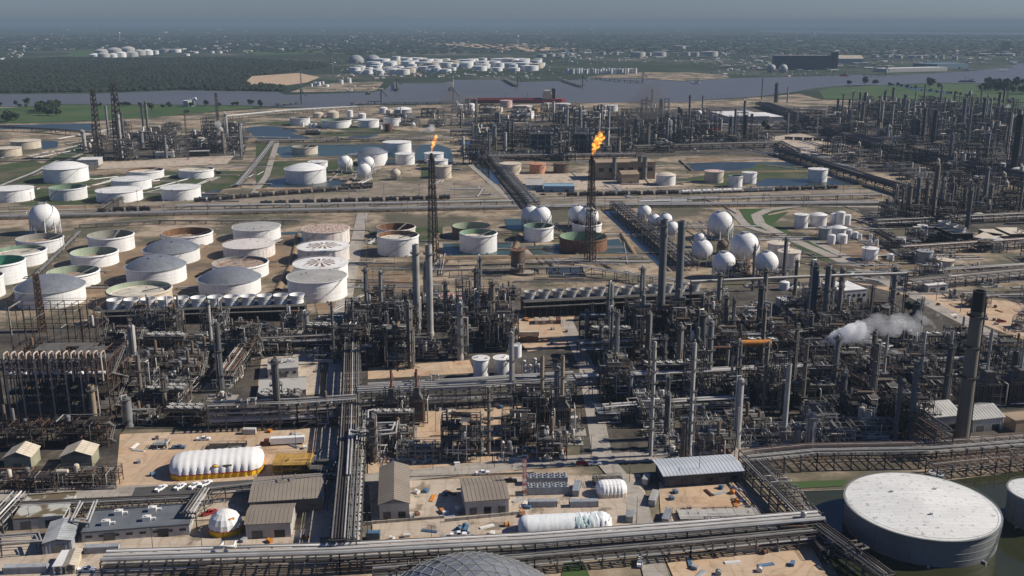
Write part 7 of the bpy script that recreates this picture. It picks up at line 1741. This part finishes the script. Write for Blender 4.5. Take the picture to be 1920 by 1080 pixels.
# scattered crates, drums and spools of the yards
def clutter(kind):
    b = MB()
    if kind == 0: b.box((0, 0, .7), (2.4, 1.4, 1.2)); b.box((0, 0, 1.4), (2.6, 1.6, .15))
    elif kind == 1: b.tube((0, -.7, .9), (0, .7, .9), .9, 14); b.tube((0, -.9, .9), (0, -.7, .9), 1.1, 14); b.tube((0, .7, .9), (0, .9, .9), 1.1, 14)
    else:
        for i in range(5): b.tube((-3, -.8 + .4 * i, .2), (3, -.8 + .4 * i, .2), .19, 6)
        for i in range(4): b.tube((-3, -.6 + .4 * i, .53), (3, -.6 + .4 * i, .53), .19, 6)
        b.box((-2, 0, .05), (.2, 2.2, .1)); b.box((2, 0, .05), (.2, 2.2, .1))
    return b
cm = {}
for poly, n in (([(240, 820), (600, 805), (600, 850), (240, 900)], 16), ([(700, 870), (960, 845), (1080, 850), (960, 880)], 14), ([(700, 1000), (960, 985), (960, 1015), (700, 1040)], 14), ([(1240, 920), (1390, 910), (1410, 960), (1240, 980)], 14), ([(1240, 1020), (1480, 1030), (1500, 1080), (1280, 1078)], 14), ([(770, 775), (990, 755), (1060, 800), (860, 835)], 16), ([(930, 600), (1070, 595), (1060, 650), (990, 655)], 10), ([(770, 920), (870, 910), (870, 970), (770, 975)], 12), ([(960, 915), (985, 1000), (1000, 960)], 6), ([(1640, 545), (1900, 580), (1900, 630), (1760, 590)], 20), ([(400, 1020), (640, 1000), (640, 1040), (300, 1050)], 8)):
    rs = random.Random(len(cm) + n * 7 + int(poly[0][0])); done = 0
    while done < n:
        x = rs.uniform(min(p[0] for p in poly), max(p[0] for p in poly)); y = rs.uniform(min(p[1] for p in poly), max(p[1] for p in poly))
        if not inpoly(x, y, poly): continue
        kd = rs.randrange(3); mi = rs.randrange(5); key = (kd, mi); done += 1
        nm, d = (('crate', 'crate'), ('cable_drum', 'cable drum'), ('pipe_stack', 'bundle of pipes'))[kd]
        cn, mm = (('rusty', RUST), ('orange', ORANGE), ('pale', PIPEW), ('blue', BLUEP), ('grey', GREYP))[mi]
        if key not in cm: cm[key] = clutter(kd).mesh(nm)
        o = obj(nm, cm[key], mm(), None, loc=P(x, y) + Vector((0, 0, .1)), rz=rs.uniform(0, 3))
        tag(o, '%s %s on the ground' % (cn, d), d.split()[-1] if kd else 'crate', 'yard clutter', None, True)
# ---------------------------------------------------------------- trains
def wagon_mb(kind):
    if kind == 'hopper':
        b = MB(); b._add([(-7, -1.5, 1.6), (7, -1.5, 1.6), (7, 1.5, 1.6), (-7, 1.5, 1.6), (-7.6, -1.6, 4.4), (7.6, -1.6, 4.4), (7.6, 1.6, 4.4), (-7.6, 1.6, 4.4)], [(0, 1, 5, 4), (1, 2, 6, 5), (2, 3, 7, 6), (3, 0, 4, 7), (4, 5, 6, 7)])
    else: b = MB(); b.drum((-6.6, 0, 2.9), (6.6, 0, 2.9), 1.55, 16); b.tube((0, 0, 4.4), (0, 0, 5.1), .7, 10)
    f = MB(); f.box((0, 0, 1.1), (16, 2.4, .35)); f.box((0, 0, 4.75), (3, 1.6, .1))
    g = MB()
    for x in (-5.5, -3.8, 3.8, 5.5):
        for s in (-.75, .75): g.tube((x, s - .1, .5), (x, s + .1, .5), .5, 10)
    return [('tank_shell' if kind != 'hopper' else 'hopper_body', b), ('underframe', f), ('wheel_set', g)]
WAG = {}
def wagons(A, B, n, label, m, kind='tank', z=.2):
    a, b = P(*A), P(*B); rz = math.atan2(b.y - a.y, b.x - a.x); L_ = (b - a).length; s = L_ / n / 17.2
    for i in range(n):
        p = a.lerp(b, (i + .5) / n); key = (kind, m)
        if key not in WAG:
            ps = wagon_mb(kind)
            WAG[key] = make_thing('tank_wagon' if kind == 'tank' else 'hopper_wagon', [(ps[0][0], ps[0][1], m()), (ps[1][0], ps[1][1], BLACK()), (ps[2][0], ps[2][1], RUBBER())], label, 'rail wagon', p + Vector((0, 0, z)), rz, 'rail wagons', True, (s, 1.15, 1.15))
        else: dup(WAG[key][0], WAG[key][1], p + Vector((0, 0, z)), rz, label, (s, 1.15, 1.15), True)
TB = lambda: mat('wagon_black', (0.028, 0.028, 0.032), (0.05, 0.045, 0.042), .5, scale=.3)
wagons((185, 398), (284, 396), 4, 'black wagon of the short train', TB)
wagons((362, 380), (700, 353), 14, 'black wagon, rear long train', TB)
wagons((486, 386), (846, 374), 14, 'black wagon, front long train', TB)
wagons((1060, 369), (1274, 365), 9, 'black wagon of the right train', TB)
wagons((1276, 365), (1392, 361), 6, 'white wagon of the right train', W)
wagons((1393, 361), (1450, 359), 2, 'grey hopper wagon', GREYP, 'hopper')
wagons((1451, 359), (1572, 354), 5, 'black wagon at the train end', TB)
wagons((1470, 262), (1560, 266), 5, 'distant dark siding wagon', TB, 'hopper')
wagons((640, 395 - 41), (700, 350), 3, 'black hopper wagon on upper siding', TB, 'hopper')
for i, (A, B) in enumerate((((-50, 400), (1000, 372)), ((-50, 392), (700, 357)), ((-50, 405), (985, 378)), ((280, 391), (900, 370)), ((1000, 371), (1700, 352)), ((1000, 376), (1700, 362)))):
    a, L_, rz = frame2(A, B); b = MB()
    for y in (-.75, .75): b.box((L_ / 2, y, .1), (L_, .16, .2))
    n = int(L_ / 3)
    for k in range(n): b.box((L_ * k / n, 0, 0.0), (.5, 2.6, .12))
    tag(obj('railway_track', b, STEELG(), None, loc=(a.x, a.y, .45), rz=rz), None, None, None, 'structure')

# ---------------------------------------------------------------- ships and jetties
def ship(x, y, Lpx, label, hullm, rz=0.0, house=0.82, hh=9, bw=None, tower=22):
    k = PPM(x, y); L_ = Lpx / k; w_ = bw or L_ * .15
    t = thing('ship', label, 'ship', P(x, y) + Vector((0, 0, .4)), rz, 'ships on the river', False)
    o = [(-L_ / 2, 0), (-L_ * .42, -w_ / 2), (L_ * .46, -w_ / 2), (L_ / 2, -w_ * .3), (L_ / 2, w_ * .3), (L_ * .46, w_ / 2), (-L_ * .42, w_ / 2)]
    b = MB(); b.prism(o, 0, hh); obj('hull', b, hullm(), t)
    b = MB(); q = L_ * (house - .5)
    b.box((q, 0, hh + tower * .3), (L_ * .09, w_ * .9, tower * .6)); b.box((q, 0, hh + tower * .75), (L_ * .06, w_ * .95, tower * .3)); obj('deckhouse', b, CREAM(), t)
    b = MB(); b.box((q + L_ * .06, 0, hh + tower * .55), (L_ * .035, w_ * .3, tower * 1.1)); obj('funnel', b, BLACK(), t)
    b = MB(); b.tube((-L_ * .4, 0, hh + 1.5), (q - L_ * .06, 0, hh + 1.5), .8, 8)
    for s in (-1, 1): b.tube((-L_ * .38, s * w_ * .2, hh + 1), (q - L_ * .06, s * w_ * .2, hh + 1), .5, 6)
    obj('deck_pipe', b, hullm(), t)
    for f in (-.1, .12):
        b = MB(); b.beam((f * L_, 0, hh), (f * L_, 0, hh + 14), 1.0); b.beam((f * L_, 0, hh + 13), (f * L_ + 9, 0, hh + 9), .8); obj('crane', b, CREAM(), t)
SHR = lambda: mat('hull_red', (0.27, 0.045, 0.04), (0.20, 0.04, 0.04), .6, scale=.05)
ship(966, 192.5, 188, 'long red tanker ship moored behind the riverside tanks', SHR)
ship(846, 170, 26, 'dark-hulled ship seen end-on beside the far quay', lambda: CARD(), R(75), .75, 8, None, 26)
ship(690, 177, 10, 'small dark workboat near the river bend', CARD, 0, .5, 3, 9, 7)
ship(1304, 157, 16, 'white barge tow below the mud flat', W, 0, .8, 4, 12, 10)
ship(1582, 143, 16, 'small orange-decked vessel by the grain elevator', SHR, R(10), .7, 5, 14, 14)
ship(1812, 154, 32, 'flat dark barge near the right river bank', CARD, 0, .8, 3, 14, 8)
def jetty(pts, label, w_=14, h=6, m=STEELG):
    q = [P(*p) for p in pts]; t = thing('jetty', label, 'jetty', q[0], 0, 'jetties', False); b = MB(); f = MB()
    for i in range(len(q) - 1):
        a, c = q[i] - q[0], q[i + 1] - q[0]; d = (c - a); rz = math.atan2(d.y, d.x); mid = (a + c) / 2
        b.box((mid.x, mid.y, h), (d.length, w_, 1.5), rz); n = max(2, int(d.length / 25))
        for k in range(n + 1):
            p = a.lerp(c, k / n); f.beam((p.x, p.y, 0), (p.x, p.y, h), 2)
    obj('deck', b, m(), t); obj('piling', f, STEEL(), t)
    e = q[-1] - q[0]; b = MB(); b.beam((e.x, e.y, h), (e.x, e.y, h + 28), 2.5); b.beam((e.x, e.y, h + 28), (e.x + 14, e.y, h + 12), 1.8); obj('loading_arm', b, m(), t)
jetty([(946, 150), (958, 157), (970, 163)], 'dark jetty reaching from the white tank farm into the river')
jetty([(1055, 152), (1070, 157), (1092, 164)], 'dark jetty beside the quayside row of slim tanks')
jetty([(1110, 148), (1160, 153), (1205, 156)], 'long jetty below the mud flat')
jetty([(742, 157), (744, 171)], 'short jetty with loading gear at the bare spit')
jetty([(520, 200), (545, 196), (565, 195)], 'dark loading dock on the near bank')
jetty([(660, 198), (690, 195), (715, 195)], 'dock behind the riverside tank row')
jetty([(720, 197.5), (800, 196), (850, 195.5)], 'long low dock left of the red ship')
jetty([(1620, 143), (1660, 143)], 'steel trestle quay on the river bend')

# ---------------------------------------------------------------- water towers
def water_tower(x, yb, yt, rpx, label, shape='ball'):
    k = PPM(x, yb); h = HT(x, yb, yt); r = rpx / k
    t = thing('water_tower', label, 'water tower', P(x, yb), 0, 'water towers', False)
    b = MB(); b.lathe([(r * .5, 0), (r * .22, h * .12), (r * .2, h - r * 1.8), (r * .45, h - r * 1.3)], 14); obj('stem', b, W(), t, smooth=True)
    b = MB(); b.ball((0, 0, h - r), r, 20, 12, .9 if shape == 'ball' else .6); obj('bowl', b, W(), t, smooth=True)
water_tower(1309, 247, 206, 5.2, 'white ball water tower on a slim stem beyond the larger flare')
water_tower(971, 81, 66, 2.2, 'white water tower on the far plain above the white tank farm')
water_tower(45, 96, 85, 2.4, 'small white water tower far off at the left')
water_tower(225, 78, 60, 2, 'tiny water tower far beyond the dark wood')
water_tower(831, 70, 60, 1.8, 'tiny pale water tower on the hazy plain')

# ---------------------------------------------------------------- trees and woods
import mathutils
def crown_mb(r, h, n, seed, leaf):
    rs = random.Random(seed); b = MB()
    cl = [(Vector((rs.uniform(-.55, .55) * r, rs.uniform(-.55, .55) * r, h * rs.uniform(.42, .86))), r * rs.uniform(.35, .6)) for _ in range(9)]
    for _ in range(n):
        c, q = rs.choice(cl); d = Vector((rs.gauss(0, 1), rs.gauss(0, 1), rs.gauss(0, .8))).normalized() * q * rs.uniform(.6, 1.08); p = c + d
        u = Vector((rs.uniform(-1, 1), rs.uniform(-1, 1), rs.uniform(-.6, .6))).normalized(); v = u.orthogonal().normalized(); s = leaf * rs.uniform(.6, 1.3)
        v = (v + Vector((rs.uniform(-.5, .5), rs.uniform(-.5, .5), rs.uniform(-.3, .3)))).normalized()
        b._add([tuple(p - u * s - v * s * .7), tuple(p + u * s - v * s * .5), tuple(p + u * s * .7 + v * s), tuple(p - u * s * .8 + v * s * .8)], [(0, 1, 2, 3)])
    return b
def tree_parts(v):
    h = (11, 14, 9)[v]; r = (5.5, 6, 5)[v]; b = MB()
    b.tube((0, 0, 0), (0.3, 0, h * .45), .4, 8, r2=.28)
    for i in range(5):
        a = i * 1.26 + v; b.tube((.3, 0, h * .4), (r * .5 * math.cos(a), r * .5 * math.sin(a), h * .7), .2, 6, r2=.06)
    return [('trunk', b, BARK()), ('crown', crown_mb(r, h, 420, v + 2, .95), LEAF())]
def tree(x, y, s, label):
    v = rnd.randrange(3); stamp(('tree', v), lambda: tree_parts(v), 'tree', label, 'tree', P(x, y) + Vector((0, 0, .5)), rnd.uniform(0, 6), 'trees', (s, s, s * rnd.uniform(.85, 1.15)))
rt = random.Random(9)
for i in range(34): tree(rt.uniform(70, 110), rt.uniform(204, 218), rt.uniform(1.0, 1.9), 'round dark grove tree')
for i in range(10): tree(rt.uniform(8, 34), rt.uniform(222, 230), rt.uniform(.9, 1.5), 'dark meadow-edge tree')
for i in range(34): tree(rt.uniform(-5, 500), 199.5 + rt.uniform(-.8, 1.6) + (3 if i % 7 == 0 else 0), rt.uniform(.6, 1.2), 'dark waterside tree')
for i in range(46): tree(rt.uniform(1838, 1935), rt.uniform(158, 178), rt.uniform(1.2, 2.2), 'dark riverside wood tree')
for x, y, s in ((1743, 164, 2.6), (1622, 160.5, 1.8), (1641, 160, 1.6), (1592, 161, 1.2), (1760, 167, 1.2), (1700, 167, 1.0)): tree(x, y, s, 'lone dark meadow tree')
for i in range(26): tree(1665 + i * 9 + rt.uniform(-3, 3), 161 + i * 1.35 + rt.uniform(-1, 1), rt.uniform(.5, .9), 'low bushy creekside tree')
for x, y, s in ((1433, 244, 1.2), (1440, 246, 1), (350, 215, 1), (285, 209, 1.2), (203, 630, .35), (520, 660, .35), (640, 885, .5), (1705, 590, .6), (1712, 600, .5), (410, 330, .6), (400, 328, .6), (700, 320, .5), (985, 300, .6)): tree(x, y, s, 'small green tree among the works')
# woods and the far plain
def wood(name, n, region, s0, s1, m, label, seed, bias=1.0, z=0.0, flat=1.0):
    rs = random.Random(seed); b = MB(); tries = 0
    W_ = [P(*p) for p in region]; x0, x1 = min(p.x for p in W_), max(p.x for p in W_); y0, y1 = min(p.y for p in W_), max(p.y for p in W_); c = 0
    while c < n and tries < n * 12:
        tries += 1; x = rs.uniform(x0, x1); y = y0 + (y1 - y0) * rs.random() ** bias; px, py = SCR((x, y, 0))
        if not inpoly(px, py, region): continue
        s = rs.uniform(s0, s1); hh = s * rs.uniform(.7, 1.1) * flat; c += 1; k = 5; a0 = rs.uniform(0, 6); vs = []
        for q, zz in ((.75, 0), (1.0, .45), (.62, .8)):
            for i in range(k):
                a = a0 + 6.283 * i / k; f = q * rs.uniform(.75, 1.2); vs.append((x + s * f * math.cos(a), y + s * f * math.sin(a), hh * zz * rs.uniform(.85, 1.15)))
        vs.append((x + rs.uniform(-.2, .2) * s, y, hh)); fs = []
        for l in range(2):
            for i in range(k): fs.append((l * k + i, l * k + (i + 1) % k, (l + 1) * k + (i + 1) % k, (l + 1) * k + i))
        fs += [(2 * k + i, 2 * k + (i + 1) % k, 3 * k) for i in range(k)]
        b._add(vs, fs)
    tag(obj(name, b, m, None, loc=(0, 0, z)), label, None, None, 'stuff')
FOREST = mat('forest_leaves', (0.010, 0.017, 0.008), (0.020, 0.029, 0.013), .9, scale=.012, detail=5, lo=.42, hi=.6, var=0)
wood('wood', 15000, [(-120, 126), (60, 112), (110, 109), (200, 110), (400, 110), (470, 112), (600, 118), (620, 124), (520, 138), (470, 142), (455, 155), (470, 160), (530, 162), (535, 172), (330, 168), (180, 173), (-150, 175)], 6, 11, FOREST, 'dark wood along the far river bank', 4)
wood('far_wood', 9000, [(-400, 66), (2300, 66), (2300, 108), (1650, 104), (1040, 98), (640, 104), (440, 96), (200, 92), (-400, 105)], 10, 26, FOREST, 'scattered dark woods on the far plain', 5, 1.6, flat=.45)
# pale roofs on the far plain
fb = {}
for x0, x1, y0, y1, n in ((0, 60, 92, 118, 14), (330, 560, 92, 100, 12), (360, 660, 78, 92, 18), (640, 860, 60, 84, 18), (840, 1080, 78, 98, 28), (1040, 1460, 94, 118, 52), (1350, 1560, 96, 134, 40), (1560, 1900, 92, 120, 46), (1350, 1480, 118, 145, 22), (300, 640, 45, 62, 16), (740, 1200, 46, 66, 26), (1200, 1500, 70, 86, 12), (570, 720, 138, 172, 26), (650, 1000, 138, 146, 34)):
    rs = random.Random(x0 + n)
    for i in range(n):
        x, y = rs.uniform(x0, x1), rs.uniform(y0, y1); k = PPM(x, y); big = 1.0 if y < 90 else .5
        mi = rs.randrange(4); key = mi
        if key not in fb:
            b = MB(); b.box((0, 0, .5), (1, 1, 1)); b._add([(-.5, -.5, 1), (.5, -.5, 1), (.5, .5, 1), (-.5, .5, 1), (-.5, 0, 1.25), (.5, 0, 1.25)], [(0, 1, 5, 4), (2, 3, 4, 5), (0, 4, 3), (1, 2, 5)]); fb[key] = b.mesh('distant_building')
        if i % 5 == 4: continue
        w_ = rs.uniform(2.0, 9) / k * (1 if y > 75 else .9); d_ = w_ * rs.uniform(.5, 1.5); h_ = min(rs.uniform(1.0, 2.6) / k, rs.uniform(8, 22))
        o = obj('distant_building', fb[key], (ROOFW(), WALLG(), CREAM(), PALEPINK())[mi], None, loc=P(x, y), rz=rs.uniform(-.4, .4), scale=(w_, min(d_, 160), h_))
        tag(o, 'pale low building far away among woods and works across the river', 'building', 'distant pale buildings')
b = MB(); rs = random.Random(77)
for x0, x1, y0, y1, n, *big in ((1340, 1960, 98, 134, 110, 1), (1040, 1340, 96, 112, 40, 1), (-60, 620, 62, 96, 120), (620, 1100, 56, 100, 150), (1030, 1960, 88, 122, 420), (1330, 1580, 96, 146, 160), (620, 1060, 112, 150, 200), (1100, 1960, 60, 88, 110), (-60, 1960, 46, 60, 120)):
    for i in range(n):
        x, y = rs.uniform(x0, x1), rs.uniform(y0, y1); k = PPM(x, y); p = P(x, y); w_ = rs.uniform(.8, 5) / k; b.cur = rs.randrange(4)
        if big: w_ *= 3.2
        b.box((p.x, p.y, 5), (w_, min(w_ * rs.uniform(.5, 1.6), 140), min(rs.uniform(.8, 2.2) / k, 14)), rs.uniform(-.5, .5))
tag(obj('far_town', b, [ROOFW(), WALLG(), CREAM(), GREYP()]), 'sprawl of tiny pale roofs on the hazy plain', None, None, 'stuff')
# ---------------------------------------------------------------- labels: say which one by the nearest landmark
LM = [('the smaller flare flame', 818, 256), ('the larger flare flame', 1123, 266), ('the tall concrete chimney', 1817, 690), ('the huge white tank', 1722, 950), ('the long yellow-white tent', 405, 870),
 ('the round yellow-white tent', 414, 985), ('the crumpled white cover', 1060, 987), ('the twin white tanks', 920, 692), ('the twin grey stacks', 793, 540), ('the big steam plume', 1600, 622), ('the orange drum', 1410, 643),
 ('the long white fan row', 375, 565), ('the second fan row', 1130, 540), ('the lone white sphere', 87, 412), ('the biggest sphere', 1394, 462), ('the salmon-roofed tank', 844, 570), ('the huge silver dome', 885, 1060),
 ('the brown-roofed office', 912, 940), ('the long slate-roofed hall', 255, 995), ('the tall tan-roofed shed', 737, 935), ('the white lorry trailer', 540, 823), ('the rusty pipe hall', 115, 670), ('the white warehouse roof', 1593, 552),
 ('the brown furnace stacks', 1035, 690), ('the coker derricks', 205, 220), ('the tan power house', 1190, 315), ('the blue shed', 1040, 345), ('the dome in blue water', 574, 325), ('the road loop', 1430, 420),
 ('the square grey cooling tower', 1815, 450), ('the white ball water tower', 1310, 225), ('the red ship', 960, 188), ('the grey twin-bay frames', 1050, 265), ('the dark column forest', 1790, 370), ('the white quay sheds', 1790, 130), ('the grain elevator', 1500, 118),
 ('the long pond', 1400, 312), ('the white flat warehouse', 1370, 215), ('the black tank train', 700, 373), ('the larger grey stacks', 1256, 520), ('the pale slim stack', 1472, 755), ('the grey canopy', 1315, 885), ('the green field', 1650, 175), ('the far grey domes', 684, 112), ('the red lattice mast', 985, 895), ('the white cabin office', 530, 690), ('the brown tower', 971, 490), ('the teal pond', 640, 288), ('the rust-lined tank', 353, 450), ('the yellow scaffold', 545, 875)]
ORD = ['nearest', 'second nearest', 'third nearest', 'fourth nearest', 'fifth nearest', 'sixth nearest', 'seventh nearest', 'eighth nearest', 'ninth nearest', 'tenth nearest', 'eleventh nearest', 'twelfth nearest']
bpy.context.view_layer.update()
used = {}
for o, auto in THINGS:
    if not auto: used.setdefault(o['label'], []).append(o)
pend = {}
for o, auto in THINGS:
    if not auto: continue
    p = o.matrix_world.translation
    x, y = SCR((p.x, p.y, p.z + 3))
    best = sorted((math.hypot(x - a, (y - b) * 1.6), n, a, b) for n, a, b in LM)
    pend[o.name] = (o, x, y, best)
taken = set(used)
def rel(x, y, a, b):
    dx, dy = x - a, y - b
    if abs(dx) > 2.2 * abs(dy): return 'left of' if dx < 0 else 'right of'
    if abs(dy) > 1.4 * abs(dx): return 'behind' if dy < 0 else 'in front of'
    return ('left of' if dx < 0 else 'right of') if abs(dx) > 1.5 * abs(dy) else ('behind' if dy < 0 else 'in front of')
left = dict(pend)
for k in range(4):
    by = {}
    for nm, (o, x, y, best) in left.items():
        d, n, a, b = best[k]
        by.setdefault((o['label'], rel(x, y, a, b), n), []).append((d, nm))
    for (lab, rl, n), v in by.items():
        v.sort()
        for i, (d, nm) in enumerate(v):
            if len(v) > 1 and i >= (5 if k < 3 else 12): continue
            txt = lab + ' ' + ((ORD[i] + ' ') if len(v) > 1 else '') + ('and ' if False else '') + rl + ' ' + n
            if len(v) > 1: txt = ORD[i] + ' ' + lab + ' ' + rl + ' ' + n
            if txt in taken: continue
            taken.add(txt); left.pop(nm)[0]['label'] = txt
for nm, (o, x, y, best) in left.items():
    o['label'] = o['label'] + ', in the crowd ' + rel(x, y, best[0][2], best[0][3]) + ' ' + best[0][1]
